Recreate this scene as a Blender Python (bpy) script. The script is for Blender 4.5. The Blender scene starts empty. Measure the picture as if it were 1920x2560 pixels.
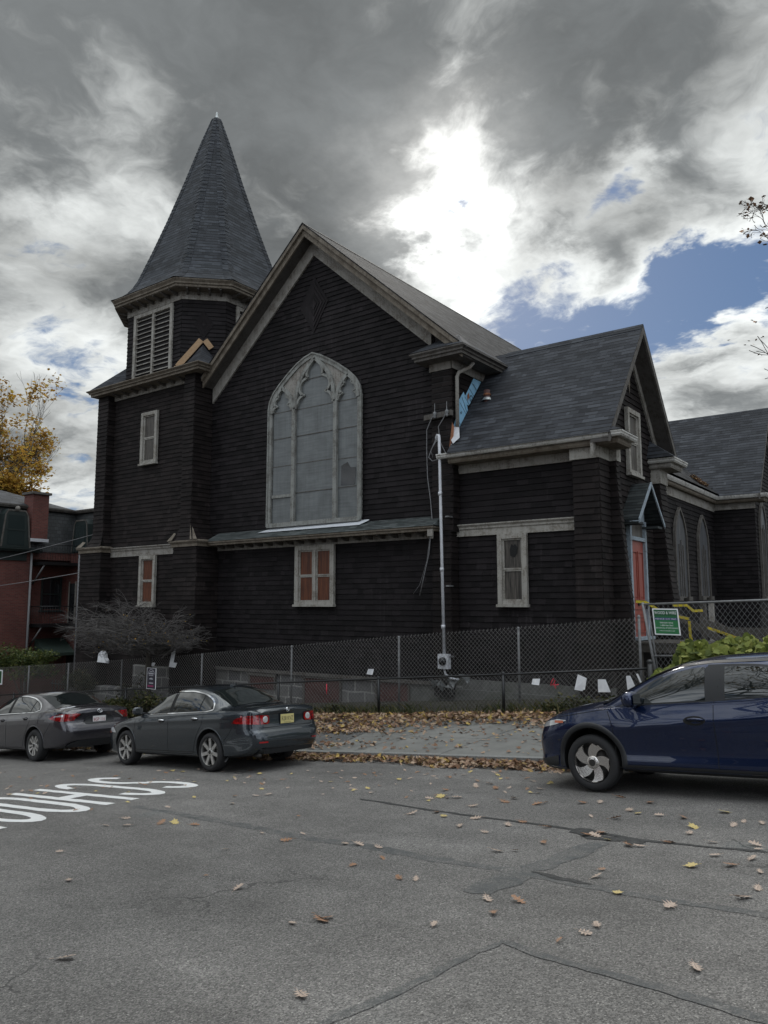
import bpy, bmesh, math, random
from math import sin, cos, tan, pi, radians, sqrt, exp, atan2
from mathutils import Vector as V, Matrix, Euler
random.seed(7)
SC = bpy.context.scene
COL = SC.collection

# ------------------------------------------------------------------ camera geometry (level building axes: X along the front, Y into depth)
PITCH = math.atan(231/1925.); YAW = radians(36.6); FPX = 1925.
cR = V((cos(YAW), sin(YAW), 0)); cH = V((-sin(YAW), cos(YAW), 0)); cZ = V((0, 0, 1))
cF = cH*cos(PITCH)+cZ*sin(PITCH); cU = cZ*cos(PITCH)-cH*sin(PITCH)
def ray(px, py): return cR*((px-960)/FPX)+cU*((1280-py)/FPX)+cF
def at_y(px, py, y):
    r = ray(px, py); return r*(y/r.y)

# ------------------------------------------------------------------ terrain: a street that climbs to the right
GS = 0.087
GP = [(-40, -1.2), (-9, -1.55), (-3, -1.62), (0, -1.66), (4, -1.78), (9.3, -1.95), (11.2, -2.0)]
SP = [(11.36, -1.885), (14.1, -1.80), (15.6, -1.69), (17.0, -1.62), (18.6, -1.6), (26, -1.6), (120, -1.6)]
def lerp_tab(T, y):
    if y <= T[0][0]: return T[0][1]
    for (a, b), (c, d) in zip(T, T[1:]):
        if y <= c: return b+(d-b)*(y-a)/(c-a)
    return T[-1][1]
def gx(x): return GS*max(-60, min(35, x))
def ground(x, y): return gx(x)+lerp_tab(GP if y < 11.2 else SP, y)
def road_at(px, py):
    r = ray(px, py); lo, hi = .5, 80
    for _ in range(50):
        t = (lo+hi)/2; p = r*t
        if p.z > ground(p.x, min(p.y, 11.19)): lo = t
        else: hi = t
    return r*lo

# ------------------------------------------------------------------ mesh helper
class MB:
    def __init__(s): s.v = []; s.f = []; s.m = []; s.sm = []
    def add(s, vs, fs, m=0, smooth=False):
        o = len(s.v); s.v += [tuple(p) for p in vs]
        for f in fs: s.f.append([i+o for i in f]); s.m.append(m); s.sm.append(smooth)
        return s
    def quad(s, a, b, c, d, m=0): return s.add([a, b, c, d], [(0, 1, 2, 3)], m)
    def box(s, x0, x1, y0, y1, z0, z1, m=0):
        return s.add([(x0, y0, z0), (x1, y0, z0), (x1, y1, z0), (x0, y1, z0), (x0, y0, z1), (x1, y0, z1), (x1, y1, z1), (x0, y1, z1)],
                     [(3, 2, 1, 0), (4, 5, 6, 7), (0, 1, 5, 4), (1, 2, 6, 5), (2, 3, 7, 6), (3, 0, 4, 7)], m)
    def obox(s, o, ax, ay, az, m=0):
        o = V(o); ax = V(ax); ay = V(ay); az = V(az)
        p = [o, o+ax, o+ax+ay, o+ay, o+az, o+ax+az, o+ax+ay+az, o+ay+az]
        fs = [(3, 2, 1, 0), (4, 5, 6, 7), (0, 1, 5, 4), (1, 2, 6, 5), (2, 3, 7, 6), (3, 0, 4, 7)]
        if ax.cross(ay).dot(az) < 0: fs = [f[::-1] for f in fs]
        return s.add(p, fs, m)
    def prism(s, pts, ext, m=0, smooth=False):
        n = len(pts); e = V(ext); P = [V(p) for p in pts]; Q = [p+e for p in P]
        nrm = V((0, 0, 0))
        for i in range(n): nrm += P[i].cross(P[(i+1) % n])
        flip = nrm.dot(e) > 0
        fs = [tuple(range(n)), tuple(range(2*n-1, n-1, -1))]+[(i+n, (i+1) % n+n, (i+1) % n, i) for i in range(n)]
        if flip: fs = [f[::-1] for f in fs]
        return s.add(P+Q, fs, m, smooth)
    def tube(s, pts, r, n=6, m=0, cap=True, smooth=True):
        pts = [V(p) for p in pts]; k = len(pts)
        rr = r if isinstance(r, (list, tuple)) else [r]*k
        vs = []; up = None
        for i, p in enumerate(pts):
            t = (pts[min(k-1, i+1)]-pts[max(0, i-1)])
            t = t.normalized() if t.length > 1e-9 else V((0, 0, 1))
            if up is None:
                up = V((0, 0, 1)) if abs(t.z) < .9 else V((1, 0, 0))
            a = t.cross(up)
            if a.length < 1e-6: a = t.cross(V((.3, 1, .2)))
            a.normalize(); b = a.cross(t); up = b
            for j in range(n):
                an = 2*pi*j/n; vs.append(p+(a*cos(an)+b*sin(an))*rr[i])
        fs = []
        for i in range(k-1):
            for j in range(n):
                fs.append((i*n+j, i*n+(j+1) % n, (i+1)*n+(j+1) % n, (i+1)*n+j))
        if cap: fs += [tuple(range(n-1, -1, -1)), tuple(range((k-1)*n, k*n))]
        return s.add(vs, fs, m, smooth)
    def lathe(s, prof, n=24, m=0, axis='z', o=(0, 0, 0), smooth=True):
        vs = []; fs = []; k = len(prof); o = V(o)
        for j in range(n):
            a = 2*pi*j/n
            for r, h in prof:
                p = V((r*cos(a), r*sin(a), h)) if axis == 'z' else V((r*cos(a), h, r*sin(a))) if axis == 'y' else V((h, r*cos(a), r*sin(a)))
                vs.append(o+p)
        for j in range(n):
            for i in range(k-1):
                a = j*k+i; b = ((j+1) % n)*k+i
                fs.append((a, b, b+1, a+1) if axis != 'y' else (a, a+1, b+1, b))
        return s.add(vs, fs, m, smooth)
    def sweep(s, path, prof, m=0, closed=False):
        """profile (out, up) swept round a level polyline; out is to the right of travel"""
        P = [V(p) for p in path]; n = len(P); k = len(prof); vs = []
        for i in range(n):
            a = P[i]-P[i-1] if (i > 0 or closed) else P[1]-P[0]
            b = P[(i+1) % n]-P[i] if (i < n-1 or closed) else P[-1]-P[-2]
            a = V((a.x, a.y, 0)).normalized(); b = V((b.x, b.y, 0)).normalized()
            na = V((a.y, -a.x, 0)); nb = V((b.y, -b.x, 0)); t = na+nb
            t = t/max(.2, t.dot(na))
            for (u, w) in prof: vs.append(P[i]+t*u+V((0, 0, w)))
        fs = []
        for i in range(n if closed else n-1):
            j = (i+1) % n
            for q in range(k):
                r = (q+1) % k
                fs.append((i*k+q, j*k+q, j*k+r, i*k+r))
        if not closed: fs += [tuple(range(k)), tuple(range((n-1)*k+k-1, (n-1)*k-1, -1))]
        return s.add(vs, fs, m)
    def mesh(s, name, mats, uv=True, fix=False):
        me = bpy.data.meshes.new(name); me.from_pydata(s.v, [], s.f)
        for mt in (mats if isinstance(mats, (list, tuple)) else [mats]): me.materials.append(mt)
        me.polygons.foreach_set('material_index', s.m); me.polygons.foreach_set('use_smooth', s.sm)
        if fix:
            bm = bmesh.new(); bm.from_mesh(me); bmesh.ops.recalc_face_normals(bm, faces=bm.faces); bm.to_mesh(me); bm.free()
        if uv: auto_uv(me)
        me.update(); return me
    def build(s, name, mats, parent=None, uv=True, fix=False, **kw):
        return obj(name, s.mesh(name, mats, uv, fix), parent, **kw)
def auto_uv(me):
    L = me.uv_layers.new(name='UVMap'); d = L.data; vs = me.vertices
    for p in me.polygons:
        n = p.normal
        if abs(n.z) > .97: u = V((1, 0, 0)); w = V((0, 1, 0))
        else:
            u = V((-n.y, n.x, 0)).normalized(); w = V(n).cross(u)
            if w.z < 0: w = -w
        for li in p.loop_indices:
            c = vs[me.loops[li].vertex_index].co; d[li].uv = (c.dot(u), c.dot(w))
def obj(name, me, parent=None, **kw):
    o = bpy.data.objects.new(name, me); COL.objects.link(o)
    if parent: o.parent = parent
    for k, v in kw.items(): o[k] = v
    return o
def thing(name, label, cat, loc=(0, 0, 0), group=None, rot=None):
    o = bpy.data.objects.new(name, None); COL.objects.link(o); o.location = loc; o.empty_display_size = .3
    if rot: o.rotation_euler = rot
    o['label'] = label; o['category'] = cat
    if group: o['group'] = group
    return o
def tag(o, label, cat, group=None):
    o['label'] = label; o['category'] = cat
    if group: o['group'] = group
    return o
def dup(o, parent=None):
    c = o.copy(); COL.objects.link(c)
    if parent: c.parent = parent
    for ch in list(o.children): dup(ch, c)
    return c
def text_mb(mb, txt, origin, ux, uy, h, m=0, ext=.0, width=None, align='CENTER'):
    """lettering from the built-in font laid on a plane"""
    cu = bpy.data.curves.new('t', 'FONT'); cu.body = txt; cu.size = 1; cu.align_x = align; cu.resolution_u = 2
    to = bpy.data.objects.new('t', cu); COL.objects.link(to)
    bpy.context.view_layer.update()
    me = to.to_mesh(); ux = V(ux).normalized(); uy = V(uy).normalized(); o = V(origin); n = ux.cross(uy)
    vs = [v.co.copy() for v in me.vertices]; fs = [tuple(p.vertices) for p in me.polygons]
    if vs:
        w = max(v.x for v in vs)-min(v.x for v in vs); sx = h*1.38 if width is None else width/w
        mb.add([o+ux*(v.x*sx)+uy*(v.y*h*1.38)+n*ext for v in vs], fs, m)
    to.to_mesh_clear(); bpy.data.objects.remove(to); bpy.data.curves.remove(cu)

# ------------------------------------------------------------------ node helper
class S:
    def __init__(s, t, o): s.t = t; s.o = o
    def _m(s, op, b=None, c=None, cl=False): return s.t.math(op, s, b, c, cl)
    def __add__(s, b): return s._m('ADD', b)
    __radd__ = __add__
    def __mul__(s, b): return s._m('MULTIPLY', b)
    __rmul__ = __mul__
    def __sub__(s, b): return s._m('SUBTRACT', b)
    def __rsub__(s, b): return s.t.math('SUBTRACT', b, s)
    def __truediv__(s, b): return s._m('DIVIDE', b)
    def __rtruediv__(s, b): return s.t.math('DIVIDE', b, s)
    def pw(s, b): return s._m('POWER', b)
class NT:
    def __init__(s, tree): s.nt = tree; s.N = tree.nodes; s.L = tree.links
    def node(s, t, **kw):
        n = s.N.new(t)
        for k, v in kw.items(): setattr(n, k, v)
        return n
    def put(s, sock, v):
        if isinstance(v, S): s.L.new(v.o, sock)
        elif v is not None:
            if isinstance(v, (tuple, list)) and sock.type == 'RGBA' and len(v) == 3: v = (*v, 1)
            sock.default_value = v
    def math(s, op, a, b=None, c=None, cl=False):
        n = s.node('ShaderNodeMath', operation=op); n.use_clamp = cl
        s.put(n.inputs[0], a)
        if b is not None: s.put(n.inputs[1], b)
        if c is not None: s.put(n.inputs[2], c)
        return S(s, n.outputs[0])
    def vm(s, op, a, b=None, sc=None):
        n = s.node('ShaderNodeVectorMath', operation=op); s.put(n.inputs[0], a)
        if b is not None: s.put(n.inputs[1], b)
        if sc is not None: s.put(n.inputs['Scale'], sc)
        return S(s, n.outputs['Value' if op in ('DOT_PRODUCT', 'LENGTH') else 'Vector'])
    def tc(s, w='UV'): return S(s, s.node('ShaderNodeTexCoord').outputs[w])
    def pos(s): return S(s, s.node('ShaderNodeNewGeometry').outputs['Position'])
    def isl(s): return S(s, s.node('ShaderNodeNewGeometry').outputs['Random Per Island'])
    def mapv(s, v, sc=(1, 1, 1), loc=(0, 0, 0), rot=(0, 0, 0)):
        n = s.node('ShaderNodeMapping'); s.put(n.inputs[0], v); n.inputs['Scale'].default_value = sc; n.inputs['Location'].default_value = loc
        n.inputs['Rotation'].default_value = rot
        return S(s, n.outputs[0])
    def noise(s, v, sc=5, det=4, ro=.5, dist=0, col=False):
        n = s.node('ShaderNodeTexNoise'); s.put(n.inputs['Vector'], v); n.inputs['Scale'].default_value = sc
        n.inputs['Detail'].default_value = det; n.inputs['Roughness'].default_value = ro; n.inputs['Distortion'].default_value = dist
        return S(s, n.outputs['Color' if col else 0])
    def vor(s, v, sc=5, feat='F1', out='Distance', rnd=1):
        n = s.node('ShaderNodeTexVoronoi', feature=feat); s.put(n.inputs['Vector'], v); n.inputs['Scale'].default_value = sc
        n.inputs['Randomness'].default_value = rnd
        return S(s, n.outputs[out])
    def brick(s, v, c1, c2, mo, w=.5, h=.25, ms=.02, smooth=.1, bias=0, off=.5, sq=1, sf=2):
        n = s.node('ShaderNodeTexBrick'); s.put(n.inputs['Vector'], v); s.put(n.inputs['Color1'], c1); s.put(n.inputs['Color2'], c2); s.put(n.inputs['Mortar'], mo)
        n.inputs['Scale'].default_value = 1; n.inputs['Mortar Size'].default_value = ms; n.inputs['Mortar Smooth'].default_value = smooth
        n.inputs['Bias'].default_value = bias; n.inputs['Brick Width'].default_value = w; n.inputs['Row Height'].default_value = h
        n.offset = off; n.squash = sq; n.squash_frequency = sf
        return S(s, n.outputs['Color']), S(s, n.outputs['Fac'])
    def ramp(s, f, stops, interp='LINEAR'):
        n = s.node('ShaderNodeValToRGB'); s.put(n.inputs[0], f); e = n.color_ramp.elements; n.color_ramp.interpolation = interp
        while len(e) < len(stops): e.new(.5)
        for el, (p, c) in zip(e, stops):
            el.position = p; el.color = (c, c, c, 1) if not isinstance(c, (tuple, list)) else (*c, 1)
        return S(s, n.outputs[0])
    def ss(s, x, a, b):
        n = s.node('ShaderNodeMapRange', interpolation_type='SMOOTHSTEP'); s.put(n.inputs[0], x)
        n.inputs[1].default_value = a; n.inputs[2].default_value = b
        return S(s, n.outputs[0])
    def mix(s, f, a, b, mode='MIX'):
        n = s.node('ShaderNodeMix', data_type='RGBA', blend_type=mode); s.put(n.inputs[0], f); s.put(n.inputs[6], a); s.put(n.inputs[7], b)
        return S(s, n.outputs[2])
    def bump(s, h, st=.5, d=.01, nrm=None):
        n = s.node('ShaderNodeBump'); s.put(n.inputs['Height'], h); n.inputs['Strength'].default_value = st; n.inputs['Distance'].default_value = d
        if nrm: s.put(n.inputs['Normal'], nrm)
        return S(s, n.outputs[0])
def mat(name, fn=None, **kw):
    m = bpy.data.materials.new(name); m.use_nodes = True; t = NT(m.node_tree)
    p = [n for n in t.N if n.type == 'BSDF_PRINCIPLED'][0]
    def setp(**q):
        for k, v in q.items():
            key = {'col': 'Base Color', 'ro': 'Roughness', 'me': 'Metallic', 'nrm': 'Normal', 'coat': 'Coat Weight', 'cro': 'Coat Roughness', 'spec': 'Specular IOR Level',
                   'alpha': 'Alpha', 'tr': 'Transmission Weight', 'sss': 'Subsurface Weight', 'ior': 'IOR'}[k]
            t.put(p.inputs[key], v)
    setp(**kw)
    if fn: setp(**fn(t))
    t.p = p
    return m
# ------------------------------------------------------------------ materials
def _wallshingle(base, lo=.6, hi=1.5):
    def f(t):
        P = t.pos(); i = t.isl()
        st = t.noise(t.mapv(P, (9, 9, .5)), 1.6, 5, .65)
        big = t.noise(P, .45, 4, .6)
        fine = t.noise(t.mapv(P, (1, 1, .12)), 60, 3, .6)
        k = (i*.8+lo*.8)*(big*.9+.55)*(fine*.5+.75)
        worn = t.ss(st*.75+big*.35, .60, .80)
        c = t.mix(worn*.65, base, tuple(min(1, b*2.6+.012) for b in base))
        c = t.mix(1.0, c, t.vm('MULTIPLY', k_to_vec(t, k), (1, 1, 1)), 'MULTIPLY')
        return dict(col=c, ro=t.math('ADD', fine*.2, .62), nrm=t.bump(fine, .35, .004), spec=.16)
    return f
def k_to_vec(t, k):
    n = t.node('ShaderNodeCombineXYZ')
    for j in range(3): t.put(n.inputs[j], k)
    return S(t, n.outputs[0])
M = {}
M['shingle'] = mat('dark_wood_shingles', _wallshingle((.0116, .0096, .0104)))
M['shingle_warm'] = mat('brown_wood_shingles', _wallshingle((.0142, .0110, .0106)))
M['core'] = mat('dark_sheathing', col=(.02, .018, .018), ro=.9)
def _paint(base, wood, amt):
    def f(t):
        P = t.pos()
        n1 = t.noise(t.mapv(P, (3, 3, 3)), 1.2, 6, .65); n2 = t.noise(P, 22, 4, .65); st = t.noise(t.mapv(P, (14, 14, .7)), 1, 5, .6)
        peel = t.ss(n1*.5+n2*.45+st*.2, .60-amt*.12, .68)
        c = t.mix(peel*.8, base, wood)
        dirt = t.ss(st*.6+n1*.5, .42, .8)
        c = t.mix(dirt*.55, c, tuple(b*.38 for b in base))
        return dict(col=c, ro=.75, nrm=t.bump(peel*-1.0+n2*.5, .5, .004), spec=.3)
    return f
M['trim'] = mat('weathered_grey_trim', _paint((.255, .242, .22), (.13, .105, .08), .35))
M['trim_dark'] = mat('stained_dark_trim', _paint((.105, .098, .09), (.06, .048, .038), .6))
M['trim_brown'] = mat('bare_weathered_wood', _paint((.16, .138, .11), (.085, .065, .045), .8))
M['trim_light'] = mat('pale_peeling_trim', _paint((.31, .297, .268), (.17, .145, .115), .4))
M['trim_win'] = mat('grey_green_window_trim', _paint((.235, .24, .225), (.12, .11, .095), .5))
M['gutter'] = mat('stained_white_gutter', _paint((.52, .51, .48), (.22, .2, .18), .1))
M['trim_blue'] = mat('pale_blue_door_paint', _paint((.27, .32, .36), (.2, .2, .2), .1))
M['soffit'] = mat('dark_soffit_boards', _paint((.07, .064, .06), (.045, .038, .03), .3))
M['newwood'] = mat('fresh_plywood', lambda t: dict(col=t.ramp(t.noise(t.mapv(t.pos(), (2, 2, 14)), 3, 5, .6), [(.3, (.26, .16, .085)), (.7, (.40, .27, .155))]), ro=.8))
def _roof(c1, c2, mo, w=.33, h=.145):
    def f(t):
        uv = t.tc('UV'); P = t.pos()
        wv = t.vm('ADD', uv, t.vm('SCALE', t.noise(uv, 3, 2, .5, col=True), sc=.012))
        a, fa = t.brick(wv, c1, c2, mo, w, h, 0, .1, 0, .37)
        b, fb = t.brick(t.mapv(wv, loc=(.17, .0, 0)), (.72, .72, .72), (1.22, 1.22, 1.22), (1, 1, 1), w*2.3, h, 0, .1, 0, .61)
        g3, _ = t.brick(t.mapv(wv, loc=(.41, .0, 0)), (0, 0, 0), (1, 1, 1), (1, 1, 1), w*.8, h, 0, .1, 0, .29)
        sp = t.node('ShaderNodeSeparateXYZ'); t.put(sp.inputs[0], wv); v = t.math('FRACT', S(t, sp.outputs[1])/h)
        sg = t.node('ShaderNodeSeparateColor'); t.put(sg.inputs[0], g3); th = S(t, sg.outputs[0])*.22+.09
        line = t.math('GREATER_THAN', v, 1.0-th)  # painted shadow line under the butts of the course above
        n = t.noise(P, 1.0, 4, .6); g = t.noise(P, 140, 2, .7); st = t.noise(t.mapv(uv, (3.5, .35, 1)), 1, 4, .6)
        c = t.mix(1, a, b, 'MULTIPLY'); c = t.mix(.8, c, k_to_vec(t, n*.4+st*.35+g*.9+.15), 'MULTIPLY')
        c = t.mix(line*.92, c, mo)
        return dict(col=c, ro=t.math('ADD', g*.2, .68), nrm=t.bump(v*-1.0+g*.12, .8, .015), spec=.2)
    return f
M['roof'] = mat('charcoal_asphalt_shingles', _roof((.024, .026, .031), (.050, .054, .062), (.010, .010, .011)))
M['spire'] = mat('slate_grey_spire_shingles', _roof((.020, .023, .0275), (.042, .047, .055), (.010, .010, .011), .30, .15))
M['roof_old'] = mat('worn_grey_roof_shingles', _roof((.003, .003, .004), (.052, .051, .053), (.001, .001, .001), .34, .19))
M['roof_green'] = mat('green_grey_old_shingles', _roof((.04, .048, .048), (.085, .095, .094), (.014, .014, .014), .25, .13))
M['hood'] = mat('dark_green_hood_shingles', _roof((.022, .027, .028), (.04, .045, .045), (.006, .006, .006), .3, .12))
M['metalcap'] = mat('grey_metal', col=(.36, .38, .38), ro=.5, me=.6)
M['galv'] = mat('galvanized_steel', lambda t: dict(col=t.ramp(t.noise(t.pos(), 9, 4, .6), [(.3, (.11, .112, .114)), (.75, (.20, .203, .206))]), ro=.55, me=.2))
M['conduit'] = mat('pale_conduit_paint', lambda t: dict(col=t.ramp(t.noise(t.pos(), 6, 4, .6), [(.3, (.44, .45, .47)), (.7, (.58, .59, .62))]), ro=.5, me=.1))
M['wire'] = mat('dark_galvanized_wire', col=(.21, .205, .195), ro=.6, me=.1)
M['wire_dark'] = mat('dark_fence_wire', col=(.12, .12, .118), ro=.6, me=.1)
M['blackmetal'] = mat('black_painted_metal', col=(.008, .009, .010), ro=.4)
M['cable'] = mat('dark_cable', col=(.022, .022, .024), ro=.6)
M['cable_grey'] = mat('grey_cable', col=(.16, .16, .165), ro=.6)
def _plexi(t):
    uv = t.tc('UV'); P = t.pos(); i = t.isl()
    st = t.noise(t.mapv(uv, (.5, 7, 1)), 2.5, 4, .6); n = t.noise(P, 1.7, 4, .6); vs = t.noise(t.mapv(P, (7, 7, .4)), 2, 3, .6)
    k = (i*.55+.62)*(st*.9+.55)*(n*1.0+.5)*(vs*.5+.75)
    c = t.mix(1, t.mix(t.math('FRACT', i*7.3)*.6, (.108, .118, .120), (.168, .176, .174)), k_to_vec(t, k), 'MULTIPLY')
    return dict(col=c, ro=.38, spec=.45, nrm=t.bump(st, .25, .006))
M['plexi'] = mat('clouded_storm_glazing', _plexi)
M['plexi_dark'] = mat('grimy_board_and_glass', lambda t: dict(col=t.ramp(t.noise(t.mapv(t.pos(), (10, 10, .35)), 1.3, 6, .7), [(.32, (.018, .02, .023)), (.55, (.065, .068, .075)), (.78, (.20, .19, .175))]), ro=.55, spec=.4))
M['glass_dark'] = mat('dark_window_glass', col=(.012, .013, .015), ro=.06, spec=.5)
M['glass_green'] = mat('greenish_window_glass', col=(.022, .03, .03), ro=.1)
def _curtain(c1, c2):
    return lambda t: dict(col=t.ramp(t.noise(t.mapv(t.pos(), (16, 16, 1.2)), 1.3, 4, .6), [(.32, c1), (.7, c2)]), ro=.45, spec=.3)
M['rust_board'] = mat('rust_brown_board_behind_glass', _curtain((.04, .014, .008), (.145, .048, .021)))
M['grey_curtain'] = mat('grey_curtain_behind_glass', _curtain((.02, .018, .016), (.105, .093, .08)))
M['red_door'] = mat('faded_red_door_paint', lambda t: dict(col=t.ramp(t.noise(t.mapv(t.pos(), (5, 5, 1)), 2, 5, .6), [(.3, (.20, .040, .028)), (.75, (.29, .066, .044))]), ro=.5))
M['red_dark'] = mat('dark_red_board', lambda t: dict(col=t.ramp(t.noise(t.pos(), 3, 4, .6), [(.3, (.045, .020, .018)), (.75, (.09, .036, .031))]), ro=.8))
def _stone(t):
    P = t.pos(); n = t.node('ShaderNodeSeparateXYZ'); t.put(n.inputs[0], P); c = t.node('ShaderNodeCombineXYZ')
    t.put(c.inputs[0], S(t, n.outputs[0])+S(t, n.outputs[1])); t.put(c.inputs[1], S(t, n.outputs[2])); uv = S(t, c.outputs[0])
    uv = t.vm('ADD', uv, t.vm('SCALE', t.noise(uv, 1.6, 2, .5, col=True), sc=.12))
    a, fa = t.brick(uv, (.085, .085, .088), (.15, .145, .14), (.27, .265, .25), .62, .36, .028, .25, 0, .43, .7, 3)
    g = t.noise(P, 8, 5, .7); m = t.mix(.8, a, k_to_vec(t, g*1.3+.35), 'MULTIPLY')
    moss = t.ss(t.noise(P, 1.1, 4, .6), .5, .75)
    m = t.mix(moss*.35, m, (.04, .05, .03))
    return dict(col=m, ro=.9, nrm=t.bump(g*.8-fa, .7, .03))
M['stone'] = mat('granite_block_foundation', _stone)
M['concrete_wall'] = mat('mossy_rough_concrete', lambda t: dict(col=t.mix(t.ss(t.noise(t.pos(), 1.4, 5, .6), .42, .7)*.6, t.ramp(t.noise(t.pos(), 5, 6, .7), [(.3, (.075, .075, .07)), (.7, (.16, .16, .15))]), (.045, .055, .03)), ro=.95, nrm=t.bump(t.noise(t.pos(), 14, 6, .7), .5, .03)))
def _brickwall(t):
    uv = t.tc('UV'); P = t.pos()
    a, fa = t.brick(uv, (.085, .023, .018), (.125, .036, .028), (.09, .06, .052), .215, .075, .009, .2)
    n = t.noise(P, .6, 5, .6); g = t.noise(P, 30, 3, .6)
    return dict(col=t.mix(.85, a, k_to_vec(t, n*1.0+g*.3+.4), 'MULTIPLY'), ro=.9, nrm=t.bump(fa*-1.0+g*.3, .5, .008))
M['brick'] = mat('red_brick', _brickwall)
def _slate(t):
    uv = t.tc('UV'); P = t.pos()
    a, fa = t.brick(uv, (.015, .018, .019), (.030, .033, .035), (.005, .005, .005), .26, .2, .012, .1)
    return dict(col=t.mix(.7, a, k_to_vec(t, t.noise(P, 2, 4, .6)*1.2+.4), 'MULTIPLY'), ro=.6, nrm=t.bump(fa*-1.0, .6, .012))
M['slate'] = mat('dark_slate_mansard', _slate)
M['greenpaint'] = mat('dark_green_paint', col=(.012, .020, .019), ro=.5)
M['awning'] = mat('dark_green_canvas', col=(.02, .036, .028), ro=.85)
# ground
def _asphalt(t):
    P = t.pos()
    g1 = t.noise(P, 95, 3, .75); v = t.vor(P, 120, out='Color'); vd = t.vor(P, 120)
    big = t.noise(P, .35, 5, .6); mid = t.noise(P, 2.2, 5, .65); stain = t.noise(t.mapv(P, (.35, 1.5, 1)), .8, 5, .6)
    b = t.ramp(v, [(.0, (.036, .034, .0325)), (.55, (.130, .125, .119)), (.86, (.212, .203, .19)), (1, (.38, .365, .34))])
    k = (big*.9+.60)*(mid*.7+.66)*(stain*.9+.58)
    c = t.mix(1, b, k_to_vec(t, k), 'MULTIPLY')
    cr = t.vor(t.vm('ADD', P, t.vm('SCALE', t.noise(P, 1.5, 4, .6, col=True), sc=.7)), .75, 'DISTANCE_TO_EDGE')
    crack = (1-t.ss(cr, .003, .010))*t.ss(t.noise(P, .25, 3, .5), .47, .60)
    c = t.mix(crack*.75, c, (.02, .02, .02))
    tealy = t.ss(t.noise(P, .5, 4, .6), .64, .74)
    c = t.mix(tealy*.22, c, (.12, .15, .15))
    return dict(col=c, ro=t.math('ADD', g1*.2, .68), nrm=t.bump(vd*-1.0+g1*.8-crack*.6, .75, .008), spec=.35)
M['asphalt'] = mat('worn_asphalt', _asphalt)
def _seam(t):
    d = _asphalt(t); P = t.pos(); n = t.noise(P, 7, 5, .75); m = t.noise(P, 30, 4, .7)
    tar = t.ramp(m, [(.25, (.050, .055, .056)), (.75, (.088, .094, .096))])
    d['col'] = t.mix(t.ss(n, .36, .62)*.6+.2, tar, d['col']); return d
M['seam'] = mat('dark_crack_sealant', _seam)
M['rutseam'] = mat('ragged_black_crack', lambda t: dict(col=t.ramp(t.noise(t.pos(), 18, 5, .8), [(.3, (.012, .012, .012)), (.75, (.07, .07, .068))]), ro=.85, nrm=t.bump(t.noise(t.pos(), 40, 4, .7), .9, .02)))
def _roadpaint(t):
    P = t.pos(); n = t.noise(P, 28, 5, .75); m = t.noise(P, 3, 3, .5)
    return dict(col=t.mix(t.ss(n*.8+m*.3, .60, .74)*.75, (.66, .66, .65), (.2, .2, .19)), ro=.7)
M['roadpaint'] = mat('white_road_paint', _roadpaint)
def _conc(t):
    P = t.pos(); n = t.noise(P, 1.1, 6, .65); g = t.noise(P, 60, 3, .7)
    return dict(col=t.mix(1, t.ramp(n, [(.3, (.105, .105, .098)), (.7, (.19, .188, .175))]), k_to_vec(t, g*.5+.75), 'MULTIPLY'), ro=.85, nrm=t.bump(g, .3, .004))
M['concrete'] = mat('grey_concrete_paving', _conc)
M['kerb'] = mat('granite_kerb', lambda t: dict(col=t.ramp(t.noise(t.pos(), 40, 4, .75), [(.3, (.11, .11, .105)), (.7, (.24, .24, .23))]), ro=.8, nrm=t.bump(t.noise(t.pos(), 20, 4, .7), .6, .02)))
M['soil'] = mat('dark_soil', lambda t: dict(col=t.ramp(t.noise(t.pos(), 6, 6, .7), [(.3, (.018, .016, .011)), (.6, (.04, .036, .022)), (.8, (.05, .055, .025))]), ro=.95, nrm=t.bump(t.noise(t.pos(), 15, 5, .7), .8, .05)))
def _leafy(stops, ro=.6, tr=0):
    def f(t):
        i = t.isl(); n = t.noise(t.pos(), 40, 3, .6)
        c = t.mix(.5, t.ramp(i, stops), k_to_vec(t, n*1.0+.5), 'MULTIPLY')
        return dict(col=c, ro=ro, spec=.3)
    return f
def twosided(m, amt=.35):
    t = NT(m.node_tree); out = [n for n in t.N if n.type == 'OUTPUT_MATERIAL'][0]; p = [n for n in t.N if n.type == 'BSDF_PRINCIPLED'][0]
    tr = t.node('ShaderNodeBsdfTranslucent'); mx = t.node('ShaderNodeMixShader'); mx.inputs[0].default_value = amt
    if p.inputs['Base Color'].links: t.L.new(p.inputs['Base Color'].links[0].from_socket, tr.inputs[0])
    t.L.new(p.outputs[0], mx.inputs[1]); t.L.new(tr.outputs[0], mx.inputs[2]); t.L.new(mx.outputs[0], out.inputs[0]); return m
M['litter'] = mat('brown_and_yellow_leaf_litter', _leafy([(0, (.10, .045, .02)), (.25, (.17, .095, .055)), (.5, (.25, .16, .105)), (.78, (.34, .25, .175)), (.92, (.34, .22, .06)), (1, (.42, .31, .09))]))
M['leaf_brown'] = mat('dry_brown_leaf', lambda t: dict(col=t.ramp(t.noise(t.tc('Object'), 14, 4, .6), [(.3, (.17, .085, .045)), (.7, (.34, .20, .12))]), ro=.7))
M['leaf_tan'] = mat('pale_tan_leaf', lambda t: dict(col=t.ramp(t.noise(t.tc('Object'), 14, 4, .6), [(.3, (.28, .20, .155)), (.7, (.47, .38, .31))]), ro=.7))
M['leaf_yellow'] = mat('yellow_leaf', lambda t: dict(col=t.ramp(t.noise(t.tc('Object'), 14, 4, .6), [(.3, (.34, .25, .075)), (.7, (.52, .42, .18))]), ro=.65))
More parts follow.
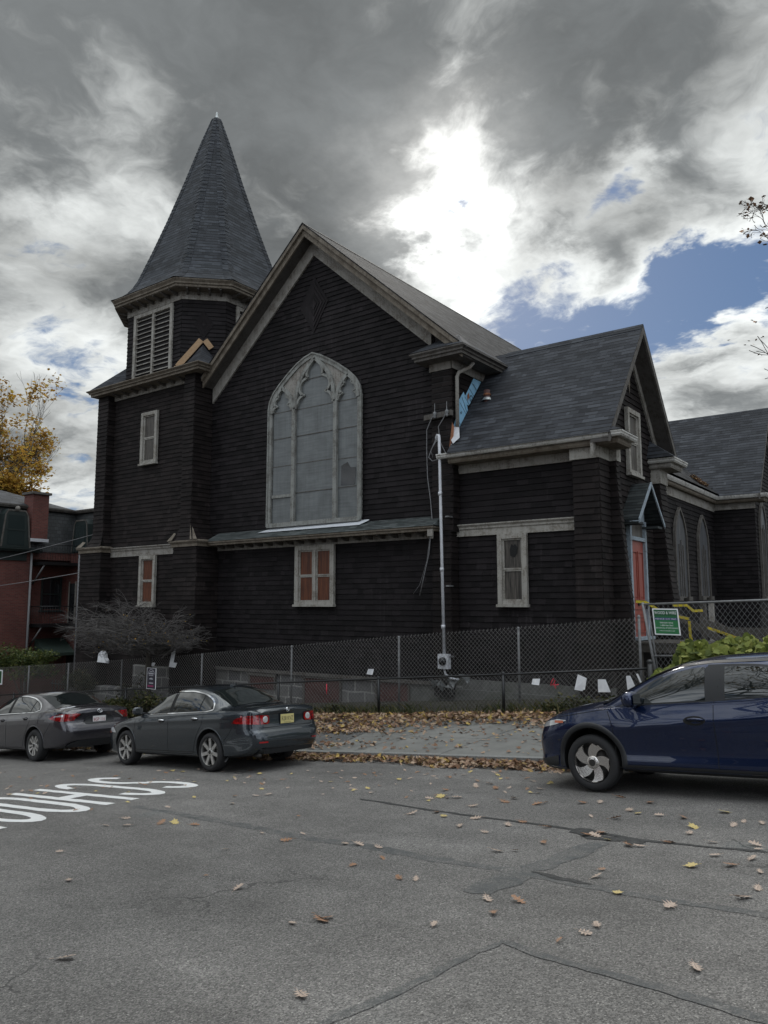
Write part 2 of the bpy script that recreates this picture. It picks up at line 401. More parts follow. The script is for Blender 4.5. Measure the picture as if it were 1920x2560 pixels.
M['autumn'] = twosided(mat('golden_autumn_leaves', _leafy([(0, (.16, .09, .018)), (.4, (.38, .21, .04)), (.75, (.48, .31, .06)), (1, (.30, .26, .06))])), .45)
M['green_leaf'] = twosided(mat('bush_green_leaves', _leafy([(0, (.025, .04, .012)), (.5, (.06, .085, .022)), (.85, (.11, .13, .035)), (1, (.16, .16, .05))])), .35)
M['vine_leaf'] = twosided(mat('yellow_green_vine_leaves', _leafy([(0, (.04, .06, .012)), (.3, (.11, .14, .025)), (.65, (.20, .235, .05)), (1, (.33, .34, .10))])), .35)
M['ivy_leaf'] = twosided(mat('dark_ivy_leaves', _leafy([(0, (.015, .02, .01)), (.6, (.035, .042, .018)), (.9, (.07, .06, .03)), (1, (.14, .10, .05))])), .25)
M['weed'] = twosided(mat('weedy_grass', _leafy([(0, (.03, .038, .014)), (.6, (.065, .075, .025)), (1, (.15, .125, .055))])), .3)
M['bark'] = mat('grey_brown_bark', lambda t: dict(col=t.ramp(t.noise(t.mapv(t.pos(), (6, 6, 1.5)), 3, 5, .7), [(.3, (.03, .025, .02)), (.75, (.085, .075, .062))]), ro=.9, nrm=t.bump(t.noise(t.mapv(t.pos(), (8, 8, 2)), 4, 4, .7), .6, .02)))
M['twig'] = mat('grey_twigs', lambda t: dict(col=t.ramp(t.isl(), [(0, (.04, .035, .033)), (1, (.135, .126, .12))]), ro=.8))
M['deadwood'] = mat('dark_weathered_deck_boards', _paint((.075, .068, .06), (.045, .038, .03), .5))
# papers, signs
M['paper'] = mat('white_paper', lambda t: dict(col=t.ramp(t.noise(t.pos(), 9, 3, .6), [(.3, (.62, .63, .66)), (.7, (.78, .79, .8))]), ro=.8))
M['pink'] = mat('pink_ribbon', col=(.55, .045, .07), ro=.6)
M['sign_white'] = mat('white_sign_panel', col=(.72, .73, .74), ro=.4)
M['sign_green'] = mat('green_sign_print', col=(.018, .15, .048), ro=.4)
M['sign_darkgreen'] = mat('dark_green_sign_print', col=(.008, .075, .025), ro=.4)
M['sign_blue'] = mat('navy_sign_print', col=(.012, .022, .12), ro=.4)
M['poster'] = mat('black_poster', col=(.018, .015, .028), ro=.5)
M['poster_pink'] = mat('magenta_poster_print', col=(.25, .02, .09), ro=.5)
M['poster_white'] = mat('grey_white_poster_print', col=(.45, .45, .48), ro=.5)
M['tape'] = mat('yellow_caution_tape', lambda t: dict(col=t.ramp(t.noise(t.pos(), 12, 3, .6), [(.3, (.36, .27, .012)), (.7, (.52, .42, .03))]), ro=.4))
M['ink'] = mat('black_print', col=(.01, .01, .01), ro=.5)
M['insul'] = mat('blue_house_wrap', lambda t: dict(col=t.ramp(t.noise(t.pos(), 5, 3, .6), [(.3, (.20, .40, .56)), (.7, (.28, .50, .68))]), ro=.45))
M['orange'] = mat('raw_orange_flashing', lambda t: dict(col=t.ramp(t.noise(t.pos(), 8, 4, .6), [(.3, (.12, .045, .02)), (.75, (.32, .13, .06))]), ro=.8))
M['flash'] = mat('pale_sill_flashing', col=(.50, .52, .55), ro=.5)
# cars
def paint(name, col, me=.55, fl=.25, ro=.24):
    def f(t):
        v = t.vor(t.tc('Object'), 420, out='Color')
        d = t.noise(t.tc('Object'), 3, 5, .6)
        return dict(col=t.mix(1, col, k_to_vec(t, v*fl+(1-fl*.5)), 'MULTIPLY'), me=me, ro=t.math('ADD', d*.12, ro-.06), coat=1.0, cro=t.math('MULTIPLY', t.ss(d, .5, .85), .06), spec=.5)
    return mat(name, f)
M['paint_slate'] = paint('dark_slate_car_paint', (.028, .036, .044))
M['paint_gray'] = paint('graphite_car_paint', (.050, .048, .056))
M['paint_blue'] = paint('navy_blue_car_paint', (.0022, .0115, .050))
M['carglass'] = mat('tinted_car_glass', col=(.010, .013, .013), ro=.015, spec=.75, coat=.6, cro=.01)
M['tyre'] = mat('black_tyre_rubber', lambda t: dict(col=(.016, .016, .017), ro=.8, nrm=t.bump(t.noise(t.tc('Object'), 40, 2, .5), .2, .004)))
M['alloy'] = mat('silver_alloy', col=(.52, .51, .49), ro=.33, me=.75)
M['alloy_bright'] = mat('machined_alloy', col=(.60, .575, .55), ro=.25, me=.9)
M['alloy_dark'] = mat('brake_shadow_metal', col=(.035, .033, .031), ro=.6, me=.4)  # even dark metal for discs, nuts, exhaust and sill strip
M['blackplastic'] = mat('black_car_plastic', col=(.014, .015, .017), ro=.45)
M['gap'] = mat('panel_gap_black', col=(.003, .003, .003), ro=.8)
M['chrome'] = mat('chrome_trim', col=(.75, .76, .78), ro=.08, me=1)
M['taillight'] = mat('red_tail_lens', lambda t: dict(col=t.ramp(t.vor(t.tc('Object'), 26, out='Color'), [(.2, (.10, .002, .003)), (.8, (.33, .007, .009))]), ro=.08, coat=1, cro=.02))
M['lens'] = mat('clear_lamp_lens', col=(.55, .56, .57), ro=.08, me=.4, coat=1, cro=.02)
M['amber'] = mat('amber_lens', col=(.42, .10, .04), ro=.1, coat=1, cro=.02)
M['plate_white'] = mat('white_plate', col=(.62, .60, .60), ro=.4)
M['plate_yellow'] = mat('yellow_plate', col=(.52, .45, .19), ro=.4)
M['plate_red'] = mat('red_plate_ink', col=(.30, .02, .03), ro=.4)
M['interior'] = mat('grey_car_interior', col=(.06, .06, .058), ro=.8)
EXPO = 0.0; SUN_E = 1.4; SKY_BACK = 1.0; SKY_ZEN = 2.2
SKYB = [  # px, py in the photograph's frame, sharpness, weight (+ heavy cloud, - open sky)
 (560, 300, 22, .17), (950, 60, 16, .12), (120, 120, 20, .14), (1600, 190, 30, .22), (20, 540, 80, .12), (840, 560, 120, .20), (1340, 300, 160, .10), (660, 560, 90, .08),
 (1090, 480, 60, -.10), (330, 640, 70, -.07), (300, 430, 200, -.08), (90, 800, 200, -.06), (1700, 480, 40, -.05), (50, 660, 700, -.12), (140, 640, 700, -.10), (190, 960, 260, -.20), (250, 900, 500, -.08),
 (1110, 625, 1100, -.26), (1290, 640, 700, -.05), (1400, 790, 300, -.20), (1580, 790, 300, -.27), (1290, 840, 300, -.18), (1480, 740, 1500, .08), (1640, 700, 900, .08), (1560, 470, 1400, -.30), (1420, 640, 1500, -.22), (1690, 640, 1500, -.26), (1750, 755, 420, -.27), (1890, 740, 420, -.26), (1220, 760, 900, -.08), (1480, 700, 300, .07), (1330, 690, 300, .06), (1700, 590, 300, .07), (1470, 500, 60, -.11),
 (1820, 860, 300, .22), (1700, 960, 300, .10), (170, 1080, 200, .16), (1650, 1040, 300, .06), (220, 1230, 600, -.2),
]
# ------------------------------------------------------------------ camera, sky, sun
cam = bpy.data.cameras.new('camera'); co = bpy.data.objects.new('camera', cam); COL.objects.link(co)
cam.sensor_fit = 'VERTICAL'; cam.sensor_height = 36; cam.lens = FPX/2560*36; cam.clip_end = 3000; cam.clip_start = .05
rm = Matrix((cR, cU, -cF)).transposed(); co.rotation_euler = rm.to_euler(); SC.camera = co
SUN = ray(1085, 430).normalized()
SEL = math.asin(SUN.z)
W = bpy.data.worlds.new('World'); SC.world = W; W.use_nodes = True
t = NT(W.node_tree); bg = [n for n in t.N if n.type == 'BACKGROUND'][0]
sky = t.node('ShaderNodeTexSky', sky_type='NISHITA'); sky.sun_disc = False; sky.sun_elevation = SEL; sky.sun_rotation = atan2(SUN.x, SUN.y)
sky.altitude = 50; sky.air_density = 1.0; sky.dust_density = .6; sky.ozone_density = 2.0
D = t.vm('NORMALIZE', t.tc('Generated'))
def blob(v, px, py, k):
    d = tuple(ray(px, py).normalized())
    return t.math('EXPONENT', (t.vm('DOT_PRODUCT', v, d)-1.0)*k)
sep = t.node('ShaderNodeSeparateXYZ'); t.put(sep.inputs[0], D); dz = S(t, sep.outputs[2])
inv = 1.0/t.math('MAXIMUM', dz+.22, .08)
P0 = t.vm('SCALE', D, sc=inv)
P = t.mapv(P0, (1, 1, .55))
warp = t.vm('SCALE', t.vm('SUBTRACT', t.noise(P, 1.6, 5, .55, col=True), (.5, .5, .5)), sc=.55)
Pw = t.vm('ADD', P, warp)
Dw = t.vm('NORMALIZE', t.vm('ADD', D, t.vm('SCALE', t.vm('SUBTRACT', t.noise(P, 4.2, 6, .62, col=True), (.5, .5, .5)), sc=.22)))
n1 = t.noise(Pw, 1.9, 9, .57)
n2 = t.noise(t.vm('ADD', Pw, (3.1, 1.7, 0)), 5.5, 8, .6)
n3 = t.noise(t.vm('ADD', P, (7.3, 2.7, 1)), 1.2, 4, .5)
# large cloud masses (fixed directions in the sky)
T = n1*.95+n2*.80-.305
for px, py, k, a in SKYB: T = T+blob(Dw, px, py, k)*a
dens = t.ss(T, .37, .56)                       # 0 = open blue, 1 = cloud
thick = t.ss(T, .50, .92)                      # 0 = thin bright, 1 = heavy grey
glow = blob(Dw, 1070, 445, 330)*1.0+blob(Dw, 1110, 500, 70)*.16
rim = blob(D, 1085, 440, 7)
n4 = t.noise(t.vm('ADD', Pw, (1.3, 5.7, 2)), 2.6, 8, .6)
detail = n4*2.6+n2*1.2-.86
white = t.vm('SCALE', (.72, .745, .735), sc=detail*.95+rim*.20)
grey = t.vm('SCALE', (.165, .176, .180), sc=(n1*1.0+n4*1.5+n2*.9-.62))
cl = t.mix(thick, white, grey)
cl = t.vm('ADD', cl, t.vm('SCALE', (1.0, .99, .95), sc=glow*(1.3-thick)*1.15))
# the part of the sky behind the photographer is open and bright
back = t.ss(t.vm('DOT_PRODUCT', D, tuple(cH))*-1.0, -.15, .55)
zen = t.ss(dz, .62, .95)
cl = t.vm('SCALE', cl, sc=back*SKY_BACK+zen*SKY_ZEN+1.0)
tint = t.mix(back, (1, 1, 1), (.95, .985, 1.07))
cl = t.vm('MULTIPLY', cl, tint)
blue = t.vm('SCALE', t.mix(.55, S(t, sky.outputs[0]), (1.6, 3.9, 8.6)), sc=.50)
skyc = t.mix(dens, blue, t.vm('SCALE', cl, sc=10.0))
low = t.ss(dz, -.06, .02)
skyc = t.mix(low, (.9, .9, .88), skyc)
t.put(bg.inputs[0], skyc); bg.inputs[1].default_value = .1
W.cycles.sampling_method = 'MANUAL'; W.cycles.sample_map_resolution = 1024
sl = bpy.data.lights.new('sun', 'SUN'); sl.energy = SUN_E; sl.angle = radians(12); sl.color = (1, .95, .87)
so = bpy.data.objects.new('sun', sl); COL.objects.link(so); so.rotation_euler = SUN.to_track_quat('Z', 'Y').to_euler()
SC.view_settings.view_transform = 'Standard'; SC.view_settings.look = 'None'; SC.view_settings.exposure = EXPO; SC.view_settings.gamma = 1
SC.view_settings.use_curve_mapping = False
SC.cycles.max_bounces = 6; SC.cycles.diffuse_bounces = 3; SC.cycles.glossy_bounces = 3; SC.cycles.transparent_max_bounces = 12
SC.cycles.use_denoising = True
# ------------------------------------------------------------------ terrain, road, pavement
def sheet(xs, ys, zf, mb=None, m=0):
    mb = mb or MB(); vs = [(x, y, zf(x, y)) for y in ys for x in xs]; n = len(xs)
    fs = [(j*n+i, j*n+i+1, (j+1)*n+i+1, (j+1)*n+i) for j in range(len(ys)-1) for i in range(n-1)]
    return mb.add(vs, fs, m, True)
XS = [-300, -160, -90, -60, -52, -44]+[-40+i*1.25 for i in range(44)]+[17, 20, 26, 35, 60, 120, 300]
road = sheet(XS, [-300, -120, -60, -40, -20, -9, -6, -3, -1.5, 0, 1, 2, 3, 4, 5, 6, 7, 8, 9.3, 10.2, 11.2, 11.40], lambda x, y: ground(x, min(y, 11.19))).build('road', M['asphalt'], kind='structure', uv=False)
pav = MB(); sheet([x for x in XS if -90 <= x <= 60], [11.36, 11.5, 12.3, 13.2, 14.1, 15.1], lambda x, y: ground(x, y), pav)
pav.build('pavement', M['concrete'], kind='structure', uv=False)
kb = MB()
for i in range(40):
    x0 = -60+i*2.4; x1 = x0+2.388; j = random.uniform(-.012, .012); jz = random.uniform(-.012, .008)
    p = [(x0, 11.20+j, ground(x0, 11)-.2), (x1, 11.20+j, ground(x1, 11)-.2), (x1, 11.36+j, ground(x1, 11)-.2), (x0, 11.36+j, ground(x0, 11)-.2)]
    q = [(x0, 11.215+j, ground(x0, 11.4)+.004+jz), (x1, 11.215+j, ground(x1, 11.4)+.004+jz), (x1, 11.36+j, ground(x1, 11.4)+.006+jz), (x0, 11.36+j, ground(x0, 11.4)+.006+jz)]
    kb.add(p+q, [(3, 2, 1, 0), (4, 5, 6, 7), (0, 1, 5, 4), (1, 2, 6, 5), (2, 3, 7, 6), (3, 0, 4, 7)])
kb.build('kerb', M['kerb'], kind='structure', uv=False)
sheet(XS, [14.98, 15.6, 17, 18.6, 22, 26, 32, 40, 60, 120, 300], lambda x, y: ground(x, max(y, 15.1))-.012).build('ground', M['soil'], kind='structure', uv=False)
# pavement joints and the asphalt patch
sj = MB()
def strip_on(mb, pts, w, lift, gf=ground, jag=0, m=0, sub=.25):
    P = []
    for a, b in zip(pts, pts[1:]):
        a = V((a[0], a[1], 0)); b = V((b[0], b[1], 0)); n = max(1, int((b-a).length/sub))
        for i in range(n): P.append(a.lerp(b, i/n))
    P.append(V((pts[-1][0], pts[-1][1], 0))); L = []; R = []; ja = jb = jc = 0.0
    for i, p in enumerate(P):
        d = (P[min(len(P)-1, i+1)]-P[max(0, i-1)]).normalized(); n = V((-d.y, d.x, 0))
        ja = ja*.72+random.uniform(-jag, jag)*.55; jb = jb*.72+random.uniform(-jag, jag)*.55; jc = jc*.9+random.uniform(-jag, jag)*.25
        wl = w/2*max(.15, 1+ja); wr = w/2*max(.15, 1+jb); o = n*jc*w*.8
        if jag and (i == 0 or i == len(P)-1): wl *= .35; wr *= .35
        for q, l in ((p+n*wl+o, L), (p-n*wr+o, R)): l.append((q.x, q.y, gf(q.x, q.y)+lift))
    k = len(P)
    mb.add(L+R, [(k+i, k+i+1, i+1, i) for i in range(k-1)], m, True)
pgf = lambda x, y: ground(x, max(11.37, y))
for i in range(22):
    x = -40+i*1.9+.45
    strip_on(sj, [(x, 11.38), (x+.06, 14.6)], .022, .004, pgf)
strip_on(sj, [(-40, 12.85), (2, 12.9)], .014, .004, pgf, 0, 0, .8)
sj.build('paving_joint', M['seam'], bpy.data.objects['pavement'], uv=False)
pp = MB()
vs = [(x, y, pgf(x, y)+.006) for x, y in ((-13.4, 11.5), (-10.6, 11.45), (-10.1, 12.4), (-10.5, 13.6), (-11.4, 14.1), (-13.6, 14.0))]
pp.add(vs, [tuple(range(6))]); pp.build('asphalt_patch', M['seam'], bpy.data.objects['pavement'], uv=False)
# crack sealant on the road
def px_path(L): return [(p.x, p.y) for p in (road_at(x, y) for x, y in L)]
rgf = lambda x, y: ground(x, min(y, 11.19))
se = MB()
strip_on(se, px_path([(324, 2016), (463, 2039), (637, 2068), (810, 2100), (960, 2123), (1134, 2155), (1319, 2186)]), .15, .0020, rgf, .55, 0, .07)
strip_on(se, px_path([(1300, 2184), (1458, 2215), (1597, 2238), (1712, 2256), (1920, 2291), (2150, 2330)]), .10, .0024, rgf, .5, 0, .07)
strip_on(se, px_path([(1515, 2105), (1423, 2140), (1330, 2178)]), .21, .0028, rgf, .4, 0, .07)
strip_on(se, px_path([(1330, 2178), (1249, 2212), (1168, 2232)]), .22, .0032, rgf, .7, 0, .08)
strip_on(se, px_path([(700, 2640), (810, 2560), (960, 2496), (1064, 2444), (1191, 2380), (1255, 2354)]), .06, .0036, rgf, .6, 0, .06)
strip_on(se, px_path([(1250, 2352), (1365, 2392), (1481, 2424), (1654, 2473), (1920, 2554), (2100, 2610)]), .07, .0040, rgf, .45, 0, .06)
se.build('tar_seam', M['seam'], road, uv=False)
ru = MB()
strip_on(ru, px_path([(900, 1998), (1000, 2014), (1191, 2042), (1330, 2058), (1470, 2080), (1597, 2102), (1760, 2116), (1920, 2131)]), .06, .0044, rgf, .9, 0, .12)
strip_on(ru, px_path([(1440, 2072), (1500, 2090), (1620, 2104)]), .20, .0048, rgf, .9, 0, .08)
strip_on(ru, px_path([(1330, 2180), (1400, 2196), (1480, 2212)]), .06, .0052, rgf, .9, 0, .08)
ru.build('ragged_crack', M['rutseam'], road, uv=False)
# the lettering SCHOOL, letter tops towards +X
rp = MB()
LH = 2.55; LW = .47; X0 = -12.06; CY = [7.95, 7.30, 6.65, 6.00, 5.35, 4.68]
def arcp(cx, cy, rx, ry, a0, a1, n=14): return [(cx+rx*cos(radians(a0+(a1-a0)*i/n)), cy+ry*sin(radians(a0+(a1-a0)*i/n))) for i in range(n+1)]
GL = {'S': [arcp(.5, .76, .42, .21, 20, 270)+arcp(.5, .25, .42, .23, 90, -160)[1:]],
      'C': [arcp(.5, .70, .42, .27, 12, 180)+arcp(.5, .30, .42, .27, 180, 348)],
      'H': [[(.08, 0), (.08, 1)], [(.92, 0), (.92, 1)], [(.10, .52), (.90, .52)]],
      'O': [arcp(.5, .70, .42, .27, 0, 180)+arcp(.5, .30, .42, .27, 180, 360)+[(.92, .70)]],
      'L': [[(.1, 1), (.1, 0)], [(.1, .04), (.95, .04)]]}
k = 0
for ch, cy in zip('SCHOOL', CY):
    if k: X0 += .066
    for st in GL[ch]:
        # letter u -> -Y, letter v -> +X ; stroke wider along Y than X as painted
        pts = [(X0+v*LH, cy+LW/2-u*LW) for u, v in st]
        # widen along the letter's own width
        P = []
        for (a, b), (c, d) in zip(pts, pts[1:]):
            n = max(1, int(math.hypot(c-a, d-b)/.12))
            P += [(a+(c-a)*i/n, b+(d-b)*i/n) for i in range(n)]
        P.append(pts[-1]); kk = len(P); L = []; R = []; k += 1
        for i, (x, y) in enumerate(P):
            x1, y1 = P[max(0, i-1)]; x2, y2 = P[min(kk-1, i+1)]; d = V((x2-x1, y2-y1, 0)).normalized(); n = V((-d.y, d.x, 0))
            wy = .068*(1+random.uniform(-.12, .12)); wx = .15
            for s, l in ((1, L), (-1, R)):
                q = (x+n.x*wx*s, y+n.y*wy*s); l.append((q[0], q[1], rgf(*q)+.003+.0002*k))
        rp.add(L+R, [(kk+i, kk+i+1, i+1, i) for i in range(kk-1)], 0, True)
rp.build('road_lettering', M['roadpaint'], road, uv=False)
# ------------------------------------------------------------------ the church
church = thing('church', 'dark brown shingled wooden church with octagonal spire and large pointed window', 'church', (-14, 20, ground(-14, 18)))
CM = Matrix.Translation(-church.location)
def part(mb, name, mats, parent=church, **kw):
    o = mb.build(name, mats, parent, **kw)
    r = parent
    while r.parent: r = r.parent
    if parent is r and r.type == 'EMPTY': o.matrix_parent_inverse = Matrix.Translation(-V(r.location)) if r.rotation_euler == Euler((0, 0, 0)) else r.matrix_basis.inverted()
    return o
def split_mb(mb):
    n = len(mb.v); par = list(range(n))
    def find(a):
        while par[a] != a: par[a] = par[par[a]]; a = par[a]
        return a
    for f in mb.f:
        r = find(f[0])
        for v in f[1:]: par[find(v)] = r
    out = {}
    for f, m, sm in zip(mb.f, mb.m, mb.sm):
        o = out.setdefault(find(f[0]), [MB(), {}]); idx = []
        for v in f:
            if v not in o[1]: o[1][v] = len(o[0].v); o[0].v.append(mb.v[v])
            idx.append(o[1][v])
        o[0].f.append(idx); o[0].m.append(m); o[0].sm.append(sm)
    return [o[0] for o in out.values()]
def parts(mb, name, mats, parent=church, **kw): return [part(p, name, mats, parent, **kw) for p in split_mb(mb)]
def lap(mb, O, u, n, ext, z0, z1, off=None, ex=.158, th=.030, m=0, seg=(.18, .42), phase=0.0):
    """courses of lapped shingles; ext(z)->(u0,u1); off(z)->push along n"""
    O = V(O); u = V(u); n = V(n); off = off or (lambda z: 0)
    if not callable(ext): e = ext; ext = lambda z: e
    z = z0
    k0 = math.floor((z0-phase)/ex)
    z = k0*ex+phase
    while z < z1-.01:
        zb = max(z, z0); zt = min(z+ex, z1); z += ex
        if zt-zb < .015: continue
        a0, a1 = ext(zb); b0, b1 = ext(zt)
        if a1-a0 < .02 and b1-b0 < .02: continue
        lo = min(a0, b0); hi = max(a1, b1); x = lo
        cuts = [lo]
        while x < hi-.25:
            x += random.uniform(*seg); cuts.append(min(x, hi))
        if cuts[-1] < hi: cuts.append(hi)
        if hi-cuts[-2] < .1 and len(cuts) > 2: cuts.pop(-2)
        jit = random.uniform(-.003, .003)
        for c, d in zip(cuts, cuts[1:]):
            cb, db = max(c, a0), min(d, a1); ct, dt = max(c, b0), min(d, b1)
            if db-cb < .004 and dt-ct < .004: continue
            if db < cb: cb = db = (cb+db)/2
            if dt < ct: ct = dt = (ct+dt)/2
            t = th*random.uniform(.82, 1.12); dz = jit+random.uniform(-.004, .004)
            ob, ot = off(zb), off(zt)
            g = .0012 if db-cb > .02 else 0
            A = O+u*(cb+g)+n*(t+ob); B = O+u*(db-g)+n*(t+ob); A.z = B.z = zb+dz
            Cc = O+u*dt+n*(.004+ot); Dd = O+u*ct+n*(.004+ot); Cc.z = Dd.z = zt+dz
            A2 = O+u*cb+n*(ob-.01); B2 = O+u*db+n*(ob-.01); A2.z = B2.z = zb+dz
            C2 = O+u*dt+n*(ot-.01); D2 = O+u*ct+n*(ot-.01); C2.z = D2.z = zt+dz
            vs = [A, B, Cc, Dd, A2, B2, C2, D2]
            mb.add(vs, [(0, 1, 2, 3), (5, 4, 7, 6), (4, 5, 1, 0), (1, 5, 6, 2), (4, 0, 3, 7)] if u.cross(V((0, 0, 1))).dot(n) > 0 else [(3, 2, 1, 0), (6, 7, 4, 5), (0, 1, 5, 4), (2, 6, 5, 1), (7, 3, 0, 4)], m)
UX = V((1, 0, 0)); UY = V((0, 1, 0)); NF = V((0, -1, 0)); NR = V((1, 0, 0)); NL = V((-1, 0, 0))
GZ = -2.1
# --- tower
tw = MB()
tw.box(-27.18, -21.5, 17.79, 23.3, -4.6, 8.4); part(tw, 'tower_core', M['core'])
tw = MB()
fl = lambda z: .0 if z > 2.78 else .42*(1-(max(z, 2.2)-2.2)/.58)**1.7
lap(tw, (0, 17.79, 0), UX, NF, (-26.62, -21.95), 2.2, 8.1)
lap(tw, (0, 17.79, 0), UX, NF, (-26.5, -22.05), -4.3, 1.84)
# upper piers
lap(tw, (0, 17.47, 0), UX, NF, lambda z: (-27.27-fl(z)*.55, -26.62+fl(z)*.35), 2.2, 8.3, lambda z: fl(z)*.5)
lap(tw, (0, 17.47, 0), UX, NF, lambda z: (-21.95-fl(z)*.4, -21.38+fl(z)*1.05), 2.2, 8.3, lambda z: fl(z)*.5)
lap(tw, (-26.62, 0, 0), UY, NR, (17.47, 17.8), 2.2, 8.3, lambda z: fl(z)*.3)
lap(tw, (-21.38, 0, 0), UY, NR, lambda z: (17.47-fl(z)*.5, 18.3), 2.2, 8.3, lambda z: fl(z)*1.05)
# lower piers
lap(tw, (0, 17.32, 0), UX, NF, (-27.85, -26.45), -4.5, 2.0)
lap(tw, (0, 17.32, 0), UX, NF, (-22.1, -20.85), -4.2, 2.0)
lap(tw, (-26.45, 0, 0), UY, NR, (17.32, 17.8), -4.4, 2.0)
lap(tw, (-20.85, 0, 0), UY, NR, (17.32, 18.3), -4.1, 2.0)
# the side away from the street corner
lap(tw, (-27.3, 0, 0), UY, NL, (17.47, 23.3), 2.2, 8.3)
lap(tw, (-27.85, 0, 0), UY, NL, (17.32, 23.3), -4.6, 2.0)
part(tw, 'tower_wall', M['shingle_warm'])
b = MB()
b.box(-27.84, -26.46, 17.33, 17.8, -4.6, 2.06); b.box(-22.09, -20.86, 17.33, 18.3, -4.6, 2.06)
b.box(-27.26, -26.63, 17.48, 17.8, 2.0, 8.3); b.box(-21.94, -21.39, 17.48, 18.3, 2.0, 8.3)
parts(b, 'tower_pier_core', M['core'])
# string course between the storeys
b = MB()
PB = [(0, 0), (.05, 0), (.05, .2), (.09, .24), (.09, .28), (.14, .33), (.14, .36), (0, .36)]
b.sweep([(-26.45, 17.77, 1.81), (-22.1, 17.77, 1.81)], PB)
part(b, 'tower_string_course', M['trim'])
b = MB()
PC = [(0, 0), (.035, 0), (.035, .09), (.10, .16), (.10, .2), (0, .24)]
b.sweep([(-27.87, 23.3, 1.99), (-27.87, 17.29, 1.99), (-26.42, 17.29, 1.99), (-26.42, 17.75, 1.99)], PC)
b.sweep([(-22.13, 17.75, 1.99), (-22.13, 17.29, 1.99), (-20.82, 17.29, 1.99), (-20.82, 18.26, 1.99)], PC)
parts(b, 'tower_pier_cap', M['trim_brown'])
b = MB()   # torn flashing at the pier feet
b.add([(-22.34, 17.20, 2.2), (-22.02, 17.17, 2.22), (-21.97, 17.3, 2.47), (-22.12, 17.34, 2.5)], [(0, 1, 2, 3)])
b.add([(-28.0, 17.18, 2.2), (-27.55, 17.15, 2.22), (-27.5, 17.3, 2.42), (-27.75, 17.34, 2.46)], [(0, 1, 2, 3)])
b.add([(-20.97, 17.1, 2.22), (-20.9, 17.12, 2.22), (-21.3, 17.38, 2.78)], [(0, 1, 2)]); b.add([(-20.86, 17.14, 2.22), (-20.72, 17.2, 2.22), (-21.22, 17.40, 2.7)], [(0, 1, 2)])
parts(b, 'torn_flashing', M['trim_brown'], fix=False)
# tower frieze, brackets, cornice
b = MB(); b.box(-26.6, -21.97, 17.72, 17.78, 8.06, 8.3); part(b, 'tower_frieze', M['trim'])
def bracket_row(name, p0, p1, n, out, z, L=.34, h=.13, w=.07, mtl='trim_dark', parent=church):
    p0 = V(p0); p1 = V(p1); d = (p1-p0).normalized()
    mb = MB()
    for i in range(n):
        p = p0.lerp(p1, (i+.5)/n); p.z = z; out = V(out)
        prof = [(0, 0), (0, -h), (L*.35, -h), (L*.75, -h*.55), (L, -h*.45), (L, 0)]
        mb.prism([p-d*w/2+out*a+V((0, 0, c)) for a, c in prof], d*w)
    return parts(mb, name[:-1], M[mtl], parent, fix=True)
bracket_row('eave_brackets', (-26.5, 17.77, 0), (-22.0, 17.77, 0), 8, (0, -1, 0), 8.27, .42)
PE = [(0, 0), (0, .08), (.06, .10), (.06, .14), (.14, .20), (.14, .23), (-.6, .23), (-.6, 0)]
b = MB(); b.sweep([(-27.45, 23.6, 8.25), (-27.45, 17.2, 8.25), (-20.9, 17.2, 8.25), (-20.9, 23.6, 8.25)], PE); part(b, 'tower_cornice', M['trim_brown'])
b = MB(); b.box(-27.44, -20.91, 17.21, 23.5, 8.262, 8.30); part(b, 'tower_soffit', M['soffit'])
# belfry octagon
OC = V((-24.25, 20.55, 0)); HW = 1.66; DG = 1.14; HD = HW+DG
def octo(off, z, hw=HW, hd=HD):
    h = hw+off*.414; d = hd+off
    return [OC+V((x, y, z)) for x, y in ((-h, -d), (h, -d), (d, -h), (d, h), (h, d), (-h, d), (-d, h), (-d, -h))]
b = MB(); lo = octo(-.02, 8.3); hi = octo(-.02, 11.75); b.add(lo+hi, [(i, (i+1) % 8, (i+1) % 8+8, i+8) for i in range(8)]); part(b, 'belfry_core', M['core'])
b = MB()
o8 = octo(0, 0)
for i in range(8):
    p, q = o8[i], o8[(i+1) % 8]; u = (q-p).normalized(); n = V((u.y, -u.x, 0)); L = (q-p).length
    if i in (0, 2):   # louvred faces: shingles only beside the louvres
        lap(b, p, u, n, (0, .47), 8.45, 11.4); lap(b, p, u, n, (L-.47, L), 8.45, 11.4)
    else:
        lap(b, p, u, n, (0, L), 8.45, 11.4)
part(b, 'belfry_wall', M['shingle'])
b = MB(); b.sweep(octo(.0, 11.36), [(0, 0), (.05, 0), (.05, .36), (0, .36)], 0, True); part(b, 'belfry_frieze', M['trim'])
def diamond(name, c, u, n, w, h, parent=church, mt='shingle'):
    mb = MB(); c = V(c); u = V(u); n = V(n); z = V((0, 0, 1)); k = 5
    for s in range(k):   # lapped diagonal boards in a lozenge
        f0 = 1-s/k; f1 = 1-(s+1)/k
        a = [c+u*(w*f0)*x+z*(h*f0)*y+n*(.040+.006*s) for x, y in ((0, -1), (1, 0), (0, 1), (-1, 0))]
        e = [c+u*(w*f1)*x+z*(h*f1)*y+n*(.026+.006*s) for x, y in ((0, -1), (1, 0), (0, 1), (-1, 0))]
        f = [p-n*.03 for p in a]
        mb.add(a+e+f, [(i, (i+1) % 4, (i+1) % 4+4, i+4) for i in range(4)]+[(i+8, (i+1) % 4+8, (i+1) % 4, i) for i in range(4)])
    return part(mb, name, M[mt], parent)
p, q = o8[1], o8[2]; ud = (q-p).normalized(); nd = V((ud.y, -ud.x, 0)); mid = (p+q)/2
diamond('diamond_panel', mid+V((0, 0, 10.42)), ud, nd, .36, .56)
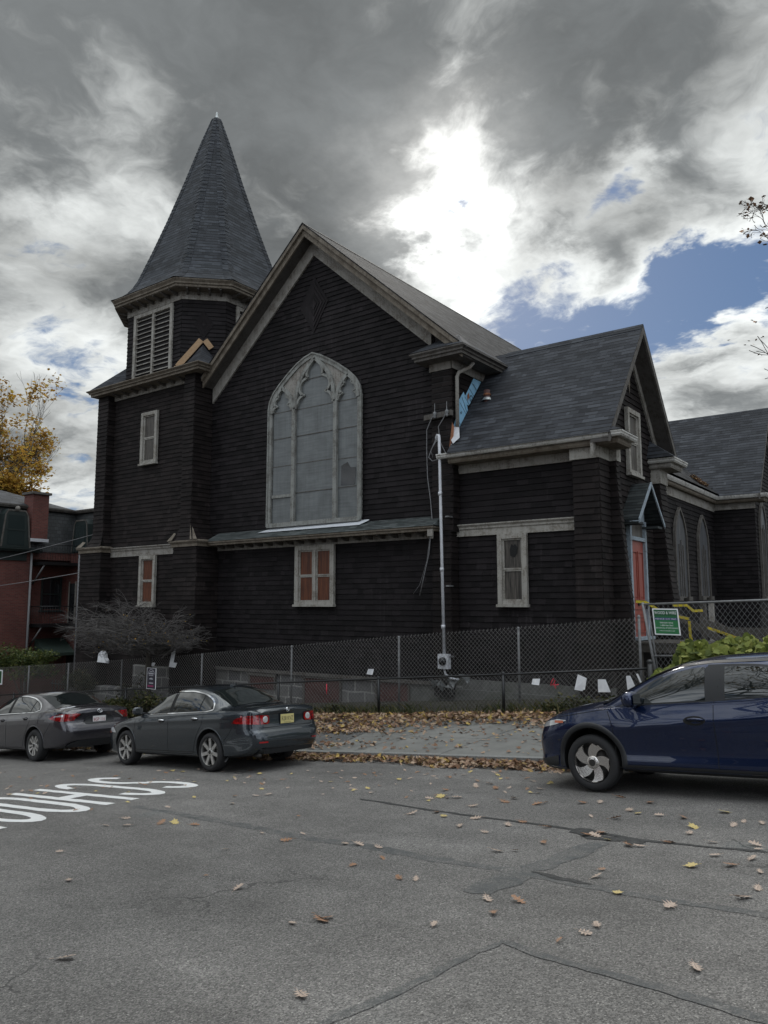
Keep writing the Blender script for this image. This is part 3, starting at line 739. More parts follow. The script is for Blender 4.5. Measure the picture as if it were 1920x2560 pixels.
# louvres
def louvre(p, q):
    u = (q-p).normalized(); n = V((u.y, -u.x, 0)); L = (q-p).length; z = V((0, 0, 1)); a0, a1 = .47, L-.47; z0, z1 = 8.50, 11.32
    fr = MB(); o = p+n*.0
    for x in (a0, a1-.14): fr.obox(o+u*x-n*.05+z*z0, u*.14, n*.14, z*(z1-z0))
    fr.obox(o+u*((a0+a1)/2-.055)-n*.05+z*z0, u*.11, n*.125, z*(z1-z0-.141))
    fr.obox(o+u*(a0+.14)-n*.05+z*(z1-.14), u*(a1-a0-.28), n*.135, z*.14)
    f = part(fr, 'louvre_frame', M['trim_light'], fix=True)
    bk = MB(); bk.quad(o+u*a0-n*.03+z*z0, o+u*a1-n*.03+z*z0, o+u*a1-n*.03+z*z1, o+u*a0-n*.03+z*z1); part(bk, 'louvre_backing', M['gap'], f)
    sl = MB(); N = 15; h = (z1-.14-z0)/N
    for half in (0, 1):
        x0 = a0+.14 if half == 0 else (a0+a1)/2+.055; x1 = (a0+a1)/2-.055 if half == 0 else a1-.14
        for i in range(N):
            zz = z0+h*i+.02+random.uniform(-.012, .012)
            A = o+u*x0+z*zz+n*.055; B = o+u*x1+z*(zz+random.uniform(-.012, .012))+n*.055; e = -n*.085+z*(h*.34); th = z*.026
            sl.add([A, B, B+e, A+e, A+th, B+th, B+e+th, A+e+th], [(0, 1, 2, 3), (7, 6, 5, 4), (0, 4, 5, 1), (3, 2, 6, 7), (0, 3, 7, 4), (1, 5, 6, 2)])
    part(sl, 'louvre_slats', M['trim'], f, fix=True)
louvre(o8[0], o8[1]); louvre(o8[2], o8[3])
# belfry eave
b = MB(); b.sweep(octo(.50, 11.66), [(0, 0), (0, .10), (.05, .12), (.05, .18), (.12, .26), (.12, .30), (-.5, .30), (-.5, 0)], 0, True); part(b, 'belfry_cornice', M['trim_brown'])
b = MB(); b.add(octo(.52, 11.675)+octo(-.01, 11.675), [(i+8, (i+1) % 8+8, (i+1) % 8, i) for i in range(8)]); part(b, 'belfry_soffit', M['soffit'])
b = MB()
for i in range(8):
    p, q = octo(.02, 11.66)[i], octo(.02, 11.66)[(i+1) % 8]; u = (q-p).normalized(); n = V((u.y, -u.x, 0)); L = (q-p).length; k = 7 if i % 2 == 0 else 4
    for j in range(k):
        c = p.lerp(q, (j+.5)/k)+n*.03; c.z = 11.675
        b.prism([c-u*.035+n*a+V((0, 0, h)) for a, h in ((0, 0), (0, -.14), (.15, -.14), (.34, -.07), (.42, -.06), (.42, 0))], u*.07)
parts(b, 'belfry_bracket', M['trim_dark'], fix=True)
# spire
prof = [(1.0, 11.97), (.955, 12.04), (.90, 12.18), (.84, 12.40), (.79, 12.66), (.745, 13.0), (.62, 14.25), (.49, 15.62), (.32, 17.55), (.15, 19.6), (.045, 20.75)]
eo = octo(.64, 0); b = MB()
rings = [[OC+V(((e-OC).x*s, (e-OC).y*s, z)) for e in eo] for s, z in prof]
for a, c in zip(rings, rings[1:]):
    for i in range(8): b.quad(a[i], a[(i+1) % 8], c[(i+1) % 8], c[i])
part(b, 'spire', M['spire'])
for i in range(8):   # hip caps
    b = MB()
    for a, c in zip(rings, rings[1:]):
        p, q = a[i], c[i]; prv, nxt = a[(i-1) % 8], a[(i+1) % 8]
        w = min(.22, (prv-p).length*.3); w2 = min(.22, (c[(i-1) % 8]-q).length*.3)
        k = max(1, int((q-p).length/.2))
        for j in range(k):
            f, g = j/k, (j+1)/k
            A = p.lerp(q, f); B = p.lerp(q, g); pa = (prv-p).normalized(); na = (nxt-p).normalized(); outw = V(((A-OC).x, (A-OC).y, .0)).normalized()
            wa = w+(w2-w)*f; wb = w+(w2-w)*g
            b.add([A+pa*wa+outw*.02, A+outw*.035, A+na*wa+outw*.02, B+pa*wb+outw*.008, B+outw*.02, B+na*wb+outw*.008], [(0, 1, 4, 3), (1, 2, 5, 4)])
    part(b, 'spire_hip_cap', M['spire'])
b = MB(); b.lathe([(.20, 20.42), (.19, 20.5), (.10, 20.8), (.05, 20.93), (.045, 21.0), (.02, 21.1), (0, 21.12)], 12, 0, 'z', OC); part(b, 'spire_finial', M['metalcap'])
# skirt roof and broaches round the belfry
sk = [V((-27.55, 17.1, 8.47)), V((-20.8, 17.1, 8.47)), V((-20.8, 23.6, 8.47)), V((-27.55, 23.6, 8.47))]
b = MB(); ob = octo(.02, 8.62)
b.quad(sk[0], sk[1], ob[1], ob[0]); b.quad(sk[1], sk[2], ob[3], ob[2]); b.quad(sk[2], sk[3], ob[5], ob[4]); b.quad(sk[3], sk[0], ob[7], ob[6])
for c, i in ((1, 1), (2, 3), (3, 5), (0, 7)):
    p, q = ob[i], ob[(i+1) % 8]; m = (p+q)/2; ap = V((m.x, m.y, 9.62)); n = V(((m-OC).x, (m-OC).y, 0)).normalized(); ap = ap+n*.05
    b.add([sk[c], ap, p], [(0, 1, 2)]); b.add([sk[c], q, ap], [(0, 1, 2)])
part(b, 'tower_skirt_roof', M['roof'], fix=True)
p, q = ob[1], ob[2]; m = (p+q)/2; n = nd
b = MB()
ap = V((m.x, m.y, 9.70))+n*.075
for e, q0 in ((p, 0), (q, .72)):
    e = e+n*.075; e.z = 8.66; e = e.lerp(ap, q0); d = (ap-e).normalized(); up = V((0, 0, 1))-d*d.z; up.normalize()
    b.obox(e+up*.0, d*((ap-e).length+.02), n*.03, up*.21)
parts(b, 'bare_flashing_board', M['newwood'], fix=True)
b = MB(); b.box(-26.3, -25.75, 17.66, 17.70, 8.52, 8.78); b.box(-22.85, -22.35, 17.66, 17.70, 8.52, 8.80); parts(b, 'bare_corner_board', M['newwood'])

# --- windows (frame > pane, sash)
def window(name, O, u, n, w, z0, z1, pane, rows=2, cols=1, fw=.13, mt='trim_light', sill=True, thick=.10, sash=.055, pm=None, panename='pane'):
    """O at the left foot of the opening on the wall plane"""
    O = V(O); u = V(u); n = V(n); z = V((0, 0, 1)); fr = MB(); o = V((O.x, O.y, 0))
    fr.obox(o+z*z0, u*fw, n*thick, z*(z1-z0)); fr.obox(o+u*(w-fw)+z*z0, u*fw, n*thick, z*(z1-z0)); fr.obox(o+u*fw+z*(z1-fw), u*(w-2*fw), n*thick, z*fw)
    if sill: fr.obox(o-u*.03+z*(z0-.07), u*(w+.06), n*(thick+.05), z*.07)
    fr.obox(o+u*fw+z*z0, u*(w-2*fw), n*thick*.8, z*.09)
    f = part(fr, name, M[mt], fix=True)
    sm = MB(); iw = (w-2*fw); cw = iw/cols
    for c in range(cols):
        x0 = fw+cw*c
        if c: fr2 = sm.obox(o+u*(x0-.06)+z*(z0+.09), u*.12, n*thick*.85, z*(z1-fw-z0-.09))
        zl = z0+.09; H = (z1-fw-zl)
        for r in range(rows):
            a, bb = zl+H*r/rows, zl+H*(r+1)/rows; dep = .05 if r else .035
            x1 = x0+(.06 if c else 0); x2 = x0+cw-(.06 if c < cols-1 else 0)
            sm.obox(o+u*x1+z*a, u*sash, n*dep, z*(bb-a)); sm.obox(o+u*(x2-sash)+z*a, u*sash, n*dep, z*(bb-a))
            sm.obox(o+u*(x1+sash)+z*a, u*(x2-x1-2*sash), n*dep, z*sash*.8); sm.obox(o+u*(x1+sash)+z*(bb-sash*.8), u*(x2-x1-2*sash), n*dep, z*sash*.8)
            pb = MB(); A = o+u*(x1+sash)+n*.012+z*(a+.03); pb.quad(A, A+u*(x2-x1-2*sash), A+u*(x2-x1-2*sash)+z*(bb-a-.06), A+z*(bb-a-.06))
            part(pb, panename, M[pane], f)
    part(sm, 'sash', M['trim_light'], f, fix=True)
    return f
WW = V((0, -.04, 0))
w1 = window('tower_window', (-24.72, 17.75, 0), UX, NF, .97, 5.30, 7.28, 'grey_curtain')
w2 = window('tower_window', (-24.52, 17.75, 0), UX, NF, .95, -.03, 1.80, 'rust_board')
# --- main gable
RX, RZ, SLP = -16.45, 12.42, .885
roofz = lambda x: RZ-SLP*abs(x-RX)
b = MB(); b.prism([(-21.2, 18.31, -2.2), (-11.2, 18.31, -2.2), (-11.2, 18.31, roofz(-11.2)-.25), (RX, 18.31, RZ-.3), (-21.2, 18.31, roofz(-21.2)-.25)], (0, 18, 0)); part(b, 'nave_core', M['core'], fix=True)
b = MB()
def gext(z):
    d = max(0, (RZ-.42-z)/SLP); return (max(-21.38, RX-d), min(-11.75, RX+d))
lap(b, (0, 18.3, 0), UX, NF, gext, 2.44, 11.95)
lap(b, (0, 18.3, 0), UX, NF, (-20.85, -11.18), -2.12, 1.90)
part(b, 'gable_wall', M['shingle'])
b = MB()
lap(b, (0, 18.16, 0), UX, NF, (-11.77, -11.09), 2.0, 6.66); lap(b, (0, 18.14, 0), UX, NF, (-11.77, -11.17), -2.1, 2.0)
lap(b, (-11.09, 0, 0), UY, NR, (18.16, 23.3), 2.0, 6.66); lap(b, (-11.17, 0, 0), UY, NR, (18.14, 18.56), -2.1, 2.0)
part(b, 'corner_pier', M['shingle_warm'])
b = MB(); b.box(-11.76, -11.18, 18.15, 18.4, -2.5, 6.9); part(b, 'pier_core', M['core'])
diamond('diamond_panel', (-16.45, 18.3, 9.85), UX, NF, .62, .98)
# sill board over the foundation
b = MB(); b.box(-20.9, -11.18, 18.24, 18.30, -2.22, -2.12); part(b, 'sill_board', M['trim_dark'])
# rake: wall board, soffit, fascia with crown
def rake(sx, z_end_x):
    d = V((sx, 0, -SLP)).normalized(); up = V((sx*SLP, 0, 1)).normalized()
    A = V((RX, 0, RZ)); L = (abs(z_end_x-RX))/abs(d.x)
    def bar(y0, y1, s0, s1, m):   # s measured down from roof surface, perpendicular
        mb = MB(); top0 = A-up*s0; bot0 = A-up*s1
        # mitre at the apex: shift along d so that both sides meet on the plane x=RX
        P = [V((RX, y0, RZ-s0/up.z)), V((RX, y0, RZ-s1/up.z))]
        zx = min(z_end_x, -11.82) if s1 > .4 else z_end_x
        Q = [V((zx, y0, roofz(zx)-s0/up.z)), V((zx, y0, roofz(zx)-s1/up.z))]
        mb.prism([P[0], P[1], Q[1], Q[0]], (0, y1-y0, 0)); return mb
    nm = 'rake'
    part(bar(17.74, 17.80, .03, .30, 0), 'rake_fascia', M['trim_brown'], fix=True)
    part(bar(17.66, 17.74, .02, .13, 0), 'rake_crown', M['trim_brown'], fix=True)
    part(bar(17.80, 18.30, .20, .26, 0), 'rake_soffit', M['soffit'], fix=True)
    part(bar(18.22, 18.30, .26, .66, 0), 'rake_board', M['trim'], fix=True)
rake(-1, -21.30); rake(1, -10.52)
# main roof
b = MB(); y0 = 17.64
b.quad((RX, y0, RZ+.02), (-10.33, y0, roofz(-10.33)+.02), (-10.33, 22.6, roofz(-10.33)+.02), (RX, 22.6, RZ+.02))
b.quad((RX, 22.6, RZ+.02), (-7.12, 22.6, roofz(-7.12)+.02), (-7.12, 37, roofz(-7.12)+.02), (RX, 37, RZ+.02))
b.quad((-21.45, y0, roofz(-21.45)+.02), (RX, y0, RZ+.02), (RX, 37, RZ+.02), (-21.45, 37, roofz(-21.45)+.02))
b.quad((-25.8, 24, roofz(-25.8)+.02), (-21.45, 24, roofz(-21.45)+.02), (-21.45, 37, roofz(-21.45)+.02), (-25.8, 37, roofz(-25.8)+.02))
part(b, 'main_roof', M['roof_old'], fix=True)
b = MB()
for s in (-1, 1): b.quad((RX, y0, RZ+.04), (RX+s*.16, y0, RZ+.04-.14), (RX+s*.16, 37, RZ+.04-.14), (RX, 37, RZ+.04))
b.prism([(RX, y0+.01, RZ+.015), (-10.33, y0+.01, roofz(-10.33)+.015), (-10.33, y0+.01, roofz(-10.33)-.02), (RX, y0+.01, RZ-.02)], (0, .05, 0))
b.prism([(RX, y0+.01, RZ+.015), (-21.4, y0+.01, roofz(-21.4)+.015), (-21.4, y0+.01, roofz(-21.4)-.02), (RX, y0+.01, RZ-.02)], (0, .05, 0))
part(b, 'ridge_cap', M['roof_old'], fix=True)
# eave return over the corner pier
b = MB(); b.box(-11.82, -11.06, 18.10, 18.16, 6.64, 6.92); b.box(-11.09, -11.03, 18.10, 23.2, 6.64, 6.92); part(b, 'pier_frieze', M['trim'])
PK = [(0, 0), (0, .07), (.05, .09), (.05, .14), (.11, .19), (.11, .23), (-.5, .23), (-.5, 0)]
b = MB(); b.sweep([(-12.04, 18.28, 6.86), (-12.04, 17.66, 6.86), (-10.47, 17.66, 6.86), (-10.47, 22.6, 6.86)], PK); part(b, 'eave_cornice', M['trim_dark'])
b = MB(); b.box(-12.03, -10.48, 17.67, 18.1, 6.90, 6.94); b.box(-11.03, -10.48, 18.1, 22.6, 6.90, 6.94); part(b, 'eave_soffit', M['soffit'])
b = MB()
e0, e1, e2, e3 = V((-12.16, 17.54, 7.10)), V((-10.36, 17.54, 7.10)), V((-10.36, 22.6, 7.10)), V((-12.16, 18.29, 7.10))
r0 = V((-11.75, 18.24, 7.55)); r1 = V((-10.9, 18.24, 7.62))
b.add([e0, e1, r1, r0], [(0, 1, 2, 3)]); b.add([e0, r0, e3], [(0, 1, 2)]); b.add([e1, V((-10.36, 18.3, 7.10)), r1], [(0, 1, 2)])
b.quad(V((-10.36, 17.54, 7.10)), e2, V((-10.75, 22.6, 7.42)), V((-10.75, 18.0, 7.42)))
part(b, 'eave_return_roof', M['roof'], fix=True)
# pent roof along the foot of the gable
b = MB(); b.sweep([(-20.82, 17.72, 2.02), (-11.52, 17.72, 2.02), (-11.52, 18.15, 2.02)], [(0, 0), (0, .06), (.04, .08), (.04, .13), (-.4, .13), (-.4, 0)]); part(b, 'pent_eave', M['trim_brown'])
b = MB(); b.box(-20.81, -11.53, 17.73, 18.29, 2.03, 2.07); part(b, 'pent_soffit', M['soffit'])
b = MB(); b.quad((-20.85, 17.66, 2.16), (-11.46, 17.66, 2.16), (-11.5, 18.31, 2.50), (-20.85, 18.31, 2.50)); b.add([(-11.46, 17.66, 2.16), (-11.46, 18.16, 2.16), (-11.5, 18.31, 2.5)], [(0, 1, 2)]); part(b, 'pent_roof', M['roof_green'])
b = MB(); b.box(-20.83, -11.77, 18.23, 18.29, 1.86, 2.03); part(b, 'pent_frieze', M['trim'])
bracket_row('pent_brackets', (-20.7, 18.24, 0), (-11.9, 18.24, 0), 19, (0, -1, 0), 2.03, .40, .11, .07, 'trim_dark')
b = MB(); b.box(-11.62, -11.46, 17.64, 17.70, 1.86, 2.05); b.box(-11.56, -11.50, 17.7, 17.76, 1.80, 2.02); parts(b, 'pent_end_block', M['trim'])
b = MB(); b.add([(-18.62, 17.98, 2.36), (-14.3, 18.0, 2.37), (-14.05, 18.2, 2.52), (-14.15, 18.26, 2.55), (-18.3, 18.26, 2.50), (-18.4, 18.2, 2.46)], [tuple(range(6))]); part(b, 'sill_flashing', M['flash'])
window('double_window', (-17.07, 18.26, 0), UX, NF, 1.64, 0.0, 1.86, 'rust_board', 2, 2, .15, sill=True)
# --- the great pointed window
GC, GB = -16.40, 2.56
OUT = [(-18.36, GB), (-18.36, 6.55), (-18.31, 6.80), (-18.16, 7.06), (-17.9, 7.31), (-17.5, 7.63), (-17.1, 7.90), (-16.75, 8.06), (-16.42, 8.15),
       (-16.1, 8.03), (-15.75, 7.84), (-15.35, 7.60), (-14.93, 7.30), (-14.62, 7.02), (-14.46, 6.77), (-14.40, 6.45), (-14.40, GB)]
def ribbon(mb, pts, w, y0, y1, side=0, m=0, closed=False):
    """flat moulded bar following an XZ polyline; side -1..1 shifts it across its width"""
    P = [V((a, 0, c)) for a, c in pts]; n = len(P); L = []; R = []
    for i, p in enumerate(P):
        a = (P[i]-P[i-1]).normalized() if i else (P[1]-P[0]).normalized(); c = (P[i+1]-P[i]).normalized() if i < n-1 else a
        nn = V((-a.z, 0, a.x))+V((-c.z, 0, c.x)); nn = nn/max(.35, nn.dot(V((-a.z, 0, a.x))))
        L.append(p+nn*w*(.5+side/2)); R.append(p-nn*w*(.5-side/2))
    f = lambda p, y: (p.x, y, p.z)
    vs = [f(p, y0) for p in L]+[f(p, y0) for p in R]+[f(p, y1) for p in L]+[f(p, y1) for p in R]
    fs = []
    for i in range(n-1):
        fs += [(i, i+1, n+i+1, n+i), (2*n+i, i+2*n+1, i+1, i), (n+i, n+i+1, 3*n+i+1, 3*n+i)]
    fs += [(0, n, 3*n, 2*n), (n-1, 2*n-1+0, 4*n-1, 3*n-1)]
    mb.add(vs, fs, m)
def curve(pts, n=6):
    out = []
    for i in range(len(pts)-1):
        p0, p1, p2, p3 = pts[max(0, i-1)], pts[i], pts[i+1], pts[min(len(pts)-1, i+2)]
        for j in range(n):
            t = j/n; out.append(tuple(.5*((2*p1[k])+(-p0[k]+p2[k])*t+(2*p0[k]-5*p1[k]+4*p2[k]-p3[k])*t*t+(-p0[k]+3*p1[k]-3*p2[k]+p3[k])*t**3) for k in (0, 1)))
    return out+[pts[-1]]
b = MB(); ribbon(b, OUT, .13, 18.18, 18.30, -1)
ribbon(b, OUT, .05, 18.15, 18.19, .6)
b.box(-18.36, -14.40, 18.14, 18.29, GB-.04, GB+.10)
gw = part(b, 'pointed_window', M['trim_win'], fix=True)
b = MB()
sides = []
for mx in (-17.21, -15.42): b.box(mx-.07, mx+.07, 18.15, 18.29, GB+.10, 6.45)
parts(b, 'window_mullion', M['trim_win'], gw)
b = MB()
def arch(cx, hw, z0, za, w, y0, y1, side=0):
    l = curve([(cx-hw, z0), (cx-hw*.93, z0+(za-z0)*.34), (cx-hw*.62, z0+(za-z0)*.68), (cx, za)]); r = [(2*cx-x, z) for x, z in l][::-1]
    ribbon(b, l, w, y0, y1, side); ribbon(b, r, w, y0, y1, side)
arch(-16.32, .84, 6.40, 8.0, .13, 18.15, 18.285)
arch(-17.76, .48, 6.40, 7.22, .12, 18.155, 18.284)
arch(-14.93, .44, 6.40, 7.20, .12, 18.155, 18.284)
def cusp(pts, w=.08): ribbon(b, curve(pts, 4), w, 18.165, 18.283)
for s, cx, hw, z0, h in ((1, -16.32, .80, 6.45, 1.5), (-1, -16.32, .80, 6.45, 1.5), (1, -17.76, .44, 6.42, .78), (-1, -17.76, .44, 6.42, .78), (1, -14.93, .40, 6.42, .78), (-1, -14.93, .40, 6.42, .78)):
    cusp([(cx+s*hw, z0), (cx+s*hw*.86, z0+h*.16), (cx+s*hw*.62, z0+h*.24)])
    cusp([(cx+s*hw*.62, z0+h*.24), (cx+s*hw*.80, z0+h*.34), (cx+s*hw*.74, z0+h*.52), (cx+s*hw*.40, z0+h*.62)])
    cusp([(cx+s*hw*.40, z0+h*.62), (cx+s*hw*.42, z0+h*.74), (cx+s*hw*.22, z0+h*.92)])
    b.lathe([(0, -.02), (.05, -.02), (.05, .05), (0, .05)], 8, 0, 'y', (cx+s*hw*.60, 18.2, z0+h*.24))
part(b, 'window_tracery', M['trim_win'], gw)
b = MB()   # solid spandrels of the tracery
def ztop(x):
    for (a, c), (d, e) in zip(OUT[1:], OUT[2:-1]):
        if a <= x <= d and d > a: return c+(e-c)*(x-a)/(d-a)
    return 6.5
def archz(x):
    best = 6.40
    for cx, hw, za in ((-16.32, .86, 8.0), (-17.76, .50, 7.22), (-14.93, .46, 7.2)):
        t = abs(x-cx)/hw
        if t < 1:
            l = curve([(1, 0), (.93, .34), (.62, .68), (0, 1)], 8)
            for (a, c), (d, e) in zip(l, l[1:]):
                if d <= t <= a: best = max(best, 6.40+(za-6.40)*(c+(e-c)*((a-t)/max(1e-6, a-d))))
    return best
xs = [-18.2+3.66*i/60 for i in range(61)]
for a, c in zip(xs, xs[1:]):
    if archz(a) < ztop(a)-.02 or archz(c) < ztop(c)-.02: b.quad((a, 18.225, archz(a)-.02), (c, 18.225, archz(c)-.02), (c, 18.225, ztop(c)-.06), (a, 18.225, ztop(a)-.06))
part(b, 'tracery_spandrel', M['trim'], gw)
def weld(mb):
    d = {}; r = []
    for v in mb.v: r.append(d.setdefault(tuple(round(c, 4) for c in v), len(d)))
    nv = [None]*len(d)
    for v, i in zip(mb.v, r): nv[i] = v
    mb.v = nv; mb.f = [[r[i] for i in f] for f in mb.f]
def panes(x0, x1, zs, y=18.25):
    for i, (a, c) in enumerate(zip(zs, zs[1:])):
        mb = MB(); yy = y-.004*(i % 2)
        for q in range(8):
            xa, xb = x0+(x1-x0)*q/8, x0+(x1-x0)*(q+1)/8; f = lambda x: min(c-.01, ztop(x)-.05)
            if f(xa) > a+.02 or f(xb) > a+.02: mb.quad((xa, yy, a+.01), (xb, yy, a+.01), (xb, yy, max(a+.012, f(xb))), (xa, yy, max(a+.012, f(xa))))
        weld(mb); part(mb, 'glazing_panel', M['plexi'], gw)
        if i: fr = MB(); fr.box(x0, x1, yy-.012, yy+.03, a-.011, a+.011); part(fr, 'glazing_bar', M['trim_dark'], gw)
panes(-17.13, -15.5, [GB+.1, 3.61, 4.57, 5.49, 6.38, 7.34, 8.02]); panes(-18.19, -17.29, [GB+.1, 3.55, 4.56, 5.50, 6.40, 7.2]); panes(-15.34, -14.57, [GB+.1, 3.62, 4.52, 5.49, 6.38, 7.2])
b = MB(); b.quad((-18.3, 18.275, GB), (-14.45, 18.275, GB), (-14.45, 18.275, 7.0), (-18.3, 18.275, 7.0)); part(b, 'window_backing', M['core'], gw)
b = MB(); b.add([(-15.22, 18.235, 3.68), (-14.66, 18.235, 3.66), (-14.62, 18.235, 4.2), (-14.85, 18.235, 4.22), (-14.95, 18.235, 4.4), (-15.2, 18.235, 4.3)], [tuple(range(6))]); part(b, 'broken_pane', M['glass_dark'], gw)
b = MB(); b.box(-18.19, -17.29, 18.2, 18.26, 3.50, 3.60); part(b, 'window_rail', M['trim_win'], gw)
# --- side wing with the red door
b = MB(); b.prism([(-6.97, 18.52, -4), (-6.97, 22.7, -4), (-6.97, 22.7, 4.3), (-6.97, 20.63, 7.1), (-6.97, 18.52, 4.3)], (-4.2, 0, 0)); part(b, 'wing_core', M['core'], fix=True)
b = MB()
f2 = lambda z: .0 if z > 2.75 else .10*(1-(z-2.19)/.56)**2 if z > 2.19 else 0
lap(b, (0, 18.5, 0), UX, NF, (-11.1, -7.55), 2.19, 3.66, f2, seg=(.3, .75)); lap(b, (0, 18.5, 0), UX, NF, (-11.12, -7.55), -2.05, 1.88)
part(b, 'wing_wall', M['shingle'])
b = MB(); YR, ZR, SW = 20.63, 7.62, 1.22
def wext(z):
    d = max(0, (ZR-.35-z)/SW); return (max(18.86, YR-d), min(22.7, YR+d))
lap(b, (-6.95, 0, 0), UY, NR, wext, -2.3, 7.3)
part(b, 'wing_gable_wall', M['shingle_warm'])
bf = lambda z: .16 if z < .1 else .16*max(0, (3.6-z)/3.5)**1.3
b = MB()
lap(b, (0, 18.17, 0), UX, NF, (-7.58, -6.90), -2.2, 3.64, lambda z: 0, seg=(.2, .4)); lap(b, (-6.90, 0, 0), UY, NR, (18.17, 18.87), -2.2, 3.64)
part(b, 'wing_pier', M['shingle_warm']); b = MB()
lap(b, (0, 18.87, 0), UX, NF, lambda z: (-6.92, -6.74+bf(z)*1.6), -2.3, 3.64)
lap(b, (-6.74, 0, 0), UY, NR, (18.87, 19.08), -2.3, 3.64, lambda z: bf(z)*1.6)
part(b, 'wing_buttress', M['shingle_warm']); b = MB()
lap(b, (0, 22.35, 0), UX, NF, lambda z: (-6.95, -6.72+bf(z)*1.6), -2.3, 3.5); lap(b, (-6.72, 0, 0), UY, NR, (22.35, 22.95), -2.3, 3.5, lambda z: bf(z)*1.6)
part(b, 'wing_buttress', M['shingle_warm'])
b = MB(); b.box(-7.57, -6.91, 18.18, 18.6, -2.6, 4.0); b.box(-6.95, -6.76, 18.88, 19.07, -2.6, 4.0); b.box(-6.95, -6.74, 22.36, 22.94, -2.6, 4); parts(b, 'buttress_core', M['core'])
# frieze and string course
b = MB(); b.box(-11.1, -7.6, 18.43, 18.49, 3.64, 4.02); part(b, 'wing_frieze', M['trim'])
b = MB(); b.box(-7.63, -6.87, 18.10, 18.17, 3.60, 4.02); b.box(-6.93, -6.86, 18.17, 18.85, 3.60, 4.02); b.box(-6.93, -6.68, 18.81, 18.87, 3.60, 4.02); b.box(-6.74, -6.68, 18.87, 19.11, 3.60, 4.02)
b.box(-6.95, -6.66, 22.30, 22.36, 3.46, 4.02); b.box(-6.72, -6.66, 22.36, 22.98, 3.46, 4.02); parts(b, 'capital_board', M['trim_light'])
b = MB(); b.sweep([(-11.16, 18.48, 1.87), (-7.62, 18.48, 1.87)], [(0, 0), (.05, 0), (.05, .17), (.08, .20), (.08, .25), (.13, .30), (.13, .33), (0, .33)]); part(b, 'wing_string_course', M['trim_light'])
w4 = window('wing_window', (-9.86, 18.45, 0), UX, NF, .86, 0.0, 1.87, 'grey_curtain', 2, 1, .13)
b = MB(); b.add([(-9.50, 18.425, 1.28), (-9.38, 18.425, 1.24), (-9.30, 18.425, 1.34), (-9.29, 18.425, 1.5), (-9.36, 18.425, 1.6), (-9.41, 18.425, 1.54), (-9.46, 18.425, 1.6), (-9.52, 18.425, 1.45)], [tuple(range(8))]); part(b, 'glass_hole', M['gap'], w4)
# eave gutter and box cornice
gut = [(-11.42, 17.84, 4.0), (-6.22, 17.84, 4.0), (-6.22, 18.95, 4.0)]
b = MB(); b.sweep(gut, [(-.13, .02), (.0, .02), (.035, .06), (.035, .1), (.055, .115), (.055, .15), (.03, .15), (.02, .12), (-.13, .12)]); part(b, 'gutter', M['gutter'], fix=True)
b = MB(); b.sweep([(-11.12, 17.97, 3.88), (-6.35, 17.97, 3.88), (-6.35, 18.9, 3.88)], [(-.45, .0), (0, .0), (.03, .05), (.03, .13), (-.45, .13)]); part(b, 'box_cornice', M['trim_brown'], fix=True)
b = MB(); b.sweep([(-6.95, 22.12, 4.0), (-6.22, 22.12, 4.0), (-6.22, 23.4, 4.0)], [(-.13, .02), (.0, .02), (.035, .06), (.035, .1), (.055, .115), (.055, .15), (.03, .15), (.02, .12), (-.13, .12)]); part(b, 'gutter', M['gutter'], fix=True)
b = MB(); b.sweep([(-6.95, 22.22, 3.88), (-6.34, 22.22, 3.88), (-6.34, 23.3, 3.88)], [(-.4, 0), (0, 0), (.03, .05), (.03, .13), (-.4, .13)]); part(b, 'box_cornice', M['trim'], fix=True)
# wing roof
zw = lambda y: ZR-SW*abs(y-YR)
b = MB(); xe = -6.44
b.quad((-11.05, 17.74, zw(17.74)+.02), (xe, 17.74, zw(17.74)+.02), (xe, YR, ZR+.02), (-11.05, YR, ZR+.02))
b.quad((xe, 23.5, zw(23.5)+.02), (-11.05, 23.5, zw(23.5)+.02), (-11.05, YR, ZR+.02), (xe, YR, ZR+.02))
b.add([(-6.95, 21.98, 4.16), (-6.18, 21.98, 4.16), (-6.18, 23.45, 4.16), (-6.93, 23.3, 4.72), (-6.93, 22.3, 4.72)], [(0, 1, 4), (1, 2, 3, 4)])
b.add([(-6.42, 17.76, 4.16), (-6.16, 17.76, 4.16), (-6.16, 19.0, 4.16), (-6.93, 19.0, 4.5), (-6.93, 18.2, 4.5)], [(0, 1, 4), (1, 2, 3, 4)])
o = part(b, 'wing_roof', M['roof'], fix=True)
b = MB()
for s in (-1, 1): b.quad((-10.6, YR, ZR+.04), (xe-.005, YR, ZR+.04), (xe-.005, YR+s*.15, ZR+.04-.18), (-10.6, YR+s*.15, ZR+.04-.18))
part(b, 'wing_ridge_cap', M['roof'], fix=True)
def wrake(s):
    k = sqrt(1+SW*SW); ye = 17.78 if s < 0 else 23.46
    def bar(x0, x1, s0, s1):
        mb = MB(); mb.prism([(x0, YR, ZR-s0*k), (x0, YR, ZR-s1*k), (x0, ye, zw(ye)-s1*k), (x0, ye, zw(ye)-s0*k)], (x1-x0, 0, 0)); return mb
    part(bar(xe-.06, xe, .01, .16), 'wing_rake_fascia', M['trim_dark'], fix=True)
    part(bar(-6.95, xe-.06, .12, .15), 'wing_rake_soffit', M['soffit'], fix=True)
    part(bar(-6.95, -6.88, .15, .34), 'wing_rake_board', M['trim'], fix=True)
wrake(-1); wrake(1)
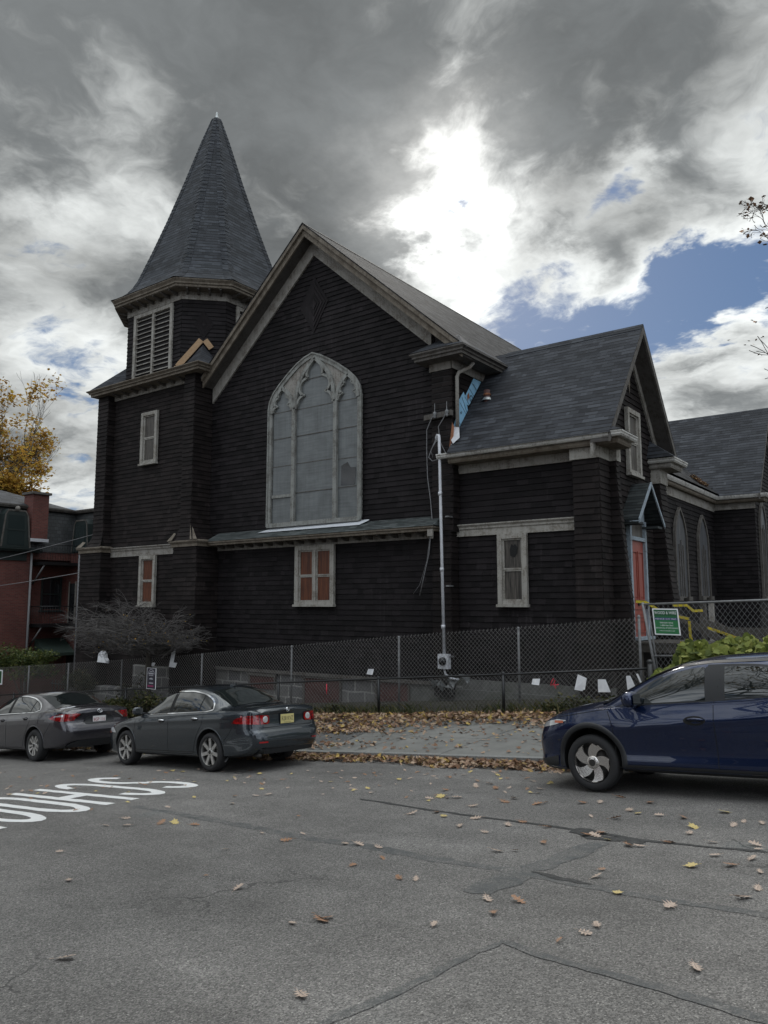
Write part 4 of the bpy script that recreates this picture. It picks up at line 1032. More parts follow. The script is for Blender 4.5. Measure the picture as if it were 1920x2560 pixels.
# peeled patch under the wing gable
b = MB(); b.add([(-6.90, 20.52, 6.55), (-6.90, 20.74, 6.6), (-6.90, 20.72, 6.1), (-6.90, 20.66, 5.75), (-6.90, 20.58, 6.0)], [(0, 1, 2, 3, 4)]); part(b, 'bare_wood_patch', M['trim_brown'])
w5 = window('gable_window', (-6.91, 20.18, 0), UY, NR, 1.02, 3.5, 5.3, 'grey_curtain', 2, 1, .13)
# door with transom and hood
b = MB(); y0, y1 = 20.04, 21.36; Xd = -6.92
b.box(Xd-.02, Xd+.10, y0, y0+.12, -.85, 2.26); b.box(Xd-.02, Xd+.10, y1-.12, y1, -.85, 2.26); b.box(Xd-.02, Xd+.095, y0+.12, y1-.12, 1.70, 1.80); b.box(Xd-.02, Xd+.09, y0+.12, y1-.12, 2.2, 2.75); b.box(Xd-.02, Xd+.22, y0-.03, y1+.03, -.93, -.85)
door = part(b, 'doorway', M['trim_blue'])
b = MB(); b.quad((Xd+.02, y0+.12, 1.8), (Xd+.02, y1-.12, 1.8), (Xd+.02, y1-.12, 2.2), (Xd+.02, y0+.12, 2.2)); part(b, 'transom_pane', M['grey_curtain'], door)
b = MB(); b.box(Xd-.01, Xd+.02, y0+.12, y1-.12, -.85, 1.70)
dy0, dy1 = y0+.12, y1-.12; dw = dy1-dy0
def raised(ya, yb, za, zb):
    b.box(Xd+.02, Xd+.05, ya, yb, za, za+.03); b.box(Xd+.02, Xd+.05, ya, yb, zb-.03, zb); b.box(Xd+.02, Xd+.05, ya, ya+.03, za+.03, zb-.03); b.box(Xd+.02, Xd+.05, yb-.03, yb, za+.03, zb-.03)
    b.box(Xd+.02, Xd+.035, ya+.07, yb-.07, za+.07, zb-.07)
raised(dy0+.09, dy0+dw/2-.05, .12, 1.42); raised(dy0+dw/2+.05, dy1-.09, .12, 1.42); raised(dy0+.09, dy1-.09, -.34, -.1); raised(dy0+.09, dy1-.09, -.75, -.42)
dl = part(b, 'door_leaf', M['red_door'], door)
b = MB(); b.box(Xd+.03, Xd+.06, dy0+dw*.46, dy0+dw*.60, -.03, .06); part(b, 'mail_slot', M['ink'], door)
b = MB(); b.tube([(Xd+.02, dy1-.07, .0), (Xd+.09, dy1-.07, .0), (Xd+.09, dy1-.07, -.12)], .02, 6); part(b, 'door_handle', M['blackmetal'], door)
b = MB()
HR, HZ, HS = 20.62, 3.24, 1.0
for s in (-1, 1):
    ye = HR+s*1.04; ze = HZ-HS*1.04
    b.add([(-6.93, HR, HZ), (-6.43, HR, HZ), (-6.43, ye, ze), (-6.93, ye, ze), (-6.93, HR, HZ-.06), (-6.43, HR, HZ-.06), (-6.43, ye, ze-.06), (-6.93, ye, ze-.06)], [(0, 1, 2, 3), (7, 6, 5, 4), (2, 6, 7, 3), (1, 5, 6, 2)])
hd = part(b, 'door_hood', M['hood'], fix=True)
b = MB()
for s in (-1, 1):
    ye = HR+s*1.06; ze = HZ-HS*1.06
    b.prism([(-6.43, HR, HZ+.01), (-6.43, HR, HZ-.10), (-6.43, ye, ze-.10), (-6.43, ye, ze+.01)], (.035, 0, 0))
parts(b, 'hood_bargeboard', M['trim_blue'], hd, fix=True)
b = MB()
for s in (-1, 1):
    ya = HR+s*.98; yb = HR+s*.60
    b.box(-6.94, -6.46, min(ya, yb), max(ya, yb), 2.06, 2.12)
b.prism([(-6.47, HR, HZ-.14), (-6.47, HR-.6, HZ-.72), (-6.47, HR-.6, HZ-.82), (-6.47, HR, HZ-.34)], (.03, 0, 0)) if False else None
parts(b, 'hood_soffit', M['hood'], hd)
# --- nave aisle behind, with narrow boarded windows
XA = -7.48
b = MB(); b.box(-12, XA-.02, 22.7, 31.5, -3, 4.1); b.box(-12, -6.03, 31.62, 36.6, -3, 4.1); b.prism([(-6.03, 31.62, 4.1), (-6.03, 36.6, 4.1), (-6.03, 34.1, 7.5)], (-5, 0, 0)); part(b, 'aisle_core', M['core'], fix=True)
b = MB(); lap(b, (XA, 0, 0), UY, NR, (22.9, 31.6), -2.2, 3.6)
lap(b, (0, 31.6, 0), UX, NF, (XA, -6.0), -2.2, 3.66); lap(b, (-6.0, 0, 0), UY, NR, lambda z: (31.6, 36.6) if z < 4.1 else (34.1-(7.6-z)/1.42, 34.1+(7.6-z)/1.42), -2.2, 7.4)
part(b, 'aisle_wall', M['shingle'])
b = MB(); b.box(XA, XA+.06, 22.95, 31.55, 3.56, 3.98); b.box(XA+.06, -5.95, 31.53, 31.6, 3.62, 3.98); part(b, 'aisle_frieze', M['trim'])
b = MB(); b.sweep([(XA+.18, 23.3, 3.86), (XA+.18, 31.32, 3.86), (-5.62, 31.32, 3.86), (-5.62, 32.0, 3.86)], [(-.3, 0), (0, 0), (.03, .05), (.03, .12), (-.3, .12)]); part(b, 'aisle_cornice', M['trim_brown'], fix=True)
b = MB(); b.sweep([(XA+.26, 23.3, 3.99), (XA+.26, 31.2, 3.99), (-5.5, 31.2, 3.99), (-5.5, 32.1, 3.99)], [(-.1, .0), (.0, .0), (.03, .05), (.05, .1), (.05, .14), (-.1, .1)]); part(b, 'aisle_gutter', M['gutter'], fix=True)
b = MB(); b.quad((-13, 31.14, 4.12), (-5.68, 31.14, 4.12), (-5.68, 34.1, 8.0), (-13, 34.1, 8.0)); b.quad((-5.68, 37.1, 4.12), (-13, 37.1, 4.12), (-13, 34.1, 8.0), (-5.68, 34.1, 8.0)); part(b, 'transept_roof', M['roof'], fix=True)
b = MB()
for s in (-1, 1):
    ye = 34.1+s*2.96
    b.prism([(-5.74, 34.1, 7.99), (-5.74, 34.1, 7.74), (-5.74, ye, 3.90), (-5.74, ye, 4.12)], (.055, 0, 0))
    b.prism([(-6.0, 34.1, 7.6), (-6.0, 34.1, 7.2), (-6.0, 34.1+s*2.5, 3.95), (-6.0, 34.1+s*2.5, 4.32)], (.07, 0, 0))
parts(b, 'transept_rake', M['trim_dark'], fix=True)
b = MB()
for i in range(220):
    u = random.uniform(0, 1); y = random.uniform(29.2, 31.3); x = XA+.16-random.uniform(0, .35)-max(0, (y-30.2))*random.uniform(0, .5); z = roofz(x)+.035+random.uniform(0, .06); a = random.uniform(0, 6.28); r = .05
    b.quad((x+r*cos(a), y+r*sin(a), z), (x-r*sin(a), y+r*cos(a), z+.03), (x-r*cos(a), y-r*sin(a), z), (x+r*sin(a), y-r*cos(a), z+.02))
part(b, 'valley_leaves', M['litter'], uv=False)
def lancet(X, yc, w, z0, za):
    b = MB(); hw = w/2; zs = za-w*.95
    l = curve([(-hw, zs), (-hw*.92, zs+(za-zs)*.4), (-hw*.55, zs+(za-zs)*.75), (0, za)], 5)
    out = [(-hw, z0)]+l+[(-x, z) for x, z in l[::-1][1:]]+[(hw, z0)]
    # frame ring
    P = [V((X, yc+x, z)) for x, z in out]; Q = []
    for x, z in out: Q.append(V((X, yc+x*(1-.2/w*1.0), z if z <= zs else zs+(z-zs)*(1-.10/(za-zs)))))
    n = len(P); e = V((.09, 0, 0))
    vs = [p+e for p in P]+[q+e for q in Q]+P+Q
    fs = []
    for i in range(n-1): fs += [(i, i+1, n+i+1, n+i), (2*n+i, 2*n+i+1, i+1, i), (n+i, n+i+1, 3*n+i+1, 3*n+i)]
    b.add(vs, fs)
    f = part(b, 'lancet_window', M['trim_dark'], fix=True)
    b = MB(); b.add([q+V((.045, 0, 0)) for q in Q], [tuple(range(n))]); part(b, 'lancet_board', M['plexi_dark'], f, fix=True)
    b = MB(); y0 = yc-hw
    for t in (.34, .5, .66): b.box(X+.045, X+.075, y0+w*t-.02, y0+w*t+.02, z0, zs+(.25 if t == .5 else .1))
    b.box(X, X+.16, y0-.06, y0+w*.28, z0-.14, z0); b.box(X, X+.16, y0+w*.72, y0+w+.06, z0-.14, z0); b.box(X, X+.1, y0+w*.28, y0+w*.72, z0-.05, z0)
    part(b, 'lancet_bars', M['trim_dark'], f)
lancet(XA+.03, 26.72, 1.45, .26, 3.28); lancet(XA+.03, 29.6, 1.45, .30, 3.28); lancet(-5.97, 32.62, 1.2, .3, 3.95)
# foundation
b = MB(); b.box(-20.9, -11.0, 18.36, 18.6, -5, -2.2); part(b, 'stone_foundation', M['stone'])
b = MB(); b.box(-11.2, -6.85, 18.40, 18.7, -5, -2.02); b.box(-11.6, -6.9, 18.30, 18.41, -5, -2.28); b.box(-12.7, -11.2, 18.33, 18.45, -5, -2.22); part(b, 'concrete_foundation', M['concrete_wall'])
b = MB(); b.box(-28.0, -20.7, 17.2, 18.4, -6, -3.05); b.box(-24.6, -20.86, 17.62, 18.3, -5, -2.2); part(b, 'tower_foundation', M['stone'])
for x0, x1, z0, z1 in ((-19.15, -18.05, -2.75, -2.34), (-16.7, -15.28, -3.4, -2.28), (-13.85, -12.75, -3.3, -2.24)):
    b = MB(); b.box(x0, x1, 18.32, 18.345, z0, z1); f = part(b, 'basement_board', M['red_dark'])
    b = MB(); b.box(x0-.12, x1+.1, 18.27, 18.36, z1, z1+.1); b.box(x0-.08, x0, 18.29, 18.36, z0, z1); b.box(x1, x1+.06, 18.29, 18.36, z0, z1); part(b, 'basement_frame', M['trim_dark'], f)
# services on the corner pier
b = MB()
zt, zb = 4.72, -1.33
b.tube([(-11.50, 17.98, 4.55), (-11.50, 17.96, 4.66), (-11.45, 17.93, 4.72), (-11.39, 17.92, 4.70), (-11.37, 17.90, 4.62), (-11.33, 17.9, 2.0), (-11.27, 17.9, zb)], .042, 10)
for z in (3.05, .95, -.6): b.lathe([(.042, z-.05), (.056, z-.05), (.056, z+.05), (.042, z+.05)], 10, 0, 'z', (-11.37+(3.9-z)*.017, 17.9, 0))
cd = part(b, 'service_conduit', M['conduit'])
b = MB(); b.box(-11.43, -11.11, 17.82, 17.98, -1.72, -1.33); part(b, 'meter_box', M['conduit'], cd)
b = MB(); b.lathe([(0, -.09), (.08, -.085), (.105, -.05), (.115, 0)], 16, 0, 'y', (-11.27, 17.82, -1.52)); part(b, 'meter_dial', M['glass_dark'], cd)
b = MB()
for k in range(3): b.box(-11.20, -11.09, 17.9, 18.12, 2.4-1.9*k-.02, 2.4-1.9*k+.02)
parts(b, 'conduit_strap', M['galv'], cd)
b = MB(); b.tube([(-11.27, 17.9, -1.72), (-11.25, 17.92, -1.86), (-11.1, 17.95, -1.97), (-10.9, 18.05, -2.0)], .03, 8); part(b, 'conduit_tail', M['conduit'], cd)
b = MB(); b.obox((-11.95, 18.0, 5.22), (.92, 0, .04), (0, .1, 0), (0, 0, .15)); ca = part(b, 'cable_arm', M['trim_dark'], fix=True)
b = MB()
for x in (-11.55, -11.15):
    b.lathe([(0, 5.66), (.008, 5.65), (.012, 5.42), (.05, 5.40), (.06, 5.34), (.03, 5.30), (.05, 5.26), (.02, 5.22)], 8, 0, 'z', (x, 17.96, 0))
parts(b, 'insulator', M['galv'], ca)
def sag(pts): return [V(p) for p in pts]
b = MB()
b.tube([(-11.55, 17.94, 5.34), (-11.68, 17.98, 5.22), (-11.88, 18.05, 4.95), (-11.92, 18.1, 4.4), (-11.90, 18.1, 3.6), (-11.80, 18.1, 2.9), (-11.72, 18.1, 2.0), (-11.68, 17.9, 1.9), (-11.74, 17.9, 1.4), (-11.95, 17.95, .75), (-12.12, 18.0, .25)], .014, 5)
b.tube([(-11.70, 17.9, 1.9), (-11.82, 17.92, 1.2), (-12.15, 18.05, .55), (-12.42, 18.12, .3)], .009, 4)
b.tube([(-11.15, 17.94, 5.40), (-11.25, 17.96, 5.2), (-11.45, 17.99, 4.98), (-11.42, 18.02, 4.55), (-11.25, 18.04, 4.2), (-11.2, 17.98, 4.05)], .013, 5)
b.tube([(-11.40, 17.9, 4.66), (-11.62, 17.9, 4.35), (-11.74, 17.92, 4.12), (-11.62, 17.92, 4.0), (-11.3, 17.9, 4.04), (-11.05, 17.95, 4.25), (-11.02, 17.98, 4.42)], .014, 5)
b.tube([(-11.46, 17.93, 4.70), (-11.66, 17.92, 4.3), (-11.6, 17.92, 4.1)], .010, 4)
parts(b, 'service_cable', M['cable_grey'], ca)
# downspout, torn-out flashing and house wrap against the main side wall
b = MB(); b.tube([(-10.64, 18.60, 6.84), (-10.72, 18.5, 6.68), (-10.93, 18.26, 6.52), (-10.96, 18.22, 6.4), (-10.96, 18.22, 4.85)], .055, 8)
ds = part(b, 'downspout', M['trim'])
b = MB(); b.add([(-11.06, 18.12, 4.95), (-10.86, 18.14, 4.9), (-10.78, 18.02, 4.58), (-10.95, 17.95, 4.42), (-11.06, 18.02, 4.55)], [(0, 1, 2, 3, 4)]); part(b, 'downspout_shoe', M['conduit'], ds)
b = MB(); Xi = -11.045
b.add([(Xi, y, z) for y, z in ((18.13, 4.95), (18.38, 4.75), (18.95, 5.60), (18.90, 5.74), (19.02, 5.74), (19.75, 6.62), (19.30, 6.62), (18.98, 6.2), (18.80, 5.98), (18.72, 6.08), (18.62, 5.98), (18.40, 5.72), (18.36, 5.4))], [tuple(range(13))]); iw = part(b, 'house_wrap', M['insul'], fix=True)
b = MB()
for a, c in (((18.50, 5.72), (18.95, 5.35)), ((18.78, 5.95), (19.1, 5.7)), ((19.05, 6.25), (19.4, 6.0)), ((18.30, 5.25), (18.62, 5.0)), ((18.62, 5.9), (18.92, 5.45)), ((19.4, 6.05), (19.1, 5.68)), ((18.9, 5.5), (18.55, 5.05)), ((19.2, 6.45), (19.55, 6.25))):
    b.tube([(Xi+.004, *a), (Xi+.004, *c)], .007, 4)
d = V((0, .75, .66)); text_mb(b, 'G', (Xi+.01, 19.06, 5.92), (0, .66, -.75), d, .2)
text_mb(b, 'a', (Xi+.01, 18.52, 5.4), (0, .66, -.75), d, .14)
for i, ch in enumerate('mmnl'): text_mb(b, ch, (Xi+.01, 19.28+i*.09, 6.38-i*.08), (0, .66, -.75), d, .1)
part(b, 'wrap_print', M['ink'], iw)
b = MB(); b.add([(Xi+.015, y, z) for y, z in ((18.90, 6.02), (19.0, 6.12), (19.02, 5.98), (18.92, 5.86))], [(0, 1, 2, 3)]); b.add([(Xi+.03, 18.02, 5.05), (Xi+.03, 18.14, 4.95), (-10.98, 18.08, 4.3), (-11.12, 17.99, 4.22)], [(0, 1, 2, 3)]); parts(b, 'raw_flashing', M['orange'], fix=True)
b = MB(); zq = zw(19.2); b.lathe([(.09, zq-.1), (.09, zq+.28), (.0, zq+.28)], 10, 0, 'z', (-10.55, 19.2, 0)); part(b, 'vent_pipe', M['red_dark'])
b = MB(); b.lathe([(.16, -.03), (.10, .06)], 10, 0, 'z', (-10.55, 19.2, zq)); part(b, 'vent_flashing', M['metalcap']); b = MB(); b.lathe([(.095, 0), (.12, .03), (.095, .06)], 10, 0, 'z', (-10.55, 19.2, zq+.12)); part(b, 'vent_collar', M['orange'])
# crumpled plastic at the foot of the pier
b = MB()
for i in range(26):
    c = V((-11.35+random.gauss(0, .28), 18.05, -2.05+random.gauss(0, .12))); b.add([c+V((random.uniform(-.2, .2), random.uniform(-.07, .03), random.uniform(-.15, .15))) for _ in range(3)], [(0, 1, 2)])
part(b, 'plastic_sheet', M['plexi'])
# ------------------------------------------------------------------ fences, notices, plants
def gz(x, y): return ground(x, y)
def chain(mb, x0, x1, y, zb, zt, sx=.112, sz=.118, r=.0036, twist=True, yf=None):
    """woven diamonds between two sloping edges zb(x)..zt(x); wires are straight diagonals in u, v space"""
    yf = yf or (lambda x: y)
    n = int((x1-x0)/sx); H = max(zt(x0)-zb(x0), zt(x1)-zb(x1)); hrow = sz; rows = H/hrow; span = rows*sx/1.0
    def pt(u, v, d):
        t = v/H; return V((u, yf(u)+d, zb(u)+(zt(u)-zb(u))*t))
    for s in (-1, 1):
        u = x0-(span if s > 0 else 0)
        while u < x1+(span if s < 0 else 0):
            ua, va, ub, vb = u, 0.0, u+s*span, H
            # clip to x0..x1
            if ua < x0: va += (x0-ua)/(ub-ua)*H if ub != ua else 0; ua = x0
            if ua > x1: va += (x1-ua)/(ub-ua)*H; ua = x1
            if ub > x1: vb = va+(x1-ua)/(ub-ua)*(vb-va) if ub != ua else vb; ub = x1
            if ub < x0: vb = va+(x0-ua)/(ub-ua)*(vb-va); ub = x0
            if vb-va > .03:
                a = pt(ua, va, s*.003); b = pt(ub, vb, s*.003); k = 3 if (b-a).length > 1 else 1
                mb.tube([a.lerp(b, i/k) for i in range(k+1)], r, 3, 0, False, False)
            u += sx
    if twist:
        u = x0
        while u < x1:
            p = pt(u, H, 0); mb.tube([p+V((-.012, 0, -.02)), p+V((.0, .0, .025)), p+V((.012, 0, -.02))], r, 3, 0, False, False); u += sx
def fence_post(parent, x, y, z0, z1, r, m, cap=True):
    b = MB(); b.tube([(x, y, z0), (x, y, z1)], r, 8)
    if cap: b.lathe([(r*1.15, z1-.03), (r*1.2, z1), (r*.8, z1+.03), (0, z1+.04)], 8, 0, 'z', (x, y, 0))
    return part(b, 'post', m, parent, uv=False)
# tall old chain-link fence in front of the church
TF = 16.6
ft = lambda x: lerp_tab([(-40, -3.20), (-32, -2.60), (-21.3, -1.74), (-12.3, -.87), (-5.6, -.30)], x)
fence1 = thing('chain_link_fence', 'tall grey chain link fence standing along the foot of the church', 'fence', (-19, TF, gz(-19, TF)))
b = MB(); chain(b, -40, -5.55, TF, lambda x: gz(x, TF)-.02, ft); part(b, 'wire_mesh', M['wire'], fence1, uv=False)
for x in (-36.5, -33.2, -30.0, -27.2, -23.86, -22.2, -19.62, -15.7, -11.87, -8.41, -5.55): fence_post(fence1, x, TF+.04, gz(x, TF)-.1, ft(x)-.02+(.06 if x == -5.55 else 0), .03, M['galv'])
# low black fence at the back of the pavement
BF = 15.6
fb = lambda x: lerp_tab([(-40, -4.38), (-23.9, -2.93), (-20.3, -2.60), (-14, -2.03), (-8.3, -1.55), (-5, -1.26)], x)
fence2 = thing('chain_link_fence', 'low black chain link fence with a black top rail at the back of the pavement', 'fence', (-15, BF, gz(-15, BF)))
b = MB(); chain(b, -34, -5.0, BF, lambda x: gz(x, BF)-.02, lambda x: fb(x)-.02, .112, .118, .0038, False); part(b, 'wire_mesh', M['wire_dark'], fence2, uv=False)
b = MB(); b.tube([(x, BF, fb(x)) for x in (-34, -28, -23.9, -20.3, -17, -14, -11, -8.3, -5.0)], .024, 8); part(b, 'top_rail', M['blackmetal'], fence2, uv=False)
for x in (-32.5, -29.1, -25.6, -22.1, -18.6, -15.2, -11.75, -8.28): fence_post(fence2, x, BF-.0, gz(x, BF)-.1, fb(x)+.03, .036, M['blackmetal'])
fence_post(fence2, -5.02, BF, gz(-5, BF)-.1, -1.12, .055, M['blackmetal'])
# temporary fence panel on the right
tf = thing('temporary_fence', 'silver temporary fence panel leaning at the right of the church, carrying the green sign', 'fence', (-4, 16.4, gz(-4, 16.4)))
yt = 16.35
lean = lambda z: -5.36+(.02-z)*.15
b = MB(); b.tube([(lean(-2.0), yt, -2.0), (lean(.04), yt, .04)], .030, 8); part(b, 'post', M['galv'], tf, uv=False)
b = MB(); b.tube([(-5.26, yt+.02, -.0), (-5.05, yt+.02, -1.9)], .016, 6); part(b, 'side_rail', M['galv'], tf, uv=False)
b = MB(); b.tube([(-5.34, yt, .0), (-2.9, yt, .085), (0.2, yt, .21)], .024, 8); part(b, 'top_rail', M['galv'], tf, uv=False)
b = MB(); b.tube([(-5.16, yt, -1.06), (-2.9, yt, -.97), (.2, yt, -.85)], .020, 8); part(b, 'middle_rail', M['galv'], tf, uv=False)
b = MB(); chain(b, -5.2, .2, yt, lambda x: -1.98+.04*(x+5), lambda x: .02+.04*(x+5.2)-.02, .10, .135, .0042, True); part(b, 'wire_mesh', M['galv'], tf, uv=False)
b = MB(); b.tube([(.2, yt, -2.0), (.2, yt, .22)], .03, 8); part(b, 'post', M['galv'], tf, uv=False)
# its sign
sg = thing('fence_sign', 'green and white fence company sign wired to the temporary fence', 'sign', (-4.87, 16.3, -.35))
o = V((-4.875, 16.305, -.355)); ux = V((1, .0, -.012)).normalized(); uz = V((-.075, 0, 1)).normalized(); n = V((0, -1, 0))
Wd, Hd = .52, .54
b = MB(); b.obox(o-ux*Wd/2-uz*Hd/2, ux*Wd, uz*Hd, V((0, .006, 0))); part(b, 'sign_board', M['sign_white'], sg, fix=True)
b = MB()
def srect(b, x0, x1, z0, z1, d, m=0): b.add([o+ux*x+uz*z+n*d for x, z in ((x0, z0), (x1, z0), (x1, z1), (x0, z1))], [(0, 1, 2, 3)], m)
srect(b, -.235, .235, -.245, .245, .003); part(b, 'sign_field', M['sign_green'], sg)
b = MB()
for i in range(12):
    x = -.235+.47*i/12; w = .47/12
    b.add([o+ux*(x+a)+uz*c+n*.0045 for a, c in ((0, .245), (w, .245), (w, .13), (w/2, .085), (0, .13))], [(4, 3, 2, 1, 0)])
b.f = [f[::-1] for f in b.f]; part(b, 'sign_heading', M['sign_darkgreen'], sg)
b = MB(); srect(b, -.235, .235, .035, .085, .005); part(b, 'sign_band', M['sign_blue'], sg)
b = MB()
for tx, z, h, w in (('WOOD & WIRE', .155, .062, .44), ('FENCE CO INC', .044, .030, .42), ('TEMPORARY FENCE', -.035, .030, .27), ('1-888-966-7047', -.088, .030, .26), ('SERVICING ALL OF NEW ENGLAND', -.140, .028, .45), ('www.woodwirefence.com', -.192, .022, .31)):
    text_mb(b, tx, o+uz*z+n*.007, ux, uz, h, 0, 0, w)
part(b, 'sign_lettering', M['sign_white'], sg, uv=False)
# papers, bags and ribbons caught in the wire
def sheetpaper(name, pts, y, m, label, cat, group=None, d=.0):
    c = V((sum(p[0] for p in pts)/len(pts), y, sum(p[1] for p in pts)/len(pts))); b = MB()
    xs0, xs1 = min(p[0] for p in pts), max(p[0] for p in pts)
    P = [V((x-c.x, random.uniform(-.012, .012), z-c.z)) for x, z in pts]; b.prism(P, (0, .0025, 0))
    ob = b.build(name, m, None, uv=False, fix=True); ob.location = c; return tag(ob, label, cat, group)
Yp = 15.57
sheetpaper('paper_sheet', [(-6.52, -1.45), (-6.32, -1.52), (-6.37, -1.76), (-6.42, -1.76), (-6.42, -1.79), (-6.60, -1.77)], Yp, M['paper'], 'white sheet with a clipped corner in the wire, right of the pink ribbon loop', 'paper', 'white papers caught in the fences')
sheetpaper('paper_sheet', [(-6.09, -1.53), (-5.92, -1.52), (-5.82, -1.77), (-6.09, -1.79)], Yp, M['paper'], 'widest white sheet, flaring at the foot, between two narrower ones', 'paper', 'white papers caught in the fences')
sheetpaper('paper_sheet', [(-5.50, -1.43), (-5.41, -1.42), (-5.29, -1.70), (-5.48, -1.72)], Yp, M['paper'], 'tapering white sheet close to the thick black end post', 'paper', 'white papers caught in the fences')
sheetpaper('paper_sheet', [(-5.29, -1.38), (-5.25, -1.37), (-5.15, -1.61), (-5.18, -1.64)], Yp, M['paper'], 'thin white strip beside the black end post', 'paper', 'white papers caught in the fences')
sheetpaper('paper_sheet', [(-7.55, -1.60), (-7.38, -1.59), (-7.40, -1.73), (-7.58, -1.72)], Yp, M['paper'], 'small square white sheet left of the pink ribbon loop', 'paper', 'white papers caught in the fences')
sheetpaper('paper_sheet', [(-12.80, -1.71), (-12.61, -1.70), (-12.66, -1.86), (-12.87, -1.85)], 16.53, M['paper'], 'small white sheet high on the grey fence left of the meter', 'paper', 'white papers caught in the fences')
sheetpaper('paper_sheet', [(-20.98, -1.43), (-20.78, -1.44), (-20.90, -1.90), (-20.72, -1.90), (-20.80, -2.06), (-21.14, -2.05)], 16.53, M['paper'], 'L-shaped white paper hanging over the grey fence right of the bare tree', 'paper', 'white papers caught in the fences')
sheetpaper('paper_scrap', [(-22.10, -2.02), (-21.98, -1.94), (-21.86, -1.95), (-21.90, -2.05), (-22.02, -2.07)], 16.53, M['paper'], 'small white scrap above the black poster', 'paper')
b = MB()   # plastic bag pulled over the top of the fence
bp = [(-.35, -.22, 0), (-.30, .0, .02), (-.27, .12, .0), (-.10, .20, .02), (.02, .19, -.03), (.10, .12, .0), (.16, -.05, .02), (.30, -.14, 0), (.32, -.24, 0)]
rows = []
for d in (-.06, 0, .06): rows.append([V((x*(1-abs(d)*1.5)*.9, d+random.uniform(-.02, .02), z*(1-abs(d)*1.2))) for x, z, _ in bp])
k = len(bp); b.add([p for r in rows for p in r], [(j*k+i, j*k+i+1, (j+1)*k+i+1, (j+1)*k+i) for j in range(2) for i in range(k-1)])
b.add(rows[0], [tuple(range(k))]); b.add(rows[2], [tuple(range(k-1, -1, -1))])
b.add([V((-.02, -.075, .17)), V((.0, -.10, -.2)), V((-.30, -.075, -.2))], [(0, 1, 2)]); b.add([V((-.02, -.075, .17)), V((.28, -.08, -.21)), V((.0, -.10, -.2))], [(0, 1, 2)])
o2 = b.build('plastic_bag', M['paper'], None, uv=False, fix=True); o2.location = (-24.85, 16.56, -1.86); tag(o2, 'white plastic bag pulled over the top of the grey fence', 'bag')
b = MB()
b.tube([(-.01, 0, .14), (.0, -.01, 0), (-.005, 0, -.13)], [.012, .017, .008], 5); o2 = b.build('pink_ribbon', M['pink'], None, uv=False); o2.location = (-13.42, 15.57, -2.20); tag(o2, 'single pink ribbon hanging straight on the black fence behind the slate sedan', 'ribbon', 'pink ribbons on the black fence')
b = MB()
b.tube([(-.08, 0, -.06), (-.05, -.01, .02), (.0, -.01, .10), (.03, 0, .05), (.0, -.01, -.03), (-.06, 0, -.05)], .010, 5); b.tube([(-.02, 0, -.02), (.06, -.01, -.04), (.11, 0, -.02)], .011, 5); b.tube([(.0, 0, -.03), (.05, -.01, -.11)], .010, 5)
o2 = b.build('pink_ribbon', M['pink'], None, uv=False); o2.location = (-7.06, 15.57, -1.66); tag(o2, 'pink ribbon tied in a loop between white papers on the black fence', 'ribbon', 'pink ribbons on the black fence')
# poster
po = thing('poster', 'narrow black poster with white and magenta print on the fence by the bare tree', 'poster', (-20.75, 15.55, -2.33))
o = V((-20.73, 15.55, -2.33)); b = MB(); b.box(o.x-.235, o.x+.235, o.y, o.y+.006, o.z-.33, o.z+.33); part(b, 'poster_board', M['sign_white'], po)
b = MB(); b.box(o.x-.215, o.x+.205, o.y-.003, o.y-.001, o.z-.315, o.z+.32); part(b, 'poster_field', M['poster'], po)
b = MB()
b.tube([(o.x-.17+.34*i/16-.005, o.y-.005, o.z+.13+.15*sin(pi*i/16)**.6) for i in range(17)], .006, 4)
for x0, x1, z0, z1 in ((-.08, .06, .20, .225), (-.13, .11, .13, .175), (-.12, .10, .085, .105), (-.09, .09, -.03, .0), (-.05, .05, 0, .02), (-.1, .10, -.16, -.125)):
    x = x0
    while x < x1: w = random.uniform(.012, .03); b.box(o.x+x, o.x+min(x1, x+w), o.y-.006, o.y-.004, o.z+z0, o.z+z1); x += w+.008
part(b, 'poster_print', M['poster_white'], po)
b = MB(); b.box(o.x-.17, o.x+.12, o.y-.006, o.y-.004, o.z-.26, o.z-.21); part(b, 'poster_strip', M['poster_pink'], po)
b = MB(); b.box(-32.35, -31.78, 16.5, 16.52, -3.27, -2.68); o2 = b.build('fence_sign', M['sign_white'], None, uv=False); tag(o2, 'white bordered green sign on the grey fence at the left edge', 'sign')
b = MB(); b.box(-32.32, -31.84, 16.496, 16.499, -3.22, -2.73); s2 = b.build('sign_field', M['sign_darkgreen'], o2, uv=False)
